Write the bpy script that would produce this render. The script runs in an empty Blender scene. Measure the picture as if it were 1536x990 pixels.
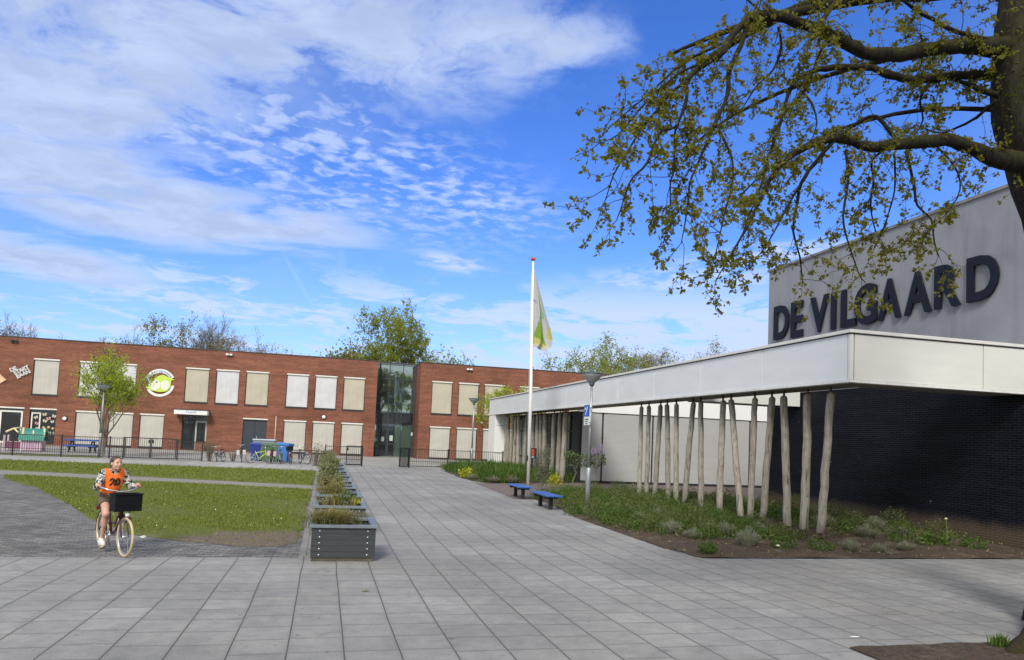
import bpy, math, random
import numpy as np
from mathutils import Vector, Matrix

RND = random.Random(11)
NPR = np.random.default_rng(5)
SC = bpy.context.scene
COL = SC.collection
R = math.radians
CAM_H = 2.08


# ------------------------------------------------------------------ node helpers
class NT:
    def __init__(s, tree):
        s.t = tree
        s.n = tree.nodes
        s.l = tree.links

    def new(s, typ, **kw):
        n = s.n.new(typ)
        for k, v in kw.items():
            setattr(n, k, v)
        return n

    def put(s, sock, v):
        if isinstance(v, bpy.types.NodeSocket):
            s.l.new(v, sock)
        elif v is not None:
            if isinstance(v, (tuple, list)) and len(v) == 3 and sock.type == 'RGBA':
                v = (*v, 1)
            sock.default_value = v

    def m(s, op, a, b=None, c=None, clamp=False):
        n = s.new('ShaderNodeMath', operation=op, use_clamp=clamp)
        for i, v in enumerate((a, b, c)):
            if v is not None:
                s.put(n.inputs[i], v)
        return n.outputs[0]

    def vm(s, op, a, b=None):
        n = s.new('ShaderNodeVectorMath', operation=op)
        s.put(n.inputs[0], a)
        if b is not None:
            s.put(n.inputs[1], b)
        return n.outputs[0]

    def sep(s, v):
        n = s.new('ShaderNodeSeparateXYZ')
        s.put(n.inputs[0], v)
        return n.outputs

    def comb(s, x=0, y=0, z=0):
        n = s.new('ShaderNodeCombineXYZ')
        for i, v in enumerate((x, y, z)):
            s.put(n.inputs[i], v)
        return n.outputs[0]

    def noise(s, vec, scale=1, detail=4, rough=.55, dist=0, lac=2.0, col=False):
        n = s.new('ShaderNodeTexNoise')
        s.put(n.inputs['Vector'], vec)
        s.put(n.inputs['Scale'], scale)
        n.inputs['Detail'].default_value = detail
        n.inputs['Roughness'].default_value = rough
        n.inputs['Distortion'].default_value = dist
        n.inputs['Lacunarity'].default_value = lac
        return n.outputs['Color' if col else 'Fac']

    def mix(s, fac, a, b, blend='MIX'):
        n = s.new('ShaderNodeMix', data_type='RGBA', blend_type=blend)
        s.put(n.inputs[0], fac)
        s.put(n.inputs[6], a)
        s.put(n.inputs[7], b)
        return n.outputs[2]

    def ramp(s, v, lo, hi, a=0.0, b=1.0):
        n = s.new('ShaderNodeMapRange', interpolation_type='SMOOTHSTEP')
        s.put(n.inputs[0], v)
        s.put(n.inputs[1], lo)
        s.put(n.inputs[2], hi)
        s.put(n.inputs[3], a)
        s.put(n.inputs[4], b)
        return n.outputs[0]

    def white(s, vec):
        n = s.new('ShaderNodeTexWhiteNoise', noise_dimensions='3D')
        s.put(n.inputs['Vector'], vec)
        return n.outputs['Value']

    def obj(s):
        return s.new('ShaderNodeTexCoord').outputs['Object']

    def pos(s):
        return s.new('ShaderNodeNewGeometry').outputs['Position']

    def bump(s, h, strength=.3, dist=.01):
        n = s.new('ShaderNodeBump')
        s.put(n.inputs['Height'], h)
        n.inputs['Strength'].default_value = strength
        n.inputs['Distance'].default_value = dist
        return n.outputs[0]


def newmat(name):
    m = bpy.data.materials.new(name)
    m.use_nodes = True
    t = NT(m.node_tree)
    b = m.node_tree.nodes['Principled BSDF']
    return m, t, b


def simple(name, col, rough=.6, metal=0.0, var=.12, scale=6.0, bump=0.0, spec=.5, stretch=None, world=False):
    """a plain surface with a little uneven tone and wear"""
    m, t, b = newmat(name)
    v = t.pos() if world else t.obj()
    if stretch:
        v = t.vm('MULTIPLY', v, stretch)
    n1 = t.noise(v, scale, 5, .6)
    n2 = t.noise(v, scale * .17, 3, .5)
    f = t.m('ADD', t.m('MULTIPLY', n1, .6), t.m('MULTIPLY', n2, .4))
    f = t.ramp(f, .3, .7, 1 - var, 1 + var)
    c = t.vm('MULTIPLY', t.comb(*col), t.comb(f, f, f))
    t.put(b.inputs['Base Color'], c)
    t.put(b.inputs['Roughness'], t.ramp(n1, .2, .8, max(.02, rough - .08), min(1, rough + .08)))
    b.inputs['Metallic'].default_value = metal
    b.inputs['Specular IOR Level'].default_value = spec
    if bump:
        t.put(b.inputs['Normal'], t.bump(n1, bump, .01))
    return m


M = {}


def make_materials():
    # --- concrete slabs, 0.5 m, continuous joints along the path
    def slabs(name, base, size=.5, shift=.277, seed=0., depth=.5):
        m, t, b = newmat(name)
        p = t.pos()
        x, y, z = t.sep(p)
        wob = t.noise(t.comb(x, y, seed), .35, 2, .5)
        wob = t.m('MULTIPLY', t.m('SUBTRACT', wob, .5), .05)
        u = t.m('DIVIDE', t.m('SUBTRACT', t.m('ADD', x, wob), shift), size)
        cu = t.m('FLOOR', u)
        fu = t.m('SUBTRACT', u, cu)
        off = t.m('MULTIPLY', t.white(t.comb(cu, seed, 3.1)), .22)
        v = t.m('DIVIDE', t.m('ADD', t.m('ADD', y, wob), off), depth)
        cv = t.m('FLOOR', v)
        fv = t.m('SUBTRACT', v, cv)
        du = t.m('MULTIPLY', t.m('MINIMUM', fu, t.m('SUBTRACT', 1, fu)), size)
        dv = t.m('MULTIPLY', t.m('MINIMUM', fv, t.m('SUBTRACT', 1, fv)), depth)
        rnd = t.white(t.comb(cu, cv, seed))
        fine = t.noise(p, 55, 5, .65)
        mid = t.noise(p, 5.5, 4, .6)
        big = t.noise(p, .32, 3, .5)
        jw = t.m('ADD', .0022, t.m('MULTIPLY', mid, .0055))
        ju = t.ramp(du, t.m('MULTIPLY', jw, .7), t.m('MULTIPLY', jw, 1.5), 1, 0)
        jv = t.ramp(dv, t.m('MULTIPLY', jw, .25), t.m('MULTIPLY', jw, 1.0), .95, 0)
        joint = t.m('MAXIMUM', ju, jv)
        tone = t.m('ADD', t.ramp(rnd, 0, 1, .95, 1.04), t.ramp(t.m('POWER', rnd, 30), 0, 1, 0, .14))
        tone = t.m('MULTIPLY', tone, t.ramp(fine, .25, .75, .86, 1.12))
        tone = t.m('MULTIPLY', tone, t.ramp(mid, .25, .75, .86, 1.10))
        tone = t.m('MULTIPLY', tone, t.ramp(big, .32, .68, .84, 1.12))
        stain = t.noise(t.comb(x, y, seed + 4), 1.7, 6, .7, .6)
        tone = t.m('MULTIPLY', tone, t.ramp(stain, .56, .74, 1.02, .78))
        pale = t.ramp(t.noise(t.comb(x, y, seed + 9), 2.4, 5, .7, .4), .66, .76, 0, .35)
        edge = t.ramp(t.m('MINIMUM', du, dv), .0, .05, .88, 1)
        tone = t.m('MULTIPLY', tone, edge)
        spk = t.ramp(t.noise(t.comb(x, y, seed + 2), 11, 1, .4), .735, .76, 1, .55)
        tone = t.m('MULTIPLY', tone, spk)
        c = t.vm('MULTIPLY', t.comb(*base), t.comb(tone, tone, tone))
        c = t.mix(t.ramp(t.noise(p, .5, 4), .38, .66, 0, .6), c, t.vm('MULTIPLY', c, (1.02, .99, .93)))
        c = t.mix(pale, c, (.42, .42, .40))
        moss = t.ramp(t.noise(p, 1.3, 3), .45, .65, 0, 1)
        jc = t.mix(moss, (.062, .056, .050), (.065, .068, .040))
        c = t.mix(joint, c, jc)
        t.put(b.inputs['Base Color'], c)
        t.put(b.inputs['Roughness'], t.ramp(mid, .3, .7, .72, .9))
        h = t.m('ADD', t.m('MULTIPLY', fine, .25), t.m('SUBTRACT', 1, joint))
        h = t.m('ADD', h, t.m('MULTIPLY', rnd, .35))
        t.put(b.inputs['Normal'], t.bump(h, .55, .012))
        return m

    M['slabs'] = slabs('concrete_slabs', (.243, .239, .234))
    M['yard'] = slabs('yard_slabs', (.29, .285, .275), .3, .1, 2.0, .3)
    M['strip'] = slabs('pale_slabs', (.31, .305, .30), .6, .0, 5.0, .6)

    # --- small stone setts laid on end
    m, t, b = newmat('stone_setts')
    p = t.pos()
    x, y, z = t.sep(p)
    br = t.new('ShaderNodeTexBrick')
    rot = t.new('ShaderNodeVectorRotate', rotation_type='Z_AXIS')
    t.put(rot.inputs['Vector'], t.vm('ADD', p, t.vm('MULTIPLY', t.noise(p, 1.5, 3, col=True), (.05, .05, 0))))
    rot.inputs['Angle'].default_value = .06
    t.put(br.inputs['Vector'], rot.outputs[0])
    br.inputs['Scale'].default_value = 1
    br.inputs['Brick Width'].default_value = .21
    br.inputs['Row Height'].default_value = .105
    br.inputs['Mortar Size'].default_value = .011
    br.inputs['Mortar Smooth'].default_value = .4
    br.inputs['Color1'].default_value = (.10, .098, .10, 1)
    br.inputs['Color2'].default_value = (.23, .222, .216, 1)
    br.inputs['Mortar'].default_value = (.085, .08, .066, 1)
    n1 = t.noise(p, 30, 5, .65)
    n2 = t.noise(p, .6, 4, .6)
    f = t.m('MULTIPLY', t.ramp(n1, .25, .75, .7, 1.25), t.ramp(n2, .3, .7, .75, 1.15))
    c = t.vm('MULTIPLY', br.outputs['Color'], t.comb(f, f, f))
    dirt = t.ramp(t.noise(p, .45, 5, .65), .52, .68, 0, .6)
    c = t.mix(dirt, c, (.15, .13, .10))
    t.put(b.inputs['Base Color'], c)
    b.inputs['Roughness'].default_value = .85
    h = t.m('ADD', t.m('MULTIPLY', br.outputs['Fac'], -1), t.m('MULTIPLY', n1, .6))
    t.put(b.inputs['Normal'], t.bump(h, .9, .02))
    M['setts'] = m

    # --- worn lawn soil and turf
    m, t, b = newmat('turf')
    p = t.pos()
    n1 = t.noise(p, 26, 6, .7)
    n2 = t.noise(p, 1.1, 4, .6)
    n3 = t.noise(p, .22, 3, .55)
    n4 = t.noise(t.vm('MULTIPLY', p, (1, .5, 1)), 4.5, 5, .7)
    c = t.mix(t.ramp(n1, .3, .7), (.080, .110, .016), (.17, .20, .040))
    c = t.mix(t.ramp(n2, .35, .7, 0, .7), c, (.13, .155, .030))
    c = t.mix(t.ramp(n4, .46, .70, 0, .85), c, (.16, .145, .065))
    x, y, z = t.sep(p)
    # trodden bare ground along the near rim and the right corner
    wear = t.m('ADD', t.ramp(y, 13.4, 16.8, .40, -.08), t.m('MULTIPLY', t.ramp(x, -3.0, -.3, 0, .28), t.ramp(y, 14, 19, 1, 0)))
    bare = t.ramp(t.m('ADD', t.noise(p, .9, 6, .7), wear), .66, .84)
    soil = t.mix(t.ramp(n1, .3, .7), (.125, .098, .07), (.235, .20, .155))
    c = t.mix(bare, c, soil)
    t.put(b.inputs['Base Color'], c)
    b.inputs['Roughness'].default_value = .95
    b.inputs['Specular IOR Level'].default_value = .15
    t.put(b.inputs['Normal'], t.bump(t.m('ADD', n1, t.m('MULTIPLY', n4, 1.5)), 1, .05))
    M['turf'] = m

    m, t, b = newmat('bed_soil')
    p = t.pos()
    n1 = t.noise(p, 22, 7, .72)
    n2 = t.noise(p, 1.6, 5, .65)
    c = t.mix(t.ramp(n1, .3, .72), (.028, .017, .010), (.125, .083, .052))
    c = t.mix(t.ramp(n2, .5, .7, 0, .6), c, (.19, .145, .10))
    chip = t.ramp(t.noise(p, 34, 2, .4), .70, .74)
    c = t.mix(chip, c, (.30, .24, .17))
    t.put(b.inputs['Base Color'], c)
    b.inputs['Roughness'].default_value = .95
    t.put(b.inputs['Normal'], t.bump(t.m('ADD', n1, n2), 1, .05))
    M['soil'] = m

    m, t, b = newmat('gravel_ground')
    p = t.pos()
    n1 = t.noise(p, 9, 6, .7)
    c = t.mix(n1, (.10, .10, .05), (.20, .19, .13))
    t.put(b.inputs['Base Color'], c)
    b.inputs['Roughness'].default_value = .95
    M['ground'] = m

    m, t, b = newmat('dusty_path')
    p = t.pos()
    n1 = t.noise(p, 14, 6, .7)
    c = t.mix(t.ramp(n1, .3, .7), (.155, .145, .125), (.27, .255, .225))
    t.put(b.inputs['Base Color'], c)
    b.inputs['Roughness'].default_value = .95
    t.put(b.inputs['Normal'], t.bump(n1, .6, .02))
    M['dusty'] = m

    m, t, b = newmat('red_clinker')
    p = t.pos()
    n1 = t.noise(p, 16, 5, .7)
    c = t.mix(t.ramp(n1, .3, .7), (.10, .075, .068), (.17, .13, .115))
    t.put(b.inputs['Base Color'], c)
    b.inputs['Roughness'].default_value = .9
    M['clinker'] = m

    # --- brick walls
    def brick(name, c1, c2, mortar, w, h, ms, rough, spec, patches, bumpd):
        m, t, b = newmat(name)
        p = t.pos()
        x, y, z = t.sep(p)
        vec = t.comb(t.m('ADD', x, y), z, 0)
        br = t.new('ShaderNodeTexBrick')
        t.put(br.inputs['Vector'], vec)
        br.inputs['Scale'].default_value = 1
        br.inputs['Brick Width'].default_value = w
        br.inputs['Row Height'].default_value = h
        br.inputs['Mortar Size'].default_value = ms
        br.inputs['Mortar Smooth'].default_value = .3
        br.inputs['Bias'].default_value = -.1
        br.inputs['Color1'].default_value = (*c1, 1)
        br.inputs['Color2'].default_value = (*c2, 1)
        br.inputs['Mortar'].default_value = (*mortar, 1)
        n1 = t.noise(p, 18, 4, .6)
        streak = t.noise(t.vm('MULTIPLY', p, (.35, .35, 2.6)), 1.5, 5, .65)
        big = t.noise(p, .25, 3, .5)
        f = t.m('MULTIPLY', t.ramp(n1, .25, .75, .82, 1.18), t.ramp(streak, .3, .7, .78, 1.2))
        f = t.m('MULTIPLY', f, t.ramp(big, .3, .7, .86, 1.1))
        c = t.vm('MULTIPLY', br.outputs['Color'], t.comb(f, f, f))
        c = patches(t, p, x, y, z, c, br)
        t.put(b.inputs['Base Color'], c)
        t.put(b.inputs['Roughness'], t.ramp(n1, .2, .8, rough - .1, rough + .1))
        b.inputs['Specular IOR Level'].default_value = spec
        hgt = t.m('ADD', t.m('MULTIPLY', br.outputs['Fac'], -1), t.m('MULTIPLY', n1, .4))
        t.put(b.inputs['Normal'], t.bump(hgt, .5, bumpd))
        return m

    def red_patch(t, p, x, y, z, c, br):
        pale = t.ramp(t.noise(t.vm('MULTIPLY', p, (.3, .3, 1.6)), 1.2, 5, .7), .6, .72, 0, .45)
        c = t.mix(pale, c, (.33, .14, .08))
        dark = t.ramp(t.noise(t.vm('MULTIPLY', p, (1.0, 1.0, .18)), .5, 4, .6), .56, .7, 0, .3)
        c = t.mix(dark, c, (.10, .036, .022))
        salt = t.m('MULTIPLY', t.ramp(t.noise(p, 2.6, 5, .7), .62, .7), t.ramp(z, .3, 1.4, 1, 0))
        return t.mix(t.m('MULTIPLY', salt, .6), c, (.5, .42, .36))

    M['brick'] = brick('red_brick', (.190, .066, .040), (.268, .097, .055), (.19, .115, .085), .22, .0625, .008, .85, .25, red_patch, .006)

    def black_patch(t, p, x, y, z, c, br):
        lime = t.m('MULTIPLY', t.ramp(t.noise(t.vm('MULTIPLY', p, (1, 1.0, 2.4)), 3.2, 4, .75), .69, .74),
                   t.ramp(t.noise(p, .33, 2, .5), .52, .62))
        c = t.mix(t.m('MULTIPLY', lime, .65), c, (.33, .34, .36))
        edge = t.m('ADD', z, t.m('MULTIPLY', t.m('SUBTRACT', t.noise(p, 2.5, 5, .7), .5), .35))
        splash = t.ramp(edge, .22, .66, .8, 0)
        return t.mix(splash, c, t.mix(br.outputs['Fac'], (.115, .080, .050), (.15, .12, .088)))

    M['black_brick'] = brick('black_glazed_brick', (.0022, .0029, .0085), (.0065, .0082, .020), (.022, .0225, .025), .24, .0625, .011, .55, .12, black_patch, .008)

    # --- white composite panels and renders
    M['white_panel'] = simple('white_panel', (.71, .73, .74), .38, 0, .05, 2.2, 0, .4, (.4, .4, 1.5))  # side-facing canopy panels, bluish skylight tinted into the white
    M['sunlit_panel'] = simple('sunlit_panel', (.69, .685, .645), .38, 0, .05, 2.2, 0, .4, (.4, .4, 1.5))  # same white panels facing the sun, warm sunlight tinted into the colour
    M['white_soffit'] = simple('white_soffit', (.80, .80, .78), .5, 0, .03, 1)
    M['grey_cladding'] = simple('grey_cladding', (.395, .392, .382), .55, 0, .05, 3, 0, .3, (.3, .3, 3))
    M['joint'] = simple('panel_joint', (.10, .10, .105), .7, 0, .1)
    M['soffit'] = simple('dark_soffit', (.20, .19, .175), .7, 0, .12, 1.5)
    m, t, b = newmat('grey_render')
    p = t.pos()
    n1 = t.noise(p, 1.2, 5, .6)
    st = t.noise(t.vm('MULTIPLY', p, (1, 1, .10)), 1.6, 5, .65)
    x, y, z = t.sep(p)
    f = t.m('MULTIPLY', t.ramp(n1, .3, .7, .93, 1.06), t.ramp(st, .48, .72, 1.03, .80))
    f = t.m('MULTIPLY', f, t.ramp(t.noise(p, .5, 2, .5), .62, .7, 1, .86))
    c = t.vm('MULTIPLY', t.comb(.238, .244, .275), t.comb(f, f, f))
    t.put(b.inputs['Base Color'], c)
    b.inputs['Roughness'].default_value = .8
    t.put(b.inputs['Normal'], t.bump(t.noise(p, 60, 4, .7), .25, .004))
    M['render'] = m

    # --- window blinds with faint seams
    def blind(name, col):
        m, t, b = newmat(name)
        v = t.obj()
        x, y, z = t.sep(v)
        wv = t.noise(t.vm('MULTIPLY', v, (9, 1, .25)), 1.4, 3, .5)
        f = t.m('MULTIPLY', t.ramp(wv, .3, .7, .97, 1.025), t.ramp(t.noise(v, 1.1, 3), .3, .7, .94, 1.05))
        c = t.vm('MULTIPLY', t.comb(*col), t.comb(f, f, f))
        t.put(b.inputs['Base Color'], c)
        b.inputs['Roughness'].default_value = .8
        b.inputs['Specular IOR Level'].default_value = .2
        return m
    M['blind_beige'] = blind('beige_blind', (.46, .425, .335))
    M['blind_white'] = blind('pale_blind', (.56, .565, .575))
    M['blind_grey'] = blind('grey_blind', (.47, .455, .405))

    def glass(name, tint, dark, refl, rough=.015):
        m, t, b = newmat(name)
        b.inputs['Base Color'].default_value = (*dark, 1)
        b.inputs['Roughness'].default_value = .25
        g = t.new('ShaderNodeBsdfGlossy')
        g.inputs['Color'].default_value = (*tint, 1)
        g.inputs['Roughness'].default_value = rough
        t.put(g.inputs['Normal'], t.bump(t.noise(t.pos(), .7, 2), .06, .05))
        mx = t.new('ShaderNodeMixShader')
        lw = t.new('ShaderNodeLayerWeight')
        lw.inputs['Blend'].default_value = .25
        t.put(mx.inputs[0], t.m('ADD', refl, t.m('MULTIPLY', lw.outputs['Fresnel'], .5), clamp=True))
        t.l.new(b.outputs[0], mx.inputs[1])
        t.l.new(g.outputs[0], mx.inputs[2])
        t.l.new(mx.outputs[0], t.n['Material Output'].inputs['Surface'])
        return m
    M['atrium_glass'] = glass('atrium_glass', (.60, .74, .73), (.012, .02, .02), .48)
    M['dark_glass'] = glass('dark_glass', (.5, .55, .6), (.008, .009, .011), .06)
    M['green_glass'] = glass('green_glass', (.35, .5, .45), (.05, .085, .06), .12, .1)

    M['frame_dark'] = simple('dark_frame', (.022, .024, .030), .5)
    M['frame_blue'] = simple('blue_grey_frame', (.035, .055, .072), .45)
    M['door_dark'] = simple('slate_door', (.030, .040, .050), .5)
    M['frame_white'] = simple('white_frame', (.68, .67, .62), .45)
    M['white_metal'] = simple('white_paint', (.72, .72, .70), .4)
    M['pole_white'] = simple('white_pole_paint', (.74, .74, .72), .35, 0, .06, 3)
    M['galv'] = simple('galvanised_steel', (.36, .385, .40), .45, .55, .16, 9)
    M['galv_pale'] = simple('pale_galvanised_steel', (.47, .49, .50), .45, .4, .12, 9)
    M['lamp_shade'] = simple('frosted_lamp_glass', (.36, .40, .40), .35, 0, .08)
    M['lamp_cap'] = simple('dark_lamp_cap', (.06, .075, .08), .4)
    M['fence'] = simple('black_fence_paint', (.014, .015, .017), .45)
    M['letters'] = simple('navy_letter_metal', (.006, .008, .018), .6, 0, .1, 6, 0, .25)
    M['dark_trim'] = simple('dark_trim', (.045, .045, .048), .6)
    M['coping'] = simple('pale_coping', (.68, .67, .64), .6, 0, .08, 3)
    M['coping_dark'] = simple('stained_coping', (.20, .19, .18), .7, 0, .3, 4)
    M['plank'] = simple('planter_boards', (.040, .045, .050), .55, 0, .22, 5, .12, .4, (1, 1, 9))
    M['plank_top'] = simple('planter_rim', (.15, .18, .215), .42, 0, .2, 6, .08, .5)
    M['plinth'] = simple('mossy_plinth', (.085, .075, .055), .85, 0, .3, 9)
    M['screw'] = simple('bright_screw', (.75, .75, .74), .3, .3)
    M['blue_plastic'] = simple('blue_bench_plastic', (.030, .105, .36), .38, 0, .14, 5)
    M['blue_table'] = simple('blue_table_plastic', (.030, .095, .36), .45)
    M['bench_leg'] = simple('black_bench_leg', (.016, .018, .020), .5)
    M['rubber'] = simple('black_rubber', (.018, .018, .019), .7)
    M['cream_tyre'] = simple('cream_tyre', (.52, .41, .24), .7)
    M['chrome'] = simple('chrome', (.62, .63, .65), .18, .95, .05)
    M['alu'] = simple('brushed_aluminium', (.50, .51, .53), .35, .8)
    M['spoke'] = simple('steel_spoke', (.40, .41, .43), .35, .7)
    M['basket'] = simple('black_crate_plastic', (.005, .0055, .008), .55, 0, .1, 6, 0, .2)
    M['lamp_lens'] = simple('headlight_lens', (.62, .64, .66), .12, .3)
    M['black'] = simple('black_plastic', (.015, .015, .017), .5)
    M['litter'] = simple('white_litter', (.72, .72, .72), .7)

    # --- weathered round logs
    def logm(name, c1, c2):
        m, t, b = newmat(name)
        v = t.obj()
        rr = t.new('ShaderNodeObjectInfo').outputs['Random']
        v2 = t.vm('ADD', v, t.comb(t.m('MULTIPLY', rr, 37), 0, t.m('MULTIPLY', rr, 11)))
        g = t.noise(t.vm('MULTIPLY', v2, (14, 14, 1.1)), 2.2, 5, .65)
        n = t.noise(v2, 4.5, 5, .65)
        crack = t.ramp(t.noise(t.vm('MULTIPLY', v2, (9, 9, .55)), 2.0, 3, .6, .3), .61, .66)
        c = t.mix(t.ramp(g, .28, .72), c1, c2)
        c = t.mix(t.ramp(n, .45, .75, 0, .55), c, (.115, .095, .068))
        x, y, z = t.sep(v)
        c = t.mix(t.ramp(z, .0, 1.3, .35, 0), c, (.36, .34, .31))
        knot = t.ramp(t.noise(v2, 5.5, 1, .4), .76, .80)
        c = t.mix(t.m('MULTIPLY', knot, .7), c, (.05, .04, .03))
        c = t.mix(t.m('MULTIPLY', crack, .75), c, (.035, .028, .022))
        c = t.vm('MULTIPLY', c, t.comb(*[t.ramp(rr, 0, 1, .85, 1.12)] * 3))
        t.put(b.inputs['Base Color'], c)
        b.inputs['Roughness'].default_value = .85
        t.put(b.inputs['Normal'], t.bump(t.m('SUBTRACT', g, crack), .5, .012))
        return m
    M['log'] = logm('weathered_log', (.23, .205, .165), (.40, .37, .31))
    M['rust'] = simple('rusty_steel', (.12, .075, .045), .8, .2, .3, 12)

    # --- bark and leaves
    def bark(name, c1, c2, moss=0.0, sc=1.0):
        m, t, b = newmat(name)
        v = t.obj()
        r = t.noise(t.vm('MULTIPLY', v, (11 * sc, 11 * sc, 2.6 * sc)), 1.6, 6, .7, .5)
        n = t.noise(v, 3.0, 4, .6)
        c = t.mix(t.ramp(r, .3, .7), c1, c2)
        if moss:
            nz = t.sep(t.new('ShaderNodeNewGeometry').outputs['Normal'])[2]
            k = t.m('MULTIPLY', t.ramp(t.m('ADD', t.m('MULTIPLY', nz, .25), n), .35, .70), moss)
            c = t.mix(k, c, (.045, .042, .008))
        t.put(b.inputs['Base Color'], c)
        b.inputs['Roughness'].default_value = .95
        b.inputs['Specular IOR Level'].default_value = .2
        t.put(b.inputs['Normal'], t.bump(r, 1, .035))
        return m
    M['oak_bark'] = bark('oak_bark', (.007, .006, .0045), (.027, .022, .016), .55)
    M['oak_base'] = bark('oak_trunk_bark', (.012, .010, .007), (.048, .040, .029), .4)
    M['bark'] = bark('grey_bark', (.12, .105, .085), (.25, .22, .18))

    def leaf(name, c1, c2, trans=.35, rough=.55):
        m, t, b = newmat(name)
        g = t.new('ShaderNodeNewGeometry')
        r = g.outputs['Random Per Island']
        n = t.noise(t.pos(), 1.3, 2)
        c = t.mix(t.m('MULTIPLY', t.m('ADD', r, n), .5), c1, c2)
        t.put(b.inputs['Base Color'], c)
        b.inputs['Roughness'].default_value = rough
        b.inputs['Specular IOR Level'].default_value = .3
        tr = t.new('ShaderNodeBsdfTranslucent')
        t.put(tr.inputs['Color'], t.vm('MULTIPLY', c, (1.3, 1.3, .6)))
        mx = t.new('ShaderNodeMixShader')
        mx.inputs[0].default_value = trans
        t.l.new(b.outputs[0], mx.inputs[1])
        t.l.new(tr.outputs[0], mx.inputs[2])
        t.l.new(mx.outputs[0], t.n['Material Output'].inputs['Surface'])
        return m
    M['oak_leaf'] = leaf('young_oak_leaf', (.10, .097, .011), (.21, .20, .030), .5)
    M['spring_leaf'] = leaf('spring_leaf', (.30, .38, .022), (.45, .53, .06), .6)
    M['tree_leaf'] = leaf('budding_leaf', (.19, .23, .030), (.33, .37, .06), .58)
    M['bud_leaf'] = leaf('sparse_bud', (.19, .17, .075), (.27, .235, .11), .3)
    M['dull_leaf'] = leaf('dull_leaf', (.17, .175, .055), (.26, .25, .09), .35)
    M['willow_leaf'] = leaf('bush_leaf', (.17, .175, .025), (.24, .235, .045), .4)
    M['grass_blade'] = leaf('grass_blade', (.130, .165, .020), (.235, .268, .050), .35)
    M['bed_green'] = leaf('bed_grass_blade', (.045, .095, .012), (.105, .175, .026), .3)
    M['bed_mid'] = leaf('bed_herb_leaf', (.075, .105, .026), (.15, .185, .055), .3)
    M['lavender'] = leaf('lavender_leaf', (.20, .215, .155), (.33, .335, .255), .25)
    M['olive_leaf'] = leaf('olive_shrub_leaf', (.11, .125, .08), (.20, .215, .15), .25)
    M['yellow_leaf'] = leaf('yellow_shrub_leaf', (.30, .32, .02), (.50, .49, .05), .3)
    M['straw'] = leaf('yellowed_grass_blade', (.21, .17, .06), (.33, .29, .12), .3)
    M['planter_leaf'] = leaf('planter_leaf', (.15, .165, .075), (.29, .30, .15), .35)
    M['lilac_leaf'] = leaf('lilac_leaf', (.055, .085, .032), (.11, .15, .055), .25)
    M['lilac_bloom'] = leaf('lilac_bloom', (.32, .22, .46), (.52, .42, .64), .3)
    M['petal'] = simple('pale_petal', (.62, .58, .34), .7)
    M['dry_bush'] = leaf('dry_bush_twig', (.11, .10, .06), (.17, .155, .09), .2)


make_materials()


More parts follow.
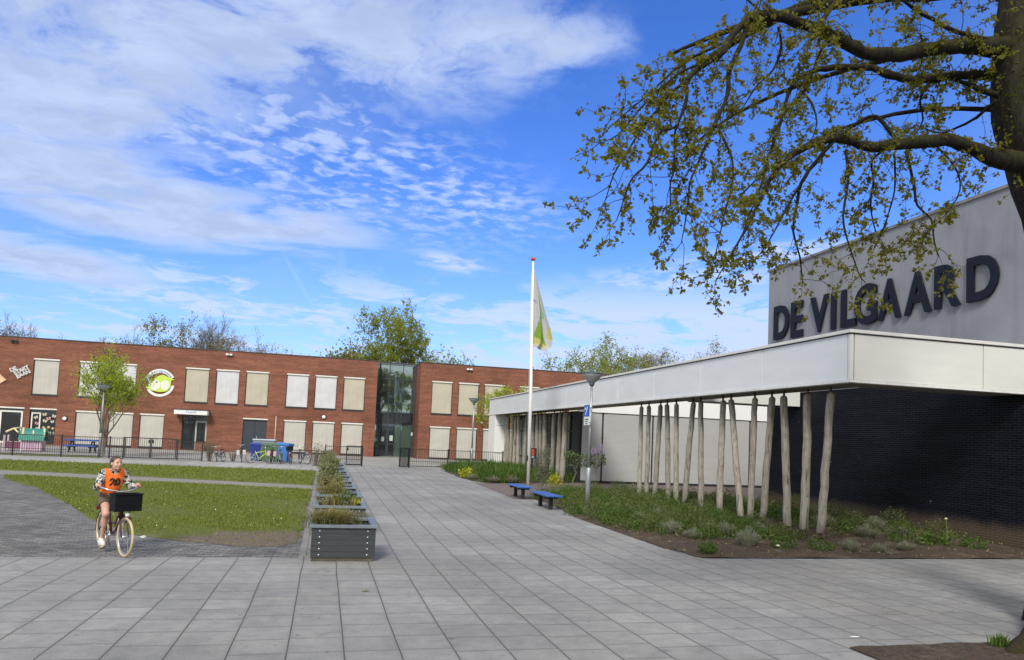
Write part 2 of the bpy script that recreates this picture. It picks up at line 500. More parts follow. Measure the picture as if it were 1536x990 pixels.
# ------------------------------------------------------------------ mesh helpers
class MB:
    def __init__(s):
        s.v, s.f, s.mi, s.sm = [], [], [], []

    def add(s, vs, fs, mi=0, smooth=False):
        o = len(s.v)
        s.v.extend([tuple(map(float, q)) for q in vs])
        for f in fs:
            s.f.append(tuple(i + o for i in f))
            s.mi.append(mi)
            s.sm.append(smooth)
        return s

    def box(s, x0, x1, y0, y1, z0, z1, mi=0):
        vs = [(x0, y0, z0), (x1, y0, z0), (x1, y1, z0), (x0, y1, z0), (x0, y0, z1), (x1, y0, z1), (x1, y1, z1), (x0, y1, z1)]
        return s.add(vs, [(0, 3, 2, 1), (4, 5, 6, 7), (0, 1, 5, 4), (1, 2, 6, 5), (2, 3, 7, 6), (3, 0, 4, 7)], mi)

    def cbox(s, x0, x1, y0, y1, z0, z1, c, mi=0):
        """box with its edges chamfered by c"""
        xs, ys, zs = (x0, x1), (y0, y1), (z0, z1)
        vs, idx = [], {}
        for i in (0, 1):
            for j in (0, 1):
                for k in (0, 1):
                    for ax in range(3):
                        p = [xs[i], ys[j], zs[k]]
                        sg = [1 - 2 * i, 1 - 2 * j, 1 - 2 * k]
                        for a in range(3):
                            if a != ax:
                                p[a] += sg[a] * c
                        idx[(i, j, k, ax)] = len(vs)
                        vs.append(p)
        fs = []
        for ax in range(3):
            o = [a for a in range(3) if a != ax]
            for e in (0, 1):
                q = []
                for (a, b) in ((0, 0), (1, 0), (1, 1), (0, 1)):
                    ijk = [0, 0, 0]
                    ijk[ax] = e
                    ijk[o[0]] = a
                    ijk[o[1]] = b
                    q.append(idx[(*ijk, ax)])
                fs.append(tuple(q))
        for ax in range(3):
            o = [a for a in range(3) if a != ax]
            for a in (0, 1):
                for b in (0, 1):
                    def key(e, face):
                        ijk = [0, 0, 0]
                        ijk[ax] = e
                        ijk[o[0]] = a
                        ijk[o[1]] = b
                        return idx[(*ijk, face)]
                    fs.append((key(0, o[0]), key(1, o[0]), key(1, o[1]), key(0, o[1])))
        for i in (0, 1):
            for j in (0, 1):
                for k in (0, 1):
                    fs.append((idx[(i, j, k, 0)], idx[(i, j, k, 1)], idx[(i, j, k, 2)]))
        return s.add(vs, fs, mi)

    def tube(s, pts, rad, n=8, mi=0, cap=True, smooth=True):
        P = [Vector(p) for p in pts]
        if not isinstance(rad, (list, tuple)):
            rad = [rad] * len(P)
        vs, fs = [], []
        up = None
        for i, p in enumerate(P):
            d = (P[min(i + 1, len(P) - 1)] - P[max(i - 1, 0)])
            d = d.normalized() if d.length > 1e-9 else Vector((0, 0, 1))
            if up is None:
                up = Vector((1, 0, 0)) if abs(d.x) < .9 else Vector((0, 1, 0))
            a = up - d * up.dot(d)
            a = a.normalized() if a.length > 1e-6 else d.orthogonal().normalized()
            up = a
            b = d.cross(a)
            for k in range(n):
                t = 2 * math.pi * k / n
                vs.append(p + (a * math.cos(t) + b * math.sin(t)) * rad[i])
        for i in range(len(P) - 1):
            for k in range(n):
                k2 = (k + 1) % n
                fs.append((i * n + k, i * n + k2, (i + 1) * n + k2, (i + 1) * n + k))
        s.add(vs, fs, mi, smooth)
        if cap:
            o = len(s.v) - len(vs)
            s.f.append(tuple(o + k for k in range(n))[::-1]); s.mi.append(mi); s.sm.append(False)
            e = o + (len(P) - 1) * n
            s.f.append(tuple(e + k for k in range(n))); s.mi.append(mi); s.sm.append(False)
        return s

    def lathe(s, prof, c=(0, 0, 0), n=16, mi=0, smooth=True):
        vs, fs = [], []
        for r, z in prof:
            for k in range(n):
                t = 2 * math.pi * k / n
                vs.append((c[0] + r * math.cos(t), c[1] + r * math.sin(t), c[2] + z))
        for i in range(len(prof) - 1):
            for k in range(n):
                k2 = (k + 1) % n
                fs.append((i * n + k, i * n + k2, (i + 1) * n + k2, (i + 1) * n + k))
        fs.append(tuple(range(n))[::-1])
        e = (len(prof) - 1) * n
        fs.append(tuple(e + k for k in range(n)))
        return s.add(vs, fs, mi, smooth)

    def ring(s, c, Rr, r, n=28, k=6, axis='y', mi=0):
        """a torus round c whose axle is the given axis"""
        vs, fs = [], []
        for i in range(n):
            a = 2 * math.pi * i / n
            for j in range(k):
                b = 2 * math.pi * j / k
                q = Rr + r * math.cos(b)
                u, w, h = q * math.cos(a), q * math.sin(a), r * math.sin(b)
                p = {'y': (u, h, w), 'x': (h, u, w), 'z': (u, w, h)}[axis]
                vs.append((c[0] + p[0], c[1] + p[1], c[2] + p[2]))
        for i in range(n):
            for j in range(k):
                i2, j2 = (i + 1) % n, (j + 1) % k
                fs.append((i * k + j, i2 * k + j, i2 * k + j2, i * k + j2))
        return s.add(vs, fs, mi, True)

    def prism(s, poly, z0, z1, mi=0):
        n = len(poly)
        vs = [(x, y, z0) for x, y in poly] + [(x, y, z1) for x, y in poly]
        fs = [tuple(range(n))[::-1], tuple(range(n, 2 * n))] + [(i, (i + 1) % n, n + (i + 1) % n, n + i) for i in range(n)]
        return s.add(vs, fs, mi)

    def ell(s, c, r, n=12, k=8, mi=0, rot=None):
        vs, fs = [], []
        for i in range(k + 1):
            a = math.pi * i / k
            for j in range(n):
                b = 2 * math.pi * j / n
                p = Vector((r[0] * math.sin(a) * math.cos(b), r[1] * math.sin(a) * math.sin(b), r[2] * math.cos(a)))
                if rot is not None:
                    p = rot @ p
                vs.append((c[0] + p.x, c[1] + p.y, c[2] + p.z))
        for i in range(k):
            for j in range(n):
                j2 = (j + 1) % n
                fs.append((i * n + j, (i + 1) * n + j, (i + 1) * n + j2, i * n + j2))
        return s.add(vs, fs, mi, True)

    def xf(s, mtx, start=0):
        for i in range(start, len(s.v)):
            s.v[i] = tuple(mtx @ Vector(s.v[i]))
        return s

    def mesh(s, name):
        me = bpy.data.meshes.new(name)
        me.from_pydata(s.v, [], s.f)
        me.polygons.foreach_set('material_index', s.mi)
        me.polygons.foreach_set('use_smooth', s.sm)
        me.update()
        return me

    def build(s, name, mats, parent=None, loc=None, rotz=None):
        me = s.mesh(name)
        for m in (mats if isinstance(mats, (list, tuple)) else [mats]):
            me.materials.append(M[m] if isinstance(m, str) else m)
        o = bpy.data.objects.new(name, me)
        COL.objects.link(o)
        if parent is not None:
            o.parent = parent
        if loc is not None:
            o.location = loc
        if rotz is not None:
            o.rotation_euler.z = rotz
        return o


def quads_obj(name, V, k, mats, parent=None, smooth=False):
    """V: (n, k, 3) array of separate k-gons -> one mesh object"""
    V = np.asarray(V, float)
    n = len(V)
    me = bpy.data.meshes.new(name)
    me.vertices.add(n * k)
    me.vertices.foreach_set('co', V.reshape(-1))
    me.loops.add(n * k)
    me.loops.foreach_set('vertex_index', np.arange(n * k, dtype=np.int32))
    me.polygons.add(n)
    me.polygons.foreach_set('loop_start', np.arange(0, n * k, k, dtype=np.int32))
    me.polygons.foreach_set('loop_total', np.full(n, k, dtype=np.int32))
    me.update(calc_edges=True)
    me.materials.append(M[mats] if isinstance(mats, str) else mats)
    o = bpy.data.objects.new(name, me)
    COL.objects.link(o)
    if parent is not None:
        o.parent = parent
    return o


def tag(o, label=None, cat=None, group=None, kind=None):
    if label:
        o['label'] = label
    if cat:
        o['category'] = cat
    if group:
        o['group'] = group
    if kind:
        o['kind'] = kind
    return o


def thing(name, label, cat, loc=(0, 0, 0), rotz=0.0, group=None):
    o = bpy.data.objects.new(name, None)
    o.empty_display_size = .2
    COL.objects.link(o)
    o.location = loc
    o.rotation_euler.z = rotz
    return tag(o, label, cat, group)


def dup(root, loc=None, rotz=None, label=None, group=None, scale=None):
    def cp(o, par):
        c = o.copy()
        COL.objects.link(c)
        c.parent = par
        for ch in o.children:
            cp(ch, c)
        return c
    r = cp(root, root.parent)
    if loc is not None:
        r.location = loc
    if rotz is not None:
        r.rotation_euler.z = rotz
    if label:
        r['label'] = label
    if group:
        r['group'] = group
    if scale is not None:
        r.scale = scale
    return r


def text_mesh(txt, size, depth, weight=0.0, align='CENTER', spacing=1.0):
    """returns (verts, faces) of extruded lettering in the XY plane"""
    cu = bpy.data.curves.new('lettering', 'FONT')
    cu.body = txt
    cu.size = size
    cu.extrude = depth
    cu.offset = weight
    cu.align_x = align
    cu.align_y = 'CENTER'
    cu.space_character = spacing
    cu.resolution_u = 4
    ob = bpy.data.objects.new('lettering', cu)
    COL.objects.link(ob)
    dg = bpy.context.evaluated_depsgraph_get()
    me = bpy.data.meshes.new_from_object(ob.evaluated_get(dg))
    v = [tuple(q.co) for q in me.vertices]
    f = [tuple(p.vertices) for p in me.polygons]
    bpy.data.objects.remove(ob)
    bpy.data.curves.remove(cu)
    bpy.data.meshes.remove(me)
    return v, f


def ORD(k):
    return ['first', 'second', 'third', 'fourth', 'fifth', 'sixth', 'seventh', 'eighth', 'ninth', 'tenth', 'eleventh',
            'twelfth', 'thirteenth', 'fourteenth', 'fifteenth'][k]

# ================================================================== the setting
def nearz(y):
    return .0155 * max(0.0, 12.55 - y)


def sheet(name, poly, z, mat, kind='structure'):
    mb = MB()
    mb.add([(x, y, z + nearz(y)) for x, y in poly], [tuple(range(len(poly)))])
    o = mb.build(name, mat)
    return tag(o, kind=kind)


sheet('ground', [(-700, 12.55), (700, 12.55), (700, 900), (-700, 900)], -.06, 'ground')
sheet('ground', [(-700, -200), (700, -200), (700, 12.55), (-700, 12.55)], -.06, 'ground')
sheet('plaza', [(-40, -60), (40, -60), (40, 12.55), (-40, 12.55)], 0, 'slabs')
sheet('path', [(-.30, 12.55), (7.4, 12.55), (7.4, 45.2), (-.30, 45.2)], 0, 'slabs')
sheet('sett_paving', [(-45, 12.55), (-.30, 12.55), (-.30, 45.2), (-45, 45.2)], -.004, 'setts')
sheet('school_yard', [(-45, 45.2), (34, 45.2), (34, 66.6), (-45, 66.6)], .0, 'yard')
sheet('pavement', [(-45, 40.3), (-14.9, 40.05), (-.30, 38.72), (-.30, 45.196), (-45, 45.196)], .006, 'strip')
sheet('trodden_path', [(-14, 33.5), (-12.1, 32.6), (-.32, 28.6), (-.32, 26.8), (-10.4, 29.9), (-13.5, 30.5)], .002, 'dusty')
sheet('clinker_path', [(6.4, 24.6), (16, 24.6), (24, 24.6), (24, 35), (12.4, 35), (9.3, 33.4), (7.3, 32.6), (6.6, 32.6)], .005, 'clinker')

LAWN_A = [(-11.0, 30.0), (-10.3, 28.2), (-9.3, 26.5), (-8.2, 24.8), (-7.0, 22.3), (-5.8, 19.8), (-5.1, 18.3), (-4.3, 16.6), (-3.4, 15.2),
          (-2.4, 14.3), (-1.3, 13.7), (-.7, 13.75), (-.42, 14.1), (-.36, 15), (-.36, 20), (-.36, 26.6), (-4.2, 27.9), (-8, 29.0)]
LAWN_B = [(-24, 36.5), (-12.2, 32.8), (-6, 30.8), (-.36, 28.75), (-.36, 38.55), (-14.9, 39.9), (-24, 40.1)]


def inside(x, y, poly):
    c = False
    j = len(poly) - 1
    for i in range(len(poly)):
        xi, yi = poly[i]
        xj, yj = poly[j]
        if (yi > y) != (yj > y) and x < (xj - xi) * (y - yi) / (yj - yi) + xi:
            c = not c
        j = i
    return c


def rag(poly, amp, step):
    """a poly with its sides cut finer and its edge made ragged"""
    out = []
    rr = random.Random(3)
    for i in range(len(poly)):
        a = Vector(poly[i])
        b = Vector(poly[(i + 1) % len(poly)])
        n = max(1, int((b - a).length / step))
        for k in range(n):
            p = a.lerp(b, k / n)
            out.append((p.x + rr.uniform(-amp, amp), p.y + rr.uniform(-amp, amp)))
    return out


def turf(name, poly, z, mat):
    p = rag(poly, .07, .35)
    mb = MB()
    n = len(p)
    cx = sum(q[0] for q in p) / n
    cy = sum(q[1] for q in p) / n
    inner = [(x + (cx - x) * .02, y + (cy - y) * .02) for x, y in p]
    mb.add([(x, y, 0.0) for x, y in p] + [(x, y, z) for x, y in inner],
           [(i, (i + 1) % n, n + (i + 1) % n, n + i) for i in range(n)] + [tuple(range(n, 2 * n))])
    o = mb.build(name, mat)
    return tag(o, kind='structure')


turf('lawn', LAWN_A, .028, 'turf')
turf('lawn', LAWN_B, .028, 'turf')
sheet('grass_verge', [(-30, 45.75), (-12.2, 45.75), (-12.2, 47.0), (-30, 47.6)], .012, 'turf')
sheet('grass_verge', [(6.9, 47.6), (8.5, 46.2), (24, 46.2), (24, 57), (10, 57), (8.2, 52)], .012, 'turf')

# kerb along the lawn edge and row of kerb stones beside the planters
mb = MB()
for k in range(14):
    y = 12.7 + k * 1.01
    mb.cbox(-.30, -.19, y, y + 1.0, -.05, .012, .004)
tag(mb.build('kerb', simple('kerb_concrete', (.20, .196, .19), .85, 0, .2, 8, .2)), kind='structure')

# --- planting beds as mounded soil
BED_A = [(6.95, 12.56), (6.78, 13.7), (6.74, 15.3), (6.72, 17.3), (6.80, 19.7), (6.95, 20.9), (7.15, 22.4), (7.2, 25.2), (8.2, 26.7),
         (9.6, 28.5), (12.3, 28.8), (15.99, 28.4), (15.99, 12.56)]
BED_B = [(7.25, 32.7), (6.85, 33.9), (6.64, 36.4), (6.75, 39), (6.85, 41.7), (7.2, 44), (7.7, 46.6), (11.0, 46.9), (11.0, 48.7), (12.2, 48.7), (12.2, 35.2), (9.3, 33.5)]


def edge_dist(x, y, poly):
    d = 9e9
    for i in range(len(poly)):
        ax, ay = poly[i]
        bx, by = poly[(i + 1) % len(poly)]
        l2 = (bx - ax) ** 2 + (by - ay) ** 2
        t = max(0, min(1, ((x - ax) * (bx - ax) + (y - ay) * (by - ay)) / l2))
        d = min(d, math.hypot(x - ax - t * (bx - ax), y - ay - t * (by - ay)))
    return d


def bed_z(x, y, poly):
    d = min(1, edge_dist(x, y, poly) / 1.0)
    if poly is BED_A:
        k = max(0, 1 - abs(x - 11.5) / 1.0) * max(0, min(1, (21.5 - y) / 1.5))
        d *= 1 - min(1, k * 2.2)
    return .012 + .075 * d * d * (3 - 2 * d) + .022 * math.sin(x * 3.1 + y) * math.sin(y * 2.3 - x) * d + .015 * math.sin(x * 9.7) * math.sin(y * 8.1) * d


def bed(name, poly):
    x0 = min(q[0] for q in poly); x1 = max(q[0] for q in poly)
    y0 = min(q[1] for q in poly); y1 = max(q[1] for q in poly)
    s = .14
    mb = MB()
    idx = {}
    def vid(i, j):
        if (i, j) not in idx:
            x = x0 + i * s; y = y0 + j * s
            idx[(i, j)] = len(mb.v)
            mb.v.append((x, y, bed_z(x, y, poly) + .012 * math.sin(i * 12.9898 + j * 78.233)))
        return idx[(i, j)]
    for i in range(int((x1 - x0) / s)):
        for j in range(int((y1 - y0) / s)):
            if inside(x0 + (i + .5) * s, y0 + (j + .5) * s, poly):
                mb.f.append((vid(i, j), vid(i + 1, j), vid(i + 1, j + 1), vid(i, j + 1)))
                mb.mi.append(0); mb.sm.append(True)
    p = rag(poly, .035, .25)
    mb.add([(x, y, .009) for x, y in p], [tuple(range(len(p)))])
    return tag(mb.build(name, 'soil'), kind='structure')


bed('planting_bed', BED_A)
bed('planting_bed', BED_B)
# tree pit: soil a little above the slabs
p = rag([(5.3, 6.02), (5.28, 6.58), (10.6, 6.62), (10.6, 3.0), (7.4, 3.0)], .03, .2)
mb = MB()
mb.add([(x, y, .012 + nearz(y)) for x, y in p], [tuple(range(len(p)))])
tag(mb.build('tree_pit', 'soil'), kind='structure')


# ================================================================== buildings
def part(mb, name, mats, root, parent=None):
    """builds a part given in world metres under a thing (root's place is taken off)"""
    mb.xf(Matrix.Translation(-root.location))
    return mb.build(name, mats, parent or root)


def pierced(mb, x0, x1, z0, z1, y, holes, depth):
    xs = sorted({x0, x1, *[h[0] for h in holes], *[h[1] for h in holes]})
    zs = sorted({z0, z1, *[h[2] for h in holes], *[h[3] for h in holes]})
    for i in range(len(xs) - 1):
        for j in range(len(zs) - 1):
            cx, cz = (xs[i] + xs[i + 1]) / 2, (zs[j] + zs[j + 1]) / 2
            if any(h[0] < cx < h[1] and h[2] < cz < h[3] for h in holes):
                continue
            mb.add([(xs[i], y, zs[j]), (xs[i + 1], y, zs[j]), (xs[i + 1], y, zs[j + 1]), (xs[i], y, zs[j + 1])], [(0, 1, 2, 3)])
    for a, b, c, d in holes:
        e = y + depth
        for q in ([(a, y, c), (a, y, d), (a, e, d), (a, e, c)], [(b, y, c), (b, e, c), (b, e, d), (b, y, d)],
                  [(a, y, d), (b, y, d), (b, e, d), (a, e, d)], [(a, y, c), (a, e, c), (b, e, c), (b, y, c)]):
            mb.add(q, [(0, 1, 2, 3)])


YF, YR, YG = 63.6, 62.8, 66.0
school = thing('school_building', 'two storey red brick school with rows of blinded windows and a glass entrance', 'school', (0, YF, 0))
UP = [(-21.95, 'g'), (-18.78, 'w'), (-16.49, 'w'), (-11.12, 'b'), (-8.81, 'w'), (-6.52, 'b'), (-3.34, 'w'), (-1.05, 'w'), (1.27, 'b')]
LO = [(-18.80, 'g'), (-16.49, 'g'), (-14.24, 'g'), (-3.36, 'g'), (-1.06, 'g'), (1.27, 'g')]
RUP = [8.63, 10.95, 13.24, 16.44, 18.71, 21.0]
RLO = [8.62, 10.94, 13.26, 15.55, 18.7]
ZU0, ZU1, ZL0, ZL1 = 3.82, 6.64, .10, 2.78
holes = [(x, x + 1.8, ZU0, ZU1) for x, _ in UP] + [(x, x + 1.8, ZL0, ZL1) for x, _ in LO]
holes += [(-26.4, -22.34, .05, 2.80), (-21.94, -20.13, .10, 2.80), (-11.12, -9.25, .05, 2.78), (-6.53, -4.67, .05, 2.77)]
mb = MB()
pierced(mb, -42, 4.05, -.1, 8.14, YF, holes, .22)
mb.add([(4.05, YF, -.1), (4.05, 78, -.1), (4.05, 78, 8.14), (4.05, YF, 8.14)], [(0, 1, 2, 3)])
mb.add([(-42, YF, -.1), (-42, YF, 8.14), (-42, 78, 8.14), (-42, 78, -.1)], [(0, 1, 2, 3)])
part(mb, 'wall', 'brick', school)
mb = MB()
pierced(mb, 7.62, 34, -.1, 8.18, YR, [(x, x + 1.8, ZU0 + .03, ZU1 + .05) for x in RUP] + [(x, x + 1.8, ZL0 - .04, ZL1 + .02) for x in RLO], .22)
mb.add([(7.62, YR, -.1), (7.62, YR, 8.18), (7.62, 78, 8.18), (7.62, 78, -.1)], [(0, 1, 2, 3)])
mb.add([(34, YR, -.1), (34, 78, -.1), (34, 78, 8.18), (34, YR, 8.18)], [(0, 1, 2, 3)])
part(mb, 'wall', 'brick', school)
mb = MB().box(-42.05, 4.09, YF - .04, 78, 8.14, 8.21).box(7.58, 34.05, YR - .04, 78, 8.18, 8.25).box(4.10, 7.57, YG - .05, 78, 8.20, 8.33)
part(mb, 'roof', 'dark_trim', school)

# one window of each blind, copied
def make_window(kind, h):
    w = 1.8
    fr = MB()
    t = .055
    fr.box(0, t, .05, .14, 0, h).box(w - t, w, .05, .14, 0, h).box(t, w - t, .05, .14, 0, .09).box(t, w - t, .05, .14, h - .06, h)
    fr.box(t, w - t, .13, .16, .09, h - .06)
    o = fr.build('window', 'frame_dark', school)
    bl = MB()
    n = 9
    vs, fs = [], []
    for i in range(n + 1):
        x = t + .004 + (w - 2 * t - .008) * i / n
        yy = .085 + .0014 * math.sin(i * 2.1)
        vs += [(x, yy, .093), (x, yy + .004, h - .10)]
    bl.add(vs, [(2 * i, 2 * i + 2, 2 * i + 3, 2 * i + 1) for i in range(n)], 0, True)
    bl.build('blind', {'g': 'blind_grey', 'w': 'blind_white', 'b': 'blind_beige'}[kind], o)
    MB().cbox(.005, w - .005, -.015, .075, h - .115, h - .008, .008).build('blind_cassette', 'frame_white', o)
    MB().box(-.02, w + .02, -.035, .045, -.05, -.004).build('sill', 'frame_dark', o)
    return o


PW = {}
def put_window(kind, h, x, y, z):
    k = (kind, round(h, 2))
    if k not in PW:
        PW[k] = o = make_window(kind, h)
    else:
        o = dup(PW[k])
    o.location = (x, y - YF, z)
    return o


for x, k in UP:
    put_window(k, ZU1 - ZU0, x, YF, ZU0)
for x, k in LO:
    put_window(k, ZL1 - ZL0, x, YF, ZL0)
for x in RUP:
    put_window('b', ZU1 - ZU0 + .02, x, YR, ZU0 + .03)
for x in RLO:
    put_window('g', ZL1 - ZL0 + .06, x, YR, ZL0 - .04)

# glazed classroom fronts on the far left
mb = MB().box(-26.4, -22.34, YF + .12, YF + .2, .05, 2.8)
w0 = part(mb, 'window', 'dark_glass', school)
mb = MB()
for x0, x1, z0, z1 in ((-23.95, -23.83, .06, 2.55), (-22.52, -22.40, .06, 2.55), (-23.83, -22.52, 2.43, 2.55), (-26.0, -24.3, 1.05, 1.15), (-24.42, -24.3, 1.15, 2.3), (-23.83, -22.52, .06, .22)):
    mb.box(x0, x1, YF + .05, YF + .115, z0, z1)
part(mb, 'frame', 'frame_white', school, w0)
part(MB().box(-26.4, -22.3, YF - .03, YF + .06, 2.72, 2.82), 'blind_cassette', 'frame_white', school, w0)
mb = MB().box(-25.2, -24.62, YF + .09, YF + .112, 1.2, 1.75).box(-25.4, -24.9, YF + .09, YF + .112, 1.9, 2.3)
part(mb, 'paper', simple('pinned_paper', (.45, .52, .56), .8), school, w0)
mb = MB().box(-21.94, -20.13, YF + .12, YF + .2, .10, 2.8)
w1 = part(mb, 'window', 'dark_glass', school)
mb = MB()
for x0, x1, z0, z1 in ((-21.83, -21.74, .12, 2.48), (-21.28, -21.19, .12, 2.48), (-21.74, -21.28, 2.39, 2.48), (-21.74, -21.28, .12, .2)):
    mb.box(x0, x1, YF + .05, YF + .115, z0, z1)
part(mb, 'frame', 'frame_white', school, w1)
part(MB().box(-21.94, -20.1, YF - .03, YF + .06, 2.72, 2.82), 'blind_cassette', 'frame_white', school, w1)

def butterfly(mb, x, z, s, rot):
    c, d = math.cos(rot), math.sin(rot)
    for sx in (-1, 1):
        for (px, pz, r) in ((.55, .32, .5), (.42, -.35, .38)):
            ring = []
            for k in range(9):
                a = 2 * math.pi * k / 9
                u, w = sx * (px + r * math.cos(a)), pz + r * math.sin(a) * .8
                ring.append((x + s * (u * c - w * d), YF + .108, z + s * (u * d + w * c)))
            mb.add(ring, [tuple(range(9)) if sx < 0 else tuple(range(9))[::-1]])

for col, items in (((.55, .50, .34), [(-20.95, 2.35, .15, .2), (-21.52, 2.1, .15, .5), (-20.9, 1.85, .16, -.2)]),
                   ((.62, .30, .30), [(-20.65, 2.05, .16, .3), (-21.45, 1.65, .14, -.4)]),
                   ((.58, .58, .48), [(-20.3, 2.25, .15, -.3), (-20.38, 1.82, .13, .2)])):
    mb = MB()
    for q in items:
        butterfly(mb, *q)
    part(mb, 'paper_butterfly', simple('butterfly_paper', col, .8), school, w1)
mb = MB()
for k, (x, z) in enumerate(((-20.95, 1.32), (-20.6, 1.36), (-20.3, 1.28), (-20.78, 1.12), (-21.4, 1.25))):
    mb.lathe([(.001, -.004), (.13, 0), (.001, .006)], (0, 0, 0), 10)
    st = len(mb.v) - 30
    mb.xf(Matrix.Translation((x, YF + .106, z)) @ Matrix.Rotation(R(90), 4, 'X'), st)
part(mb, 'paper_flower', simple('flower_paper', (.50, .36, .22), .8), school, w1)
mb = MB()
for x in (-21.0, -20.85, -20.6, -20.45, -20.25):
    mb.box(x - .02, x + .02, YF + .098, YF + .110, .82, 1.08)
    mb.add([(x - .12, YF + .1, 1.02), (x, YF + .1, .90), (x + .12, YF + .1, 1.02), (x, YF + .1, .97)], [(0, 1, 2, 3)])
part(mb, 'paper_stem', simple('stem_paper', (.26, .36, .22), .8), school, w1)

# side entrance under a white box canopy
mb = MB().box(-11.12, -9.25, YF + .20, YF + .24, .05, 2.78)
d0 = part(mb, 'door', 'dark_glass', school)
mb = MB().box(-10.12, -10.02, YF + .10, YF + .19, .06, 2.36).box(-9.37, -9.27, YF + .10, YF + .19, .06, 2.36).box(-10.02, -9.37, YF + .10, YF + .19, 2.27, 2.36).box(-10.02, -9.37, YF + .10, YF + .19, .06, .16)
part(mb, 'frame', simple('grey_door_frame', (.42, .43, .42), .5), school, d0)
mb = MB().box(-11.11, -10.14, YF + .10, YF + .18, 2.36, 2.44).box(-11.11, -11.04, YF + .10, YF + .18, .06, 2.36).box(-10.2, -10.14, YF + .10, YF + .18, .06, 2.36)
part(mb, 'frame', 'frame_dark', school, d0)
mb = MB().cbox(-11.6, -9.15, YF - .95, YF - .01, 2.84, 3.21, .012)
ca = part(mb, 'canopy', 'white_metal', school)
part(MB().box(-11.66, -9.09, YF - 1.0, YF - .01, 3.212, 3.26), 'canopy_cap', 'dark_trim', school, ca)
mb = MB()
for i, x in enumerate((-10.72, -10.58, -10.44, -10.32, -10.18, -10.06)):
    hh = (.15, .11, .11, .16, .11, .15)[i]
    mb.box(x, x + .055, YF - .962, YF - .951, 2.965, 2.965 + hh)
    mb.box(x + .055, x + .10, YF - .962, YF - .951, 2.965 + hh * .35, 2.965 + hh * .62)
part(mb, 'lettering', simple('pale_blue_lettering', (.30, .42, .60), .6), school, ca)

# dark double doors behind the bins
mb = MB().box(-6.53, -4.67, YF + .12, YF + .2, .05, 2.77)
d1 = part(mb, 'door', 'door_dark', school)
mb = MB().box(-5.62, -5.58, YF + .10, YF + .119, .06, 2.6).box(-6.5, -4.7, YF + .10, YF + .119, 2.6, 2.66)
part(mb, 'door_seam', 'frame_dark', school, d1)
part(MB().box(-6.55, -4.62, YF - .03, YF + .06, 2.69, 2.79), 'blind_cassette', 'frame_white', school, d1)
part(MB().tube([(-5.42, YF + .07, 1.0), (-5.42, YF + .07, 1.35)], .015), 'handle', 'alu', school, d1)
part(MB().tube([(-3.98, YF - .05, .05), (-3.98, YF - .05, 3.05)], .045, 8), 'rain_pipe', simple('pinkish_pipe', (.50, .36, .30), .6), school)

# glass entrance
mb = MB().box(4.06, 7.61, YG, YG + .05, 0, 8.2)
ag = part(mb, 'glass_front', 'atrium_glass', school)
mb = MB()
for x in (4.10, 5.28, 6.46, 7.56):
    mb.box(x - .035, x + .035, YG - .09, YG - .004, 0, 8.2)
for z in (2.78, 3.92, 4.62, 6.85, 8.12):
    mb.box(4.07, 7.60, YG - .075, YG - .006, z - .035, z + .035)
part(mb, 'mullion', 'frame_blue', school, ag)
mb = MB().box(4.16, 7.5, YG - .045, YG - .012, 6.92, 8.07)
part(mb, 'spandrel', 'atrium_glass', school, ag)
mb = MB().box(4.16, 7.5, YG - .045, YG - .012, 2.83, 3.87)
part(mb, 'spandrel', 'dark_glass', school, ag)
de = part(MB().box(4.62, 5.93, YG - .06, YG - .012, .03, 2.72), 'door', 'dark_glass', school, ag)
mb = MB()
for x in (4.58, 5.20, 5.33, 5.92):
    mb.box(x, x + .09, YG - .12, YG - .065, .02, 2.73)
for z in (.03, 1.05, 2.64):
    mb.box(4.67, 5.20, YG - .115, YG - .066, z, z + .09)
    mb.box(5.42, 5.92, YG - .115, YG - .066, z, z + .09)
mb.xf(Matrix.Translation(-school.location)); mb.build('door_frame', 'frame_blue', de)
mb = MB().box(4.80, 5.05, YG - .128, YG - .118, 1.32, 1.72).box(5.52, 5.80, YG - .128, YG - .118, 1.38, 1.86)
mb.xf(Matrix.Translation(-school.location)); mb.build('notice', simple('pale_green_notice', (.50, .60, .52), .8), de)
mb = MB().box(6.05, 6.40, YG - .05, YG - .012, .05, 2.70).box(6.55, 7.40, YG - .05, YG - .012, .05, 2.70)
part(mb, 'side_light', 'green_glass', school, ag)
part(MB().cbox(7.40, 7.52, YG - .14, YG - .06, 1.9, 2.2, .01), 'call_panel', 'white_metal', school, ag)

# things on the walls
def wall_lamp(x, y, z, label):
    t = thing('wall_lamp', label, 'lamp', (x, y, z), 0, 'round bulkhead lamps on the school')
    MB().lathe([(.2, 0), (.2, .06), (.15, .09)], n=20).xf(Matrix.Rotation(R(90), 4, 'X')).build('base', 'frame_dark', t)
    MB().lathe([(.155, .085), (.14, .12), (.08, .15), (.001, .155)], n=20).xf(Matrix.Rotation(R(90), 4, 'X')).build('diffuser', 'white_metal', t)


wall_lamp(-.19, YF, 3.16, 'round white lamp on the brick between two ground floor windows by the entrance')
wall_lamp(-19.51, YF, 2.10, 'round white lamp on the brick beside the decorated classroom window')


def floodlight(x, y, z, label, mat):
    t = thing('floodlight', label, 'floodlight', (x, y, z), 0, 'floodlights under the school roof')
    for s in (-1, 1):
        MB().cbox(s * .14 - .11, s * .14 + .11, -.24, -.06, -.07, .07, .015).build('lamp_head', mat, t)
    MB().box(-.05, .05, -.059, 0, -.05, .05).build('bracket', 'frame_dark', t)


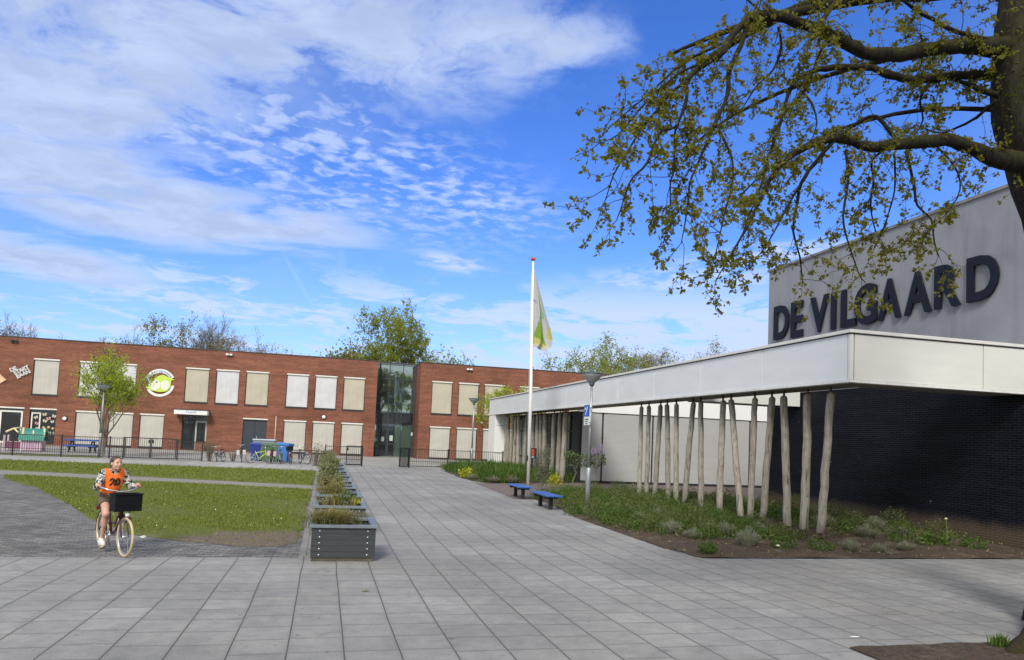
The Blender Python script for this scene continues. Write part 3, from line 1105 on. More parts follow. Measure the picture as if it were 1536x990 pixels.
floodlight(-7.91, YF, 7.86, 'pale double floodlight under the roof edge of the left brick wing', 'white_metal')
floodlight(11.81, YR, 7.86, 'double floodlight under the roof edge of the right brick wing', 'white_metal')
floodlight(-23.36, YF, 7.86, 'dark vent near the far left end of the roof edge', 'frame_dark')  # a vent, built with the floodlight shape
t = thing('security_camera', 'small white security camera on the right brick wing above a ground floor window', 'camera', (13.05, YR, 3.36))
MB().tube([(0, -.08, 0), (0, -.42, -.06)], .065, 10).build('housing', 'white_metal', t)
MB().cbox(-.07, .07, -.075, 0, -.09, .09, .01).build('bracket', 'white_metal', t)

# big picture sign with white lettering, tilted, on the far left
def frame_xz(ang, cx, cz, y):
    return Matrix.Translation((cx, y, cz)) @ Matrix.Rotation(-ang, 4, 'Y') @ Matrix.Rotation(R(90), 4, 'X')


M['grey_white'] = simple('grey_white_letter', (.52, .52, .51), .6)
sg = thing('wall_sign', 'tilted picture sign with white capital lettering on the brick at the far left', 'sign', (-23.4, YF, 5.3))
for i, (txt, u, v, s) in enumerate((('DE', -.31, .34, .40), ('START', .15, .03, .40), ('BAAN', .13, -.30, .40))):
    v_, f_ = text_mesh(txt, s, .03, .022, 'CENTER', .92)
    mb = MB().add(v_, f_)
    mb.xf(Matrix.Translation((0, -.06, 0)) @ frame_xz(R(31), .58 + u * .857 - v * .515, .24 + u * .515 + v * .857, 0))
    mb.build('lettering', 'grey_white', sg)
cols = [(.62, .40, .26), (.50, .16, .10), (.22, .09, .20), (.66, .52, .36)]
quad = [[(-.75, -.82), (-.27, -.45), (-.88, .12), (-1.35, -.12)], [(-1.1, -.47), (-1.36, -.13), (-2.4, -.1), (-2.4, -.5)],
        [(-.95, -.95), (-1.09, -.48), (-2.4, -.52), (-2.4, -1.1)], [(-2.4, -.45), (-.72, .28), (-.78, .42), (-2.4, -.2)]]
for c, q in zip(cols, quad):
    mb = MB().prism(q, 0, .03).xf(Matrix.Translation((0, -.04, 0)) @ Matrix.Rotation(R(14) * 0, 4, 'Y') @ Matrix.Rotation(R(90), 4, 'X'))
    mb.build('picture', simple('printed_picture', c, .6, 0, .35, 3), sg)

# round lime and white logo
lg = thing('wall_sign', 'round white and lime green logo sign with arched blue lettering on the brick', 'sign', (-12.95, YF, 5.24))

def arc_band(r0, r1, a0, a1, n=24):
    q = [(r1 * math.cos(a0 + (a1 - a0) * i / n), r1 * math.sin(a0 + (a1 - a0) * i / n)) for i in range(n + 1)]
    q += [(r0 * math.cos(a1 + (a0 - a1) * i / n), r0 * math.sin(a1 + (a0 - a1) * i / n)) for i in range(n + 1)]
    return q

TOX = Matrix.Rotation(R(90), 4, 'X')
def flat(poly, depth, mat, name, y):
    o = MB()
    n = len(poly)
    if name == 'band':
        k = n // 2
        vs = [(x, z, d) for d in (0, depth) for x, z in poly]
        fs = []
        for i in range(k - 1):
            a, b, c, d = i, i + 1, n - 2 - i, n - 1 - i
            fs += [(a, b, c, d), (n + d, n + c, n + b, n + a), (a, b, n + b, n + a), (c, d, n + d, n + c)]
        o.add(vs, fs)
    else:
        o.prism(poly, 0, depth)
    o.xf(Matrix.Translation((0, y, 0)) @ TOX)
    return o.build(name, mat, lg)
flat(arc_band(.82, 1.13, R(27), R(172)), .02, 'white_metal', 'band', -.02)
flat(arc_band(.88, 1.08, R(212), R(352)), .02, 'white_metal', 'band', -.02)
def blob(cx, cz, rx, rz, n=20, s=0.0):
    return [(cx + rx * math.cos(2 * math.pi * i / n), cz + rz * math.sin(2 * math.pi * i / n) * (1 + s * math.cos(2 * math.pi * i / n))) for i in range(n)]
lime = simple('lime_paint', (.50, .66, .08), .5, 0, .05)
pale_lime = simple('pale_lime_paint', (.60, .70, .36), .5, 0, .05)
flat([(-1.0, -.42), (-.55, -.62), (.05, -.72), (.55, -.62), (.8, -.3), (.84, .28), (1.08, .30), (.86, .42), (.55, .52), (.2, .68), (-.12, .58), (-.35, .42), (-.7, .28), (-.86, -.1)], .03, lime, 'emblem', -.045)
flat(blob(-.36, -.16, .44, .42), .01, simple('white_leaf', (.66, .70, .56), .5), 'emblem', -.076)
flat(blob(.40, -.14, .34, .40), .01, simple('white_leaf', (.68, .71, .60), .5), 'emblem', -.076)
word = 'Kinderopvang'
mb = MB()
for i, ch in enumerate(word):
    a = R(164 - 128 * i / (len(word) - 1))
    v_, f_ = text_mesh(ch, .30, .006, .006)
    s0 = len(mb.v)
    mb.add(v_, f_)
    mb.xf(Matrix.Translation((.965 * math.cos(a), -.048, .965 * math.sin(a))) @ Matrix.Rotation(-(a - R(90)), 4, 'Y') @ TOX, s0)
mb.build('lettering', simple('blue_lettering', (.10, .22, .48), .5), lg)

# ------------------------------------------------------------------ community hall with the white canopy
hall = thing('community_hall', 'community hall with black brick wall, grey render above and long white canopy', 'hall', (16, 14, 0))
part(MB().box(16.0, 40, 6.5, 24.5, 4.1, 8.78), 'upper_wall', 'render', hall)
part(MB().box(16.02, 40, 6.52, 24.48, -.1, 4.1), 'brick_wall', 'black_brick', hall)
part(MB().box(15.95, 40, 6.45, 24.55, 8.78, 8.86), 'roof_coping', 'coping_dark', hall)
part(MB().box(25.65, 40, 24.5, 35.2, -.1, 4.6), 'side_wall', 'grey_cladding', hall)
XC, YC, ZB, ZT = 11.1, 13.85, 3.62, 4.72
yj = [YC + .10, 17.19, 20.54, 23.87, 27.19, 30.4, 33.6, 37.0, 40.4, 43.8, 47.2, 50.7]
for a, b in zip(yj[:-1], yj[1:]):
    part(MB().cbox(XC, XC + .06, a + .012, b - .012, ZB + .07, ZT - .022, .004), 'fascia_panel', 'white_panel', hall)
xj = [XC + .10, 14.70, 16.0]
for a, b in zip(xj[:-1], xj[1:]):
    part(MB().cbox(a + .012, b - .012, YC, YC + .06, ZB + .07, ZT - .022, .004), 'fascia_panel', 'sunlit_panel', hall)
part(MB().cbox(XC - .004, XC + .085, YC - .004, YC + .085, ZB + .07, ZT - .022, .006), 'corner_post', 'sunlit_panel', hall)
# frame behind the panels (dark joints), coping and bottom lip
mb = MB().box(XC + .062, XC + .16, YC + .1, 50.7, ZB + .065, ZT - .025).box(XC + .1, 15.99, YC + .062, YC + .16, ZB + .065, ZT - .025)
part(mb, 'backing_frame', 'joint', hall)
mb = MB()
mb.cbox(XC - .05, XC + 1.15, YC - .05, 22.3, ZT, ZT + .075, .006)
mb.cbox(XC + 1.151, 15.99, YC - .05, YC + 1.15, ZT, ZT + .075, .006)
part(mb, 'coping', 'coping', hall)
part(MB().box(XC - .02, XC + .3, YC - .02, 22.2, ZT - .02, ZT - .001).box(XC + .31, 15.98, YC - .02, YC + .3, ZT - .02, ZT - .001), 'shadow_gap', 'dark_trim', hall)
part(MB().cbox(XC - .05, XC + 1.15, 22.302, 34.9, ZT, ZT + .075, .006).cbox(XC + 1.152, 15.98, 22.302, 23.5, ZT, ZT + .075, .006), 'coping', 'coping', hall)
part(MB().cbox(XC - .05, 40, 34.902, 50.75, ZT, ZT + .06, .006), 'roof', 'coping', hall)
part(MB().box(XC - .02, XC + .3, 22.21, 50.72, ZT - .02, ZT - .001).box(XC + .31, 25.6, 34.93, 50.7, ZT - .02, ZT - .001), 'shadow_gap', 'dark_trim', hall)
mb = MB().cbox(XC - .035, XC + .14, YC - .035, 50.72, ZB, ZB + .062, .005)
mb.cbox(XC + .142, 15.985, YC - .035, YC + .14, ZB, ZB + .062, .005)
part(mb, 'bottom_lip', 'white_metal', hall)
mb = MB().box(XC + .145, XC + 1.1, YC + .145, 22.45, ZB + .012, ZB + .04).box(XC + 1.101, 15.985, YC + .145, YC + 1.1, ZB + .012, ZB + .04)
mb.box(XC + .145, XC + 1.1, 22.45, 50.7, ZB + .012, ZB + .04)
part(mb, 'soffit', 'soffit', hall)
mb = MB().box(XC + 1.0, XC + 1.1, YC + 1.1, 22.45, ZB + .042, ZT - .02).box(XC + 1.1, 15.98, YC + 1.0, YC + 1.1, ZB + .042, ZT - .02)
part(mb, 'inner_fascia', 'white_panel', hall)
part(MB().cbox(XC + 1.102, 15.985, 22.46, 22.56, ZB - .02, ZT - .022, .006), 'inner_fascia', 'sunlit_panel', hall)
part(MB().box(XC + 1.0, XC + 1.1, 23.46, 34.9, ZB + .042, ZT - .02).box(XC + 1.102, 15.98, 23.36, 23.458, ZB - .02, ZT - .06), 'inner_fascia', 'white_panel', hall)
part(MB().cbox(XC + 1.12, 25.6, 34.95, 35.05, ZB - .07, ZT - .022, .006), 'upper_band', 'white_soffit', hall)
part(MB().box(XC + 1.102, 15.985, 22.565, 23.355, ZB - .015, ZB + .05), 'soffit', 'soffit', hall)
# white end wall
part(MB().box(XC + .003, 12.05, 48.8, 50.68, 0, ZB - .002), 'end_wall', 'white_soffit', hall)
part(MB().box(XC + .1, 11.97, 48.79, 48.802, 1.0, 1.018).box(XC + .1, 11.97, 48.79, 48.802, 2.9, 2.918), 'panel_joint', 'joint', hall)
# grey sliding wall panels in the recess
gx = [12.42, 13.56, 16.30, 19.1, 21.9, 25.6]
for a, b in zip(gx[:-1], gx[1:]):
    part(MB().cbox(a + .05, b - .05, 35.0, 35.08, .12, 3.50, .005), 'grey_panel', 'grey_cladding', hall)
part(MB().box(12.3, 25.6, 35.085, 35.2, 0, ZB - .02), 'backing_frame', 'frame_dark', hall)
part(MB().box(12.38, 25.6, 34.98, 35.084, .0, .115), 'base_rail', 'frame_dark', hall)
# dark corner and glass front behind the far log posts
gf = part(MB().box(12.35, 12.40, 35.2, 48.8, .02, ZB - .02), 'glass_front', 'green_glass', hall)
mb = MB()
for k in range(13):
    y = 35.25 + k * 1.125
    mb.box(12.27, 12.345, y - .04, y + .04, .02, ZB - .03)
for z in (.04, .95, 2.55, 3.4):
    mb.box(12.285, 12.344, 35.2, 48.8, z, z + .07)
mb.box(12.26, 12.345, 35.0, 35.9, .02, ZB - .03)
part(mb, 'mullion', 'frame_dark', hall, gf)
for ya, yb in ((41.9, 43.1), (46.3, 47.3)):
    part(MB().box(12.29, 12.345, ya, yb, .3, 3.3), 'roller_blind', 'blind_white', hall, gf)

# lettering on the grey wall
sg = thing('wall_sign', 'large dark navy capital letters mounted on the grey upper wall', 'sign', (16, 19.3, 6.68))
LET = [('D', 24.02, 23.12, 7.36, 6.12), ('E', 22.98, 22.32, 7.34, 6.06), ('V', 21.90, 20.96, 7.32, 6.08), ('I', 20.82, 20.60, 7.30, 6.08), ('L', 20.34, 19.66, 7.30, 6.07),
       ('G', 19.72, 18.74, 7.30, 6.03), ('A', 18.68, 17.78, 7.27, 6.06), ('A', 17.64, 16.69, 7.26, 6.06), ('R', 16.56, 15.71, 7.25, 6.07), ('D', 15.51, 14.58, 7.24, 6.08)]
for ch, ya, yb, z1, z0 in LET:
    v_, f_ = text_mesh(ch, 1.0, .05, .028)
    a = np.array(v_)
    mn, mx = a.min(0), a.max(0)
    a = (a - mn) / np.maximum(mx - mn, 1e-9)
    # text x runs towards smaller world y; depth along -x
    wv = [(-.03 - .07 * q[2], ya + (yb - ya) * q[0] - 19.3, z0 + (z1 - z0) * q[1] - 6.68) for q in a]
    MB().add(wv, f_).build('letter', 'letters', sg)

# ================================================================== fences
def fence_panel(mb, x0, x1, z0=.09, z1=1.16, y=0.0, mid=True):
    mb.box(x0, x1, y - .018, y + .018, z1 - .035, z1)
    mb.box(x0, x1, y - .018, y + .018, z0, z0 + .035)
    if mid:
        mb.box(x0, x1, y - .015, y + .015, z0 + .30, z0 + .325)
    n = max(2, round((x1 - x0) / .115))
    for k in range(n):
        x = x0 + (x1 - x0) * (k + .5) / n
        mb.box(x - .008, x + .008, y - .008, y + .008, z0 + .035, z1 - .035)
    return mb


def fence_run(label, xs, y, z1=1.16, group='black bar fences before the school'):
    t = thing('metal_fence', label, 'fence', (xs[0], y, 0), 0, group)
    for a, b in zip(xs[:-1], xs[1:]):
        fence_panel(MB(), a - xs[0] + .04, b - xs[0] - .04, .09, z1).build('bar_panel', 'fence', t)
    for x in xs:
        MB().cbox(x - xs[0] - .035, x - xs[0] + .035, -.035, .035, -.05, z1 + .07, .006).build('post', 'fence', t)
    return t


FY = 45.4
fence_run('long black bar fence before the playhouse and the blue picnic table', [-23.4, -21.1, -18.7, -16.34, -13.98, -11.58, -10.88], FY)
fence_run('short low black bar fence between the closed gate and the dry bush', [-8.06, -6.75], FY - .1, 1.10)
fence_run('short black bar fence between the planters and the open path', [.08, 2.24], FY)
fence_run('black bar fence from the open path to the white end wall', [5.08, 7.45, 8.87, 10.95], FY + .05)


def gate(label, loc, rot, w, group=None, lock=True):
    t = thing('metal_gate', label, 'gate', loc, rot, group)
    mb = MB().box(0, .05, -.025, .025, .06, 1.22).box(w - .05, w, -.025, .025, .06, 1.22)
    mb.box(.05, w - .05, -.025, .025, .06, .11).box(.05, w - .05, -.025, .025, 1.17, 1.22)
    mb.build('gate_frame', 'fence', t)
    mb = MB()
    n = round((w - .1) / .115)
    for k in range(n):
        x = .05 + (w - .1) * (k + .5) / n
        mb.box(x - .008, x + .008, -.008, .008, .11, 1.17)
    mb.build('bar_panel', 'fence', t)
    if lock:
        MB().cbox(w - .13, w - .02, -.045, .045, .92, 1.10, .008).build('lock', 'black', t)
    return t


gate('left leaf of the closed black double gate beside the small green tree', (-10.82, FY, 0), 0, 1.33, 'closed double gate leaves')
gate('right leaf of the closed black double gate beside the side entrance', (-8.14, FY, 0), R(180), 1.33, 'closed double gate leaves')
gate('open black gate leaf folded back against the fence near the planters', (2.22, FY - .06, 0), R(187), .95)
g = gate('open black gate leaf with mesh infill standing at the right of the path', (5.03, FY - .02, 0), R(228), .95)
mb = MB()
for k in range(30):
    mb.box(.06 + k * .0285, .066 + k * .0285, .010, .016, .12, 1.16)
for k in range(18):
    mb.box(.06, .89, .017, .022, .14 + k * .058, .146 + k * .058)
mb.build('mesh_infill', simple('dark_mesh', (.03, .033, .034), .7), g)

# ================================================================== street lamps
def street_lamp(loc, h, label, thick=1.25, rad=.34):
    t = thing('street_lamp', label, 'lamp', loc, 0, 'street lamps with funnel shaped heads')
    MB().tube([(0, 0, -.1), (0, 0, thick), (0, 0, thick + .06)], [.078, .076, .05], 14).build('base_pole', 'galv', t)
    MB().tube([(0, 0, thick + .05), (0, 0, h - .30)], [.048, .036], 12).build('pole', 'galv', t)
    MB().lathe([(.05, h - .40), (.075, h - .37), (.085, h - .30), (.06, h - .28)], n=18).build('collar', 'lamp_cap', t)
    MB().lathe([(.085, h - .298), (.16, h - .24), (rad * .80, h - .12), (rad * .97, h - .055), (rad * .97, h - .045)], n=24).build('lamp_shade', 'lamp_shade', t)
    MB().lathe([(rad * 1.02, h - .044), (rad * 1.03, h - .02), (rad * .6, h + .012), (.05, h + .03)], n=24).build('lamp_cap', 'lamp_cap', t)
    return t


street_lamp((7.62, 20.7, 0), 4.13, 'grey street lamp carrying a blue and white sign beside the blue benches')
street_lamp((8.70, 44.2, 0), 4.40, 'grey street lamp before the right brick wing and the white end wall', 1.3, .34)
street_lamp((-12.3, 46.2, 0), 4.12, 'grey street lamp before the small green tree at the left fence', 1.3, .36)

s = thing('street_sign', 'narrow blue and white sign plate strapped to the nearest street lamp', 'sign', (7.56, 20.62, 2.56), R(-84))
MB().cbox(-.36, .02, -.012, .012, 0, .61, .004).build('sign_plate', 'white_metal', s)
MB().box(-.355, .015, -.0175, -.0125, .26, .605).build('blue_field', simple('sign_blue', (.025, .11, .42), .4), s)
MB().add([(-.27, -.021, .30), (-.22, -.021, .30), (-.10, -.021, .56), (-.15, -.021, .56)], [(0, 1, 2, 3)]).box(-.31, -.24, -.0205, -.0185, .46, .53).build('pictogram', 'white_metal', s)
MB().box(-.30, -.05, -.017, -.0125, .16, .185).box(-.28, -.08, -.017, -.0125, .10, .12).box(-.24, -.12, -.017, -.0125, .035, .06).build('marking', 'black', s)
MB().box(-.02, .11, -.012, .02, .07, .10).box(-.02, .11, -.012, .02, .5, .53).build('bracket', 'galv', s)

# ================================================================== flagpole and flag
t = thing('flagpole', 'tall white flagpole with a red cap beside the blue benches', 'flagpole', (8.95, 32.06, 0))
MB().tube([(0, 0, -.1), (-.05, 0, 4), (-.2, 0, 10.2)], [.085, .075, .045], 16).build('pole', 'pole_white', t)
MB().lathe([(.05, 10.19), (.10, 10.22), (.115, 10.28), (.08, 10.34), (.001, 10.36)], (-.2, 0, 0), 16).build('finial', simple('red_cap', (.42, .06, .035), .5), t)
MB().cbox(-.13, -.08, -.10, -.06, 1.1, 1.35, .01).build('cleat', 'black', t)
MB().tube([(-.14, -.085, 1.2), (-.27, -.06, 9.6)], .006, 5).build('rope', 'white_metal', t)

LB = [(9.76, .03), (8.95, .28), (8.18, .52), (7.6, .70), (7.08, .88), (6.66, .98), (6.3, .94), (6.10, .66)]
FCOL = [('cloth_white', (.60, .61, .61)), ('cloth_pale_green', (.36, .54, .30)), ('cloth_green', (.26, .44, .06)), ('cloth_yellow', (.62, .58, .22)), ('cloth_grey', (.20, .21, .22))]
fmats = []
for nm, c in FCOL:
    mm, tt, bb = newmat(nm)
    bb.inputs['Base Color'].default_value = (*c, 1)
    bb.inputs['Roughness'].default_value = .8
    tr = tt.new('ShaderNodeBsdfTranslucent'); tr.inputs['Color'].default_value = (*c, 1)
    mx = tt.new('ShaderNodeMixShader'); mx.inputs[0].default_value = .4
    tt.l.new(bb.outputs[0], mx.inputs[1]); tt.l.new(tr.outputs[0], mx.inputs[2]); tt.l.new(mx.outputs[0], tt.n['Material Output'].inputs['Surface'])
    fmats.append(mm)
PATCH = [(1, [(.10, 9.3), (.20, 8.9), (.60, 7.6), (.34, 7.5), (.30, 8.2)]), (3, [(.74, 7.2), (1.1, 7.1), (1.1, 6.5), (.76, 6.7)]),
         (2, [(.33, 7.55), (.42, 7.3), (.74, 6.35), (.10, 6.75)]), (3, [(-.1, 6.9), (.10, 6.76), (.74, 6.36), (.6, 6.22), (-.1, 6.5)]),
         (4, [(.0, 8.52), (.12, 8.36), (.16, 8.25), (.0, 8.42)]), (4, [(.28, 7.62), (.40, 7.56), (.34, 7.5)]), (4, [(-.05, 6.62), (.08, 6.5), (-.05, 6.35)])]
mb = MB()
nu, nv = 34, 70
def edge_r(z):
    for (z0, x0), (z1, x1) in zip(LB[:-1], LB[1:]):
        if z0 >= z >= z1:
            return x0 + (x1 - x0) * (z0 - z) / (z0 - z1)
    return .46
grid = []
for j in range(nv + 1):
    v = j / nv
    z = 9.76 - v * 3.66
    w = max(edge_r(z), .02)
    for i in range(nu + 1):
        u = i / nu
        x = u * w
        sag = 0.0
        zz = z - (max(0, .0))
        if v > .9:
            zz = z + (1 - u) * (v - .9) * 2.0
        yy = .16 * math.sin(u * 8.5 + v * 2.0) * (.25 + u) * min(1, w * 1.6) + .05 * math.sin(u * 17 + v * 5) * w
        grid.append((x, yy, zz))
for j in range(nv):
    for i in range(nu):
        a = j * (nu + 1) + i
        q = (a, a + nu + 1, a + nu + 2, a + 1)
        cxp = sum(grid[k][0] for k in q) / 4
        czp = sum(grid[k][2] for k in q) / 4
        mi = 0
        for mid, poly in PATCH:
            if inside(cxp, czp, poly):
                mi = mid
        mb.f.append(q); mb.mi.append(mi); mb.sm.append(True)
mb.v = grid
me = mb.mesh('flag')
for q in fmats:
    me.materials.append(q)
o = bpy.data.objects.new('flag', me)
COL.objects.link(o)
o.location = (8.82, 32.06, 0)
mod = o.modifiers.new('cloth_thickness', 'SOLIDIFY'); mod.thickness = .004
tag(o, 'limp white, green and yellow flag hanging from the tall white flagpole', 'flag')

# ================================================================== benches
def bench(loc, L, label):
    t = thing('park_bench', label, 'bench', loc, 0, 'blue backless benches beside the path')
    for k in range(4):
        x = -.235 + k * .125
        MB().cbox(x, x + .113, -L / 2, L / 2, .395, .44, .008).build('seat_plank', 'blue_plastic', t)
    for s in (-1, 1):
        leg = MB().cbox(-.055, .055, s * L * .29 - .06, s * L * .29 + .06, -.05, .32, .01).build('leg', 'bench_leg', t)
        MB().cbox(-.22, .22, s * L * .29 - .05, s * L * .29 + .05, .322, .392, .01).build('crossbar', 'bench_leg', leg)
    return t


bench((6.72, 25.2, 0), 1.75, 'farther blue backless bench on black legs nearer the flagpole')
bench((6.64, 21.75, 0), 1.85, 'nearer blue backless bench on black legs before the green bed')

# ================================================================== planters
PLY = [12.14, 15.2, 17.75, 20.3, 23.0, 25.7, 28.6, 31.2, 34.6]
PW_, PD_, PH_ = 1.0, 1.06, .585
PLBL = ['dark grey plank planter nearest the camera, on a mossy plinth', 'second dark grey plank planter from the camera, with leafy herbs',
        'third dark grey plank planter from the camera', 'fourth dark grey plank planter from the camera', 'fifth dark grey plank planter from the camera',
        'sixth dark grey plank planter from the camera', 'seventh dark grey plank planter from the camera, half hidden by foliage',
        'eighth dark grey plank planter from the camera, last but one of its row', 'ninth dark grey plank planter, farthest of its row near the fence']
pl = thing('planter_box', PLBL[0], 'planter', (-.12, PLY[0], 0), 0, 'plank planters in a row along the path')
MB().box(.015, PW_ - .03, .02, PD_ - .03, 0, .066).build('plinth', 'plinth', pl)
mb = MB()
zb = .067
for k in range(5):
    z0 = zb + k * .0935
    wv = [.002, -.002, .001, -.001, .002][k]
    mb.cbox(0, PW_, .0 + wv, .032, z0, z0 + .0915, .003)
    mb.cbox(0, PW_, PD_ - .032, PD_, z0, z0 + .0915, .003)
    mb.cbox(0 + wv, .032, .033, PD_ - .033, z0, z0 + .0915, .003)
    mb.cbox(PW_ - .032, PW_ - wv, .033, PD_ - .033, z0, z0 + .0915, .003)
mb.box(.01, PW_ - .01, .01, PD_ - .01, .0675, .3)
mb.build('box', 'plank', pl)
mb = MB()
mb.cbox(-.03, PW_ + .03, -.035, .075, .536, PH_, .005).cbox(-.03, PW_ + .03, PD_ - .075, PD_ + .035, .536, PH_, .005)
mb.cbox(-.03, .08, .077, PD_ - .077, .535, PH_ - .002, .005).cbox(PW_ - .08, PW_ + .03, .077, PD_ - .077, .535, PH_ - .002, .005)
mb.build('rim', 'plank_top', pl)
mb = MB()
for k in range(5):
    z = zb + k * .0935 + .047
    for x in (.125, PW_ - .125):
        st = len(mb.v)
        mb.lathe([(.011, 0), (.011, .006), (.006, .010)], n=10)
        mb.xf(Matrix.Translation((x, 0, z)) @ Matrix.Rotation(R(90), 4, 'X'), st)
mb.build('screws', 'screw', pl)
mb = MB()
n = 14
vs = [(.033 + (PW_ - .066) * i / n, .033 + (PD_ - .066) * j / n, .46 + .02 * math.sin(i * 2.3) * math.cos(j * 1.9)) for i in range(n + 1) for j in range(n + 1)]
mb.add(vs, [(i * (n + 1) + j, (i + 1) * (n + 1) + j, (i + 1) * (n + 1) + j + 1, i * (n + 1) + j + 1) for i in range(n) for j in range(n)], 0, True)
mb.build('soil', 'soil', pl)
for k in range(1, 9):
    dup(pl, (-.12 + RND.uniform(-.03, .03), PLY[k], 0), RND.uniform(-.03, .03), PLBL[k])

# ================================================================== log posts
NEAR = [(25.95, 25.82), (25.18, 25.17), (24.21, 24.5), (23.6, 23.41), (22.95, 22.82), (21.75, 22.24), (21.24, 21.11), (19.96, 20.01), (19.41, 18.84),
        (18.2, 18.34), (17.46, 17.75), (16.93, 16.63), (15.99, 15.96), (15.13, 15.34)]
FAR = [(47.68, 47.93), (47.21, 47.15), (46.03, 46.49), (45.51, 45.54), (44.8, 44.54), (43.01, 43.19), (41.45, 41.3), (40.39, 40.36), (39.78, 39.6),
       (39.07, 38.85), (37.3, 37.45), (36.36, 36.36), (35.4, 35.63)]


def log_post(yt, yb, r, label, group, xt=11.55, xb=11.55, foot=True):
    t = thing('log_post', label, 'post', (xb, yb, 0), 0, group)
    rr = random.Random(int(yb * 1000))
    n = 9
    z0, z1 = (.155 if foot else .0), 3.44
    pts, rad = [], []
    for i in range(n + 1):
        f = i / n
        pts.append(((xt - xb) * f + rr.uniform(-.012, .012), (yt - yb) * f + rr.uniform(-.014, .014), z0 + (z1 - z0) * f))
        rad.append(r * (1.06 - .12 * f) * rr.uniform(.96, 1.04))
    pts = [(pts[0][0], pts[0][1], z0 - .012)] + pts + [(pts[-1][0], pts[-1][1], z1 + .05)]
    rad = [rad[0] * .86] + rad + [rad[-1] * .55]
    MB().tube(pts, rad, 16).build('log', 'log', t)
    dx, dy = xt - xb, yt - yb
    MB().tube([(dx, dy, 3.46), (dx, dy, 3.635)], .03, 8).build('top_pin', 'rust', t)
    if foot:
        f = MB().tube([(0, 0, .0), (0, 0, .15)], .032, 8).build('foot_pin', 'rust', t)
        MB().lathe([(.10, .040), (.10, .058), (.05, .060)], n=14).build('foot_plate', 'rust', f)


for k, (a, b) in enumerate(reversed(NEAR)):
    lean = 'leaning towards the camera' if a < b - .15 else ('leaning away at its top' if a > b + .15 else 'almost upright')
    log_post(a, b, .80 * (.118, .126, .122, .112, .104, .112, .116, .108, .11, .105, .108, .11, .102, .102)[k],
             f'{ORD(k)} weathered log post from the canopy corner, {lean}', 'log posts under the canopy beside the planting bed', 11.55 + RND.uniform(-.05, .05), 11.55)
for k, (a, b) in enumerate(reversed(FAR)):
    log_post(a, b, (.135, .125, .12, .135, .10, .11, .105, .11, .12, .105, .10, .11, .10)[k],
             f'{ORD(k)} log post before the dark glass front, counted from the grey panels', 'log posts before the glass front', 11.7 + RND.uniform(-.06, .06), 11.7, False)

# ================================================================== bins and yard furniture
def wheelie_bin(loc, rot, mat, label, s=1.0):
    t = thing('wheelie_bin', label, 'bin', loc, rot, 'wheeled rubbish bins behind the bicycles')
    mb = MB()
    b, u, h = .22 * s, .29 * s, .98 * s
    vs = [(-b, -b, .06), (b, -b, .06), (b, b, .06), (-b, b, .06), (-u, -u * 1.15, h), (u, -u * 1.15, h), (u, u * 1.15, h), (-u, u * 1.15, h)]
    mb.add(vs, [(0, 3, 2, 1), (4, 5, 6, 7), (0, 1, 5, 4), (1, 2, 6, 5), (2, 3, 7, 6), (3, 0, 4, 7)])
    mb.box(-u - .02, u + .02, -u * 1.15 - .02, u * 1.15 + .02, h - .08, h - .005)
    mb.build('body', mat, t)
    lid = MB()
    lid.add([(-u - .03, -u * 1.2 - .02, h), (u + .03, -u * 1.2 - .02, h), (u + .03, u * 1.25, h), (-u - .03, u * 1.25, h),
             (-u, -u * 1.1, h + .04), (u, -u * 1.1, h + .04), (u, u * 1.2, h + .10), (-u, u * 1.2, h + .10)],
            [(0, 3, 2, 1), (4, 5, 6, 7), (0, 1, 5, 4), (1, 2, 6, 5), (2, 3, 7, 6), (3, 0, 4, 7)])
    lid.build('lid', mat, t)
    MB().tube([(-u * .9, u * 1.3, h - .02), (u * .9, u * 1.3, h - .02)], .018, 8).build('handle', mat, t)
    for sx in (-1, 1):
        MB().ring((sx * (b + .03), b + .02, .10), .075, .028, 16, 6, 'x').build('wheel', 'rubber', t)


bg = simple('green_bin_plastic', (.085, .15, .075), .5, 0, .12, 4)
bb_ = simple('bright_blue_bin_plastic', (.05, .17, .44), .45, 0, .1, 4)
bd = simple('deep_blue_bin_plastic', (.020, .045, .27), .45, 0, .1, 4)
bgr = simple('grey_bin_plastic', (.23, .27, .30), .5, 0, .12, 4)
wheelie_bin((-3.42, 47.6, 0), R(5), bg, 'left of two green wheelie bins beside the bright blue bin', 1.06)
wheelie_bin((-2.86, 47.7, 0), R(-4), bg, 'right of two green wheelie bins beside the bright blue bin', 1.08)
wheelie_bin((-2.32, 47.5, 0), R(64), bb_, 'bright blue wheelie bin at the right end of the bins', 1.14)
wheelie_bin((-4.12, 48.4, 0), R(0), bd, 'deep blue wheelie bin before the dark double doors', 1.05)
t = thing('waste_container', 'wide grey flat lidded container standing behind the wheelie bins', 'container', (-3.75, 50.0, 0))
MB().cbox(-.65, .65, -.45, .45, .15, 1.22, .03).build('body', bgr, t)
MB().cbox(-.70, .70, -.5, .5, 1.225, 1.33, .03).build('lid', simple('pale_lid', (.42, .50, .56), .4), t)
for sx in (-1, 1):
    MB().ring((sx * .5, -.3, .09), .06, .025, 14, 6, 'x').build('wheel', 'rubber', t)

t = thing('litter_bin', 'small slate grey litter bin beside the glass entrance doors', 'bin', (4.36, 65.55, 0))
MB().lathe([(.19, 0), (.22, .1), (.24, .62), (.24, .66)], n=18).build('body', simple('slate_bin', (.075, .10, .12), .5), t)
MB().lathe([(.25, .662), (.25, .74), (.15, .82), (.02, .84)], n=18).build('lid', simple('slate_lid', (.05, .065, .075), .5), t)

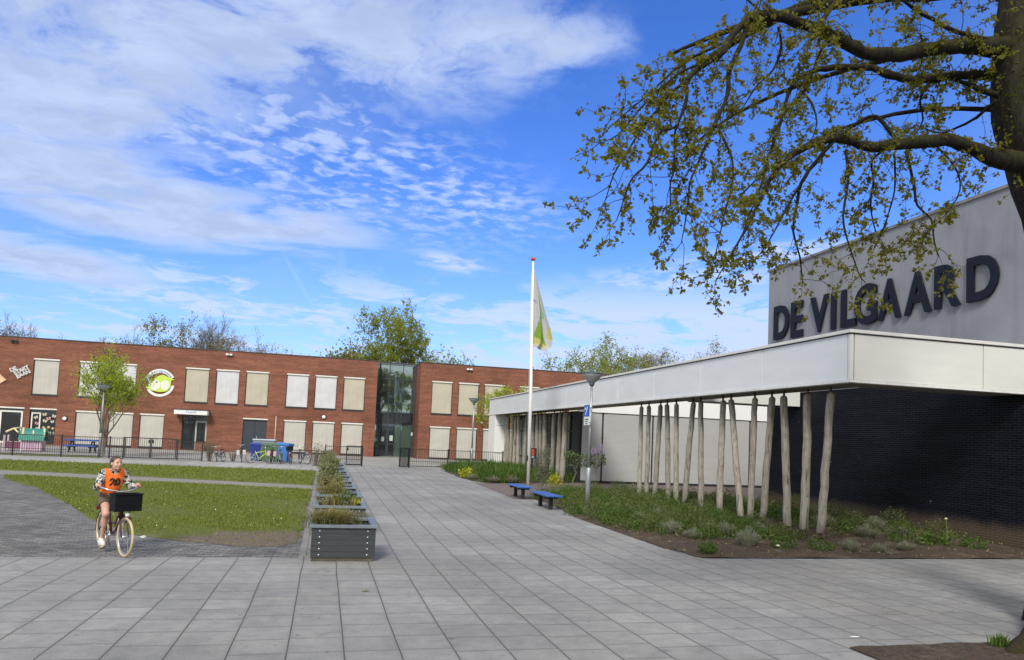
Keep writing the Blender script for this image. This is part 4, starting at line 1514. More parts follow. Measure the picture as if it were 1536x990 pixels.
t = thing('brick_planter', 'small brick coloured box beside the side entrance door', 'planter', (-9.55, 62.9, 0))
MB().cbox(-.35, .35, -.25, .25, 0, .72, .015).build('box', 'brick', t)
MB().cbox(-.37, .37, -.27, .27, .722, .76, .01).build('rim', 'dark_trim', t)

# post box with red front among the far logs
t = thing('post_box', 'dark box with a red front on a post before the far log posts', 'box', (11.25, 39.7, 0))
MB().cbox(-.16, .16, -.32, .32, 1.0, 1.58, .015).build('body', 'frame_dark', t)
MB().box(-.172, -.162, -.29, .02, 1.16, 1.53).box(-.14, .02, -.332, -.322, 1.16, 1.53).build('red_front', simple('faded_red', (.52, .10, .06), .5), t)
MB().box(-.172, -.162, -.29, .02, 1.03, 1.14).box(-.14, .02, -.332, -.322, 1.03, 1.14).build('label_plate', simple('pale_blue_plate', (.30, .42, .52), .5), t)
MB().cbox(-.04, .04, -.04, .04, -.05, .998, .006).build('post', 'frame_dark', t)

# picnic table
t = thing('picnic_table', 'blue plastic picnic table behind the black bar fence', 'table', (-15.0, 52.6, 0))
for k in range(4):
    MB().cbox(-.95, .95, -.36 + k * .185, -.19 + k * .185, .72, .82, .01).build('table_plank', 'blue_table', t)
for sy in (-1, 1):
    MB().cbox(-.95, .95, sy * .74 - .15, sy * .74 + .15, .38, .47, .01).build('bench_plank', 'blue_table', t)
for sx in (-.6, .6):
    mb = MB().box(sx - .045, sx + .045, -.85, .85, .30, .395).box(sx - .04, sx + .04, -.36, .36, .62, .695)
    mb.tube([(sx, -.62, 0), (sx, -.22, .66)], .05, 6).tube([(sx, .62, 0), (sx, .22, .66)], .05, 6)
    mb.build('leg', 'frame_dark', t)

# toy playhouse
t = thing('playhouse', 'pink toy playhouse with a green roof behind the fence', 'playhouse', (-18.05, 52.0, 0), R(8))
pk = simple('pink_plastic', (.48, .30, .40), .5)
mr = simple('maroon_plastic', (.20, .045, .10), .5)
gr_ = simple('green_roof_plastic', (.020, .20, .155), .45)
cr = simple('cream_plastic', (.66, .56, .34), .5)
MB().cbox(-.05, 1.0, -.55, .55, .02, .66, .02).build('wall', pk, t)
mb = MB()
for k in range(7):
    mb.cbox(-.02 + k * .145, .07 + k * .145, -.572, -.553, .05, .62, .006)
mb.build('wall_rib', simple('pale_pink_plastic', (.56, .40, .50), .5), t)
MB().cbox(-1.0, -.08, -.5, -.44, .14, .56, .015).cbox(-1.0, -.94, -.43, .5, .14, .56, .015).build('porch_wall', mr, t)
for x, y in ((-1.0, -.5), (-1.0, .5), (-.08, -.56)):
    MB().cbox(x - .05, x + .05, y - .05, y + .05, 0, .95 if x < -.5 else .86, .01).build('post', simple('pale_pink_post', (.60, .46, .52), .5), t)
mb = MB()
rp = [(-.72, .66), (-.70, .74), (-.38, 1.22), (0, 1.40), (.38, 1.22), (.70, .74), (.72, .66), (.62, .66), (.34, 1.12), (0, 1.29), (-.34, 1.12), (-.62, .66)]
mb.add([(x, y, z) for x in (-.25, 1.12) for y, z in rp], [tuple(range(12))[::-1], tuple(range(12, 24))] + [(i, (i + 1) % 12, 12 + (i + 1) % 12, 12 + i) for i in range(12)])
mb.build('roof', gr_, t)
for x, z0, z1, w in ((-.10, 1.05, 1.46, .11), (1.02, .95, 1.46, .11), (.45, 1.08, 1.30, .08)):
    MB().tube([(x, -.16 if z1 > 1.4 else -.30, z1 - .04), (x + .06, -.54, z0 - .05)], w / 2 + .01, 8).build('roof_beam', cr, t)
MB().tube([(-.95, -.46, 1.14), (-.62, -.1, 1.36), (-.32, .2, 1.42)], .06, 8).tube([(-.62, -.1, 1.36), (-.3, -.5, 1.12)], .05, 8).build('gable_trim', cr, t)
for x in (.1, .98):
    MB().ell((x, -.60, .64), (.06, .04, .05)).build('roof_knob', cr, t)


# ================================================================== bicycles
def make_bike(label, loc, rotz, frame, tyre='rubber', r=.305, wb=1.04, group='bicycles parked before the bins', lean=0.0, steer=0.0, basket=None,
              crates=None, rack=True, guard=True, high=1.0, step=True, saddle='black'):
    t = thing('bicycle', label, 'bicycle', loc, rotz, group)
    t.rotation_euler.x = lean
    fm = frame if isinstance(frame, str) else simple('bicycle_paint', frame, .35, .1, .1, 6)
    hub_f = Vector((wb, 0, r))
    bb = Vector((.43, 0, .27))
    seat = Vector((.22, 0, .72 * high))
    head_t = Vector((wb - .24, 0, .80 * high))
    head_b = Vector((wb - .19, 0, .62 * high))

    def wheel(cx, parent):
        w = MB().tube([(cx, -.05, r), (cx, .05, r)], .025, 10).build('wheel', 'alu', parent)
        MB().ring((cx, 0, r), r - .018, .019, 36, 8, 'y').build('tyre', tyre, w)
        MB().ring((cx, 0, r), r - .042, .011, 36, 6, 'y').build('rim', 'alu', w)
        mb = MB()
        for k in range(16):
            a = 2 * math.pi * k / 16
            s = .03 if k % 2 else -.03
            mb.tube([(cx + .02 * math.cos(a + .6), s, r + .02 * math.sin(a + .6)), (cx + (r - .045) * math.cos(a), 0, r + (r - .045) * math.sin(a))], .0016, 4, 0, False)
        mb.build('spokes', 'spoke', w)
    wheel(0, t)
    fk = bpy.data.objects.new('steering', None)
    # the turning front end is built round the head tube
    mb = MB()
    if step:
        mb.tube([head_b, (wb - .42, 0, .36), tuple(bb + Vector((.06, 0, .03)))], .020, 10)
        mb.tube([head_t - Vector((0, 0, .07)), (wb - .46, 0, .46), (.36, 0, .46)], .016, 10)
    else:
        mb.tube([head_b, tuple(bb)], .022, 10)
        mb.tube([head_t - Vector((0, 0, .05)), (.25, 0, .64 * high)], .018, 10)
    mb.tube([tuple(bb), tuple(seat)], .018, 10)
    for s in (-1, 1):
        mb.tube([tuple(bb + Vector((0, s * .03, 0))), (0, s * .055, r)], .010, 8)
        mb.tube([(.24, s * .02, .60 * high), (0, s * .055, r)], .009, 8)
    mb.tube([tuple(head_b), tuple(head_t)], .024, 10)
    mb.build('frame', fm, t)
    mb = MB().tube([tuple(seat), (.20, 0, .80 * high)], .014, 8)
    mb.build('seat_post', 'alu', t)
    mb = MB()
    mb.add([(.06, -.09, .82), (.06, .09, .82), (.20, .07, .835), (.33, .018, .83), (.33, -.018, .83), (.20, -.07, .835),
            (.07, -.075, .775), (.07, .075, .775), (.20, .05, .785), (.32, .012, .80), (.32, -.012, .80), (.20, -.05, .785)],
           [(0, 1, 2, 5), (5, 2, 3, 4), (6, 11, 8, 7), (11, 10, 9, 8), (0, 6, 7, 1), (1, 7, 8, 2), (2, 8, 9, 3), (3, 9, 10, 4), (4, 10, 11, 5), (5, 11, 6, 0)], 0, True)
    mb.xf(Matrix.Translation((0, 0, .82 * (high - 1))))
    mb.build('saddle', saddle, t)
    S = Matrix.Translation(head_b) @ Matrix.Rotation(steer, 4, 'Z') @ Matrix.Translation(-head_b)
    fr = MB()
    for s in (-1, 1):
        fr.tube([tuple(head_b + Vector((.01, s * .035, -.01))), (wb - .10, s * .052, r + .16), (wb, s * .055, r)], [.014, .013, .009], 8)
    fr.tube([tuple(head_b + Vector((.01, -.04, 0))), tuple(head_b + Vector((.01, .04, 0)))], .018, 8)
    fr.xf(S).build('fork', fm, t)
    fw = MB().tube([(wb, -.05, r), (wb, .05, r)], .025, 10).xf(S).build('wheel', 'alu', t)
    MB().ring((wb, 0, r), r - .018, .019, 40, 8, 'y').xf(S).build('tyre', tyre, fw)
    MB().ring((wb, 0, r), r - .042, .011, 40, 6, 'y').xf(S).build('rim', 'alu', fw)
    mb = MB()
    for k in range(18):
        a = 2 * math.pi * k / 18
        s = .03 if k % 2 else -.03
        mb.tube([(wb + .02 * math.cos(a + .6), s, r + .02 * math.sin(a + .6)), (wb + (r - .045) * math.cos(a), 0, r + (r - .045) * math.sin(a))], .0016, 4, 0, False)
    mb.xf(S).build('spokes', 'spoke', fw)
    ht = head_t
    hz = 1.045 * high
    mb = MB().tube([tuple(ht), (ht.x - .03, 0, hz - .10), (ht.x + .03, 0, hz - .06)], .013, 8)
    mb.tube([(ht.x - .24, -.30, hz), (ht.x - .13, -.285, hz + .005), (ht.x - .02, -.20, hz - .03), (ht.x + .03, -.06, hz - .06), (ht.x + .03, .06, hz - .06),
             (ht.x - .02, .20, hz - .03), (ht.x - .13, .285, hz + .005), (ht.x - .24, .30, hz)], .0115, 10)
    hb = mb.xf(S).build('handlebar', 'chrome', t)
    for s in (-1, 1):
        MB().tube([(ht.x - .25, s * .30, hz), (ht.x - .14, s * .286, hz + .004)], .017, 10).xf(S).build('grip', 'black', hb)
    if guard:
        mb = MB()
        for cx, a0, a1, mtx in ((0, 20, 190, None), (wb, 62, 150, S)):
            st = len(mb.v)
            vs, fs = [], []
            n = 20
            for k in range(n + 1):
                a = R(a0 + (a1 - a0) * k / n)
                for w in (-.021, .021):
                    vs.append((cx + (r + .018) * math.cos(a), w, r + (r + .018) * math.sin(a)))
            mb.add(vs, [(2 * k, 2 * k + 1, 2 * k + 3, 2 * k + 2) for k in range(n)], 0, True)
            if mtx is not None:
                mb.xf(mtx, st)
        g = mb.build('mudguard', 'black' if not isinstance(frame, tuple) else fm, t)
        md = g.modifiers.new('metal_thickness', 'SOLIDIFY'); md.thickness = .003
    if rack:
        mb = MB()
        for s in (-1, 1):
            mb.tube([(.16, s * .05, .70 * high), (-.28, s * .055, .68 * high)], .006, 6)
            mb.tube([(0, s * .06, r), (-.10, s * .055, .68 * high)], .005, 6)
        mb.tube([(-.28, -.055, .68 * high), (-.28, .055, .68 * high)], .006, 6)
        mb.build('carrier', 'black', t)
        MB().cbox(-.325, -.29, -.035, .035, .60 * high, .655 * high, .006).build('rear_light', simple('red_reflector', (.16, .012, .012), .4), t)
    mb = MB()
    ck = mb.ring((bb.x, -.05, bb.z), .085, .006, 24, 6, 'y').tube([(bb.x, -.055, bb.z), (bb.x, .055, bb.z)], .018, 8)
    mb.tube([(bb.x, -.075, bb.z), (bb.x - .02, -.085, bb.z - .155)], .010, 6).tube([(bb.x, .075, bb.z), (bb.x + .02, .085, bb.z + .155)], .010, 6)
    cr_ = mb.build('crank', 'alu', t)
    for s in (-1, 1):
        MB().cbox(bb.x + s * .02 - .045, bb.x + s * .02 + .045, s * .10 - (.055 if s < 0 else .015), s * .10 + (.015 if s < 0 else .055), bb.z + s * .155 - .012, bb.z + s * .155 + .012, .004).build('pedal', 'black', cr_)
    MB().tube([(.0, .06, r - .02), (-.06, .14, .01)], .008, 6).build('stand', 'alu', t)
    if basket:
        bk = MB()
        x0, x1, w, z0, z1 = basket
        for a in ((x0, x0 + .012, -w, w), (x1 - .012, x1, -w, w), (x0 + .013, x1 - .013, -w, -w + .012), (x0 + .013, x1 - .013, w - .012, w)):
            bk.cbox(*a, z0, z1, .004)
        bk.box(x0 + .013, x1 - .013, -w + .013, w - .013, z0, z0 + .01)
        bk.cbox(x0 - .012, x1 + .012, -w - .012, -w + .016, z1 + .001, z1 + .02, .003).cbox(x0 - .012, x1 + .012, w - .016, w + .012, z1 + .001, z1 + .02, .003)
        bk.cbox(x0 - .012, x0 + .016, -w + .017, w - .017, z1 + .001, z1 + .02, .003).cbox(x1 - .016, x1 + .012, -w + .017, w - .017, z1 + .001, z1 + .02, .003)
        b = bk.xf(S).build('crate', 'basket', t)
        mb = MB()
        for zz in (.3, .7):
            mb.box(x1 + .0005, x1 + .004, -w + .05, w - .05, z0 + (z1 - z0) * zz - .012, z0 + (z1 - z0) * zz + .012)
        mb.xf(S).build('crate_rib', 'basket', b)
        MB().tube([(wb - .16, -.05, z0 - .12), (x0 + .06, -.05, z0 - .002)], .008, 6).tube([(wb - .16, .05, z0 - .12), (x1 - .06, .05, z0 - .002)], .008, 6).xf(S).build('front_carrier', 'black', t)
    hl = MB().ell((wb + .035, 0, .64 * high), (.035, .034, .034), 14, 8).xf(S).build('headlight', 'lamp_lens', t)
    MB().ring((wb + .033, 0, .64 * high), .034, .007, 18, 6, 'x').xf(S).build('headlight_rim', 'chrome', hl)
    if crates is not None:
        for s in (-1, 1):
            mb = MB().cbox(-.26, .08, s * .17 - .085, s * .17 + .085, .44 * high, .72 * high, .02)
            mb.build('pannier', simple('pannier_cloth', crates, .7, 0, .15, 8), t)
    return t


make_bike('small dark blue bicycle standing alone beside the dry bush', (-5.65, 45.75, 0), R(-110), (.03, .035, .06), r=.27, wb=.92, steer=R(25), high=.88, lean=R(6))
make_bike('black bicycle with two white panniers left of the lime bicycle', (-4.6, 45.4, 0), R(96), (.03, .03, .032), crates=(.48, .47, .47), lean=R(-5))
make_bike('lime green bicycle seen side on before the bins', (-4.05, 44.95, 0), R(14), (.55, .66, .10), r=.31, wb=1.02, step=False, rack=False, guard=False, lean=R(-7), high=.95)
make_bike('black bicycle with two pink panniers before the green bins', (-2.98, 45.2, 0), R(92), (.03, .03, .034), crates=(.56, .33, .42), lean=R(4))
make_bike('pale green bicycle with a red rear reflector before the bright blue bin', (-2.42, 45.0, 0), R(88), (.20, .24, .20), lean=R(-5))
make_bike('red bicycle with a black front crate facing the lawn', (-1.85, 46.2, 0), R(-92), (.35, .05, .035), lean=R(5), basket=(.80, 1.12, .19, .80, 1.02))
make_bike('blue bicycle with tall handlebars at the right end of the row', (-1.35, 46.5, 0), R(-70), (.04, .09, .15), lean=R(6), steer=R(20), high=1.05)

# low rail behind the parked bicycles
t = thing('low_railing', 'low thin railing behind the parked bicycles at the right', 'railing', (-2.2, 47.0, 0))
MB().tube([(0, 0, .78), (2.2, 0, .78)], .028, 8).build('rail', 'bench_leg', t)
for k in range(4):
    MB().tube([(.05 + k * .7, 0, 0), (.05 + k * .7, 0, .77)], .022, 8).build('post', 'bench_leg', t)
o = tag(quads_obj('dead_leaf', [[(.55, 9.70, .06), (.62, 9.67, .066), (.68, 9.71, .06), (.61, 9.75, .064)]], 4, 'straw'), 'curled brown dead leaf lying on the slabs before the nearest planter', 'leaf')
MB().cbox(5.64, 5.74, 6.95, 6.98, .090, .094, .001).build('paper_strip', 'litter')
tag(bpy.data.objects['paper_strip'], 'small white paper strip lying on the slabs before the tree pit', 'litter')
for k, (x, y, z) in enumerate(((-3.0, 14.25, .035), (9.1, 13.4, .09))):
    mb = MB()
    rr = random.Random(k)
    pts = [(.0, 0, .02), (.09, .02, .05), (.13, .08, .015), (.05, .12, .045), (-.05, .1, .02), (-.09, .03, .05)]
    mb.add([(a * .7, b * .7, c * .8) for a, b, c in pts] + [(.01, .04, .06)], [(i, (i + 1) % 6, 6) for i in range(6)] + [tuple(range(6))[::-1]])
    o = mb.build('litter', 'litter', None, (x, y, z))
    tag(o, ('crumpled white tissue lying on the lawn behind the cyclist', 'crumpled white paper on the bed soil beneath the log posts')[k], 'litter', 'scraps of litter')

# ================================================================== vegetation
def unit(n):
    v = NPR.normal(size=(n, 3))
    return v / np.linalg.norm(v, axis=1, keepdims=True)


def cloud(n, c, r, hollow=.4):
    u = unit(n)
    k = NPR.uniform(hollow, 1, (n, 1)) ** .7
    return u * k * np.array(r) + np.array(c)


def leaf_quads(C, size, droop=0.0, aspect=.55, var=.35):
    """small kite shaped leaves, one per centre"""
    C = np.asarray(C, float)
    n = len(C)
    d = unit(n)
    d[:, 2] = d[:, 2] - droop
    d /= np.linalg.norm(d, axis=1, keepdims=True)
    s = unit(n)
    s = np.cross(d, s)
    s /= np.maximum(np.linalg.norm(s, axis=1, keepdims=True), 1e-6)
    L = size * NPR.uniform(1 - var, 1 + var, (n, 1))
    w = L * aspect
    nrm = np.cross(d, s)
    return np.stack([C, C + d * L * .5 + s * w * .5 + nrm * L * .08, C + d * L, C + d * L * .5 - s * w * .5 + nrm * L * .08], axis=1)


def blades(B, h, w, bend, var=.4):
    """arching grass blades from base points, two quads each"""
    B = np.asarray(B, float)
    n = len(B)
    a = NPR.uniform(0, 2 * math.pi, n)
    d = np.stack([np.cos(a), np.sin(a), np.zeros(n)], 1)
    s = np.stack([-np.sin(a), np.cos(a), np.zeros(n)], 1)
    H = (h * NPR.uniform(1 - var, 1 + var, n))[:, None]
    W = (w * NPR.uniform(.7, 1.3, n))[:, None]
    K = (bend * NPR.uniform(.3, 1.5, n))[:, None]
    up = np.array([0, 0, 1.0])
    p0 = B
    p1 = B + up * H * .6 + d * H * K * .35
    p2 = B + up * H * (1 - .25 * K) + d * H * K
    q1 = np.stack([p0 - s * W * .5, p0 + s * W * .5, p1 + s * W * .42, p1 - s * W * .42], 1)
    q2 = np.stack([p1 - s * W * .42, p1 + s * W * .42, p2 + s * W * .06, p2 - s * W * .06], 1)
    return np.concatenate([q1, q2], 0)


def grow(mb, tips, p, d, L, r, depth, rr, spread=.6, up=.12, nseg=4, kids=(2, 3), wig=.16, ratio=.72, rmin=.013, sides=None):
    pts, rad = [tuple(p)], [r]
    q, e = Vector(p), Vector(d).normalized()
    for i in range(nseg):
        e = (e + Vector((rr.gauss(0, wig), rr.gauss(0, wig), rr.gauss(0, wig) + up))).normalized()
        q = q + e * (L / nseg)
        pts.append(tuple(q))
        rad.append(max(rmin, r * (1 - .38 * (i + 1) / nseg)))
        tips.append((q.x, q.y, q.z, depth))
    mb.tube(pts, rad, sides or (7 if r > .08 else 5 if r > .03 else 3), 0, False)
    if depth == 0:
        return
    for k in range(rr.randint(*kids)):
        i = rr.randint(max(1, nseg - 2), nseg)
        b = Vector(pts[i])
        ax = e.cross(Vector((rr.gauss(0, 1), rr.gauss(0, 1), rr.gauss(0, 1)))).normalized()
        dd = (Matrix.Rotation(spread * rr.uniform(.5, 1.35), 3, ax) @ e)
        grow(mb, tips, b, dd, L * ratio * rr.uniform(.8, 1.2), rad[i] * rr.uniform(.55, .78), depth - 1, rr, spread, up, nseg, kids, wig, ratio, rmin, sides)


def tree(label, loc, h, seed, leafmat, nleaf, lsize, spread=.55, depth=5, group=None, up=.10, trunk_h=.28, lean=(0, 0), scatter=.5, kids=(2, 3), barkm='bark',
         name='tree', width=1.0, wig=.16, rad=None, dmin=0):
    rr = random.Random(seed)
    t = thing(name, label, 'tree', loc, 0, group)
    mb, tips = MB(), []
    r0 = rad or h * .018
    th = h * trunk_h
    mb.tube([(0, 0, -.2), (lean[0] * .3, lean[1] * .3, th * .5), (lean[0], lean[1], th)], [r0 * 1.25, r0, r0 * .85], 9, 0, False)
    L = h * .25
    n0 = rr.randint(4, 5)
    for k in range(n0):
        a = 2 * math.pi * (k + rr.uniform(-.3, .3)) / n0
        tilt = rr.uniform(.25, .75) * spread * 1.5
        d = (math.sin(tilt) * math.cos(a), math.sin(tilt) * math.sin(a), math.cos(tilt))
        grow(mb, tips, (lean[0], lean[1], th * rr.uniform(.75, 1)), d, L * rr.uniform(.85, 1.15), r0 * .6, depth, rr, spread, up, 4, kids, wig)
    T = np.array(tips)
    zmax = T[:, 2].max()
    k = h / zmax
    S = Matrix.Diagonal((k * width, k * width, k, 1))
    mb.xf(S)
    T[:, :2] *= k * width
    T[:, 2] *= k
    mb.build('trunk', barkm, t)
    fine = T[T[:, 3] <= 2 + dmin]
    # leaves sit in uneven clumps round some of the twigs
    wts = np.abs(NPR.normal(size=len(fine))) ** 1.6 + .05
    idx = NPR.choice(len(fine), nleaf, p=wts / wts.sum())
    C = fine[idx, :3] + NPR.normal(size=(nleaf, 3)) * scatter * NPR.uniform(.3, 1, (nleaf, 1))
    quads_obj('crown', leaf_quads(C, lsize), 4, leafmat, t)
    return t


BG = 'trees beyond the school roof'
tree('tall green tree rising behind the glass entrance', (6.9, 86, 0), 18.0, 7, 'tree_leaf', 13500, .27, .66, 6, BG, .05, .30, scatter=.32, width=.74)
tree('broad low green tree left of the tall tree behind the entrance', (2.6, 83, 0), 12.4, 8, 'willow_leaf', 9000, .32, .6, 5, BG, .03, .34, scatter=.6, width=.9)
tree('loose green tree right of the tall tree behind the entrance', (12.0, 88, 0), 12.2, 13, 'tree_leaf', 6000, .28, .75, 6, BG, .0, .34, scatter=.45, width=1.0)
tree('bare pale tree at the left end of the row above the roof', (-21.8, 90, 0), 13.2, 21, 'bud_leaf', 1500, .15, .55, 6, BG, .08, .3, scatter=.4, kids=(2, 4), width=1.1)
tree('upright half green tree second in the row above the roof', (-17.4, 88, 0), 14.4, 22, 'dull_leaf', 5500, .23, .5, 6, BG, .12, .3, scatter=.4, width=.75)
tree('tall bare tree in the middle of the row above the roof', (-13.2, 91, 0), 16.0, 23, 'bud_leaf', 1900, .15, .55, 6, BG, .10, .3, scatter=.4, kids=(2, 4), width=1.0)
tree('rounded sparse tree right of the tall bare tree above the roof', (-10.4, 89, 0), 13.4, 24, 'bud_leaf', 3000, .17, .6, 6, BG, .05, .3, scatter=.45, width=.8)
tree('low spreading tree at the right end of the row above the roof', (-7.6, 92, 0), 13.0, 25, 'dull_leaf', 3500, .2, .75, 6, BG, .02, .32, scatter=.45, width=.9)
tree('low green shrubby tree under the bare tree above the roof', (-20.0, 86, 0), 11.2, 26, 'willow_leaf', 3000, .25, .6, 5, BG, .05, .32, scatter=.5, width=.7)
tree('bare tree above the far left end of the school roof', (-32.5, 84, 0), 12.9, 27, 'bud_leaf', 500, .2, .6, 6, BG, .06, .3, scatter=.3, kids=(2, 4), width=.8)
tree('low budding tree above the roof beside the far left bare tree', (-26.5, 85, 0), 10.9, 28, 'bud_leaf', 3000, .2, .7, 6, BG, .02, .34, scatter=.4, width=1.0)
HG = 'trees beyond the white canopy'
tree('large green tree behind the canopy and the nearest street lamp', (28.6, 76, 0), 14.2, 34, 'tree_leaf', 9000, .25, .72, 6, HG, .03, .32, scatter=.4, width=1.0)
tree('sparse bare tree right of the large green tree behind the canopy', (33.6, 78, 0), 13.6, 32, 'bud_leaf', 4500, .19, .6, 6, HG, .06, .32, scatter=.45, width=.9)
tree('thin bare tree in the dip above the canopy', (37.6, 80, 0), 13.4, 33, 'bud_leaf', 4000, .19, .6, 6, HG, .06, .32, scatter=.45, width=.9)
tree('budding tree just left of the grey hall wall', (42.2, 76, 0), 14.6, 34, 'dull_leaf', 6500, .22, .7, 6, HG, .04, .32, scatter=.45, width=.95)
tree('bright green young tree between the white end wall and the right brick wing', (13.0, 55.5, 0), 6.2, 41, 'spring_leaf', 3500, .17, .55, 5, None, .10, .2, scatter=.25, width=1.0)
tree('small bright green vase shaped tree beside the street lamp at the left fence', (-12.85, 49.0, 0), 6.7, 47, 'spring_leaf', 8000, .125, .55, 5, None, .10, .17, scatter=.22, width=1.15, wig=.12, rad=.07, dmin=2)
# trees across the road behind the viewer, mirrored in the glass entrance
tree('green roadside tree mirrored in the glass entrance', (16.8, -30, 0), 15, 51, 'tree_leaf', 8000, .36, .7, 5, 'roadside trees', .03, .3, scatter=.5)
tree('dense roadside tree mirrored in the left of the glass entrance', (10.6, -27, 0), 17, 52, 'dull_leaf', 11000, .36, .6, 5, 'roadside trees', .03, .3, scatter=.5)

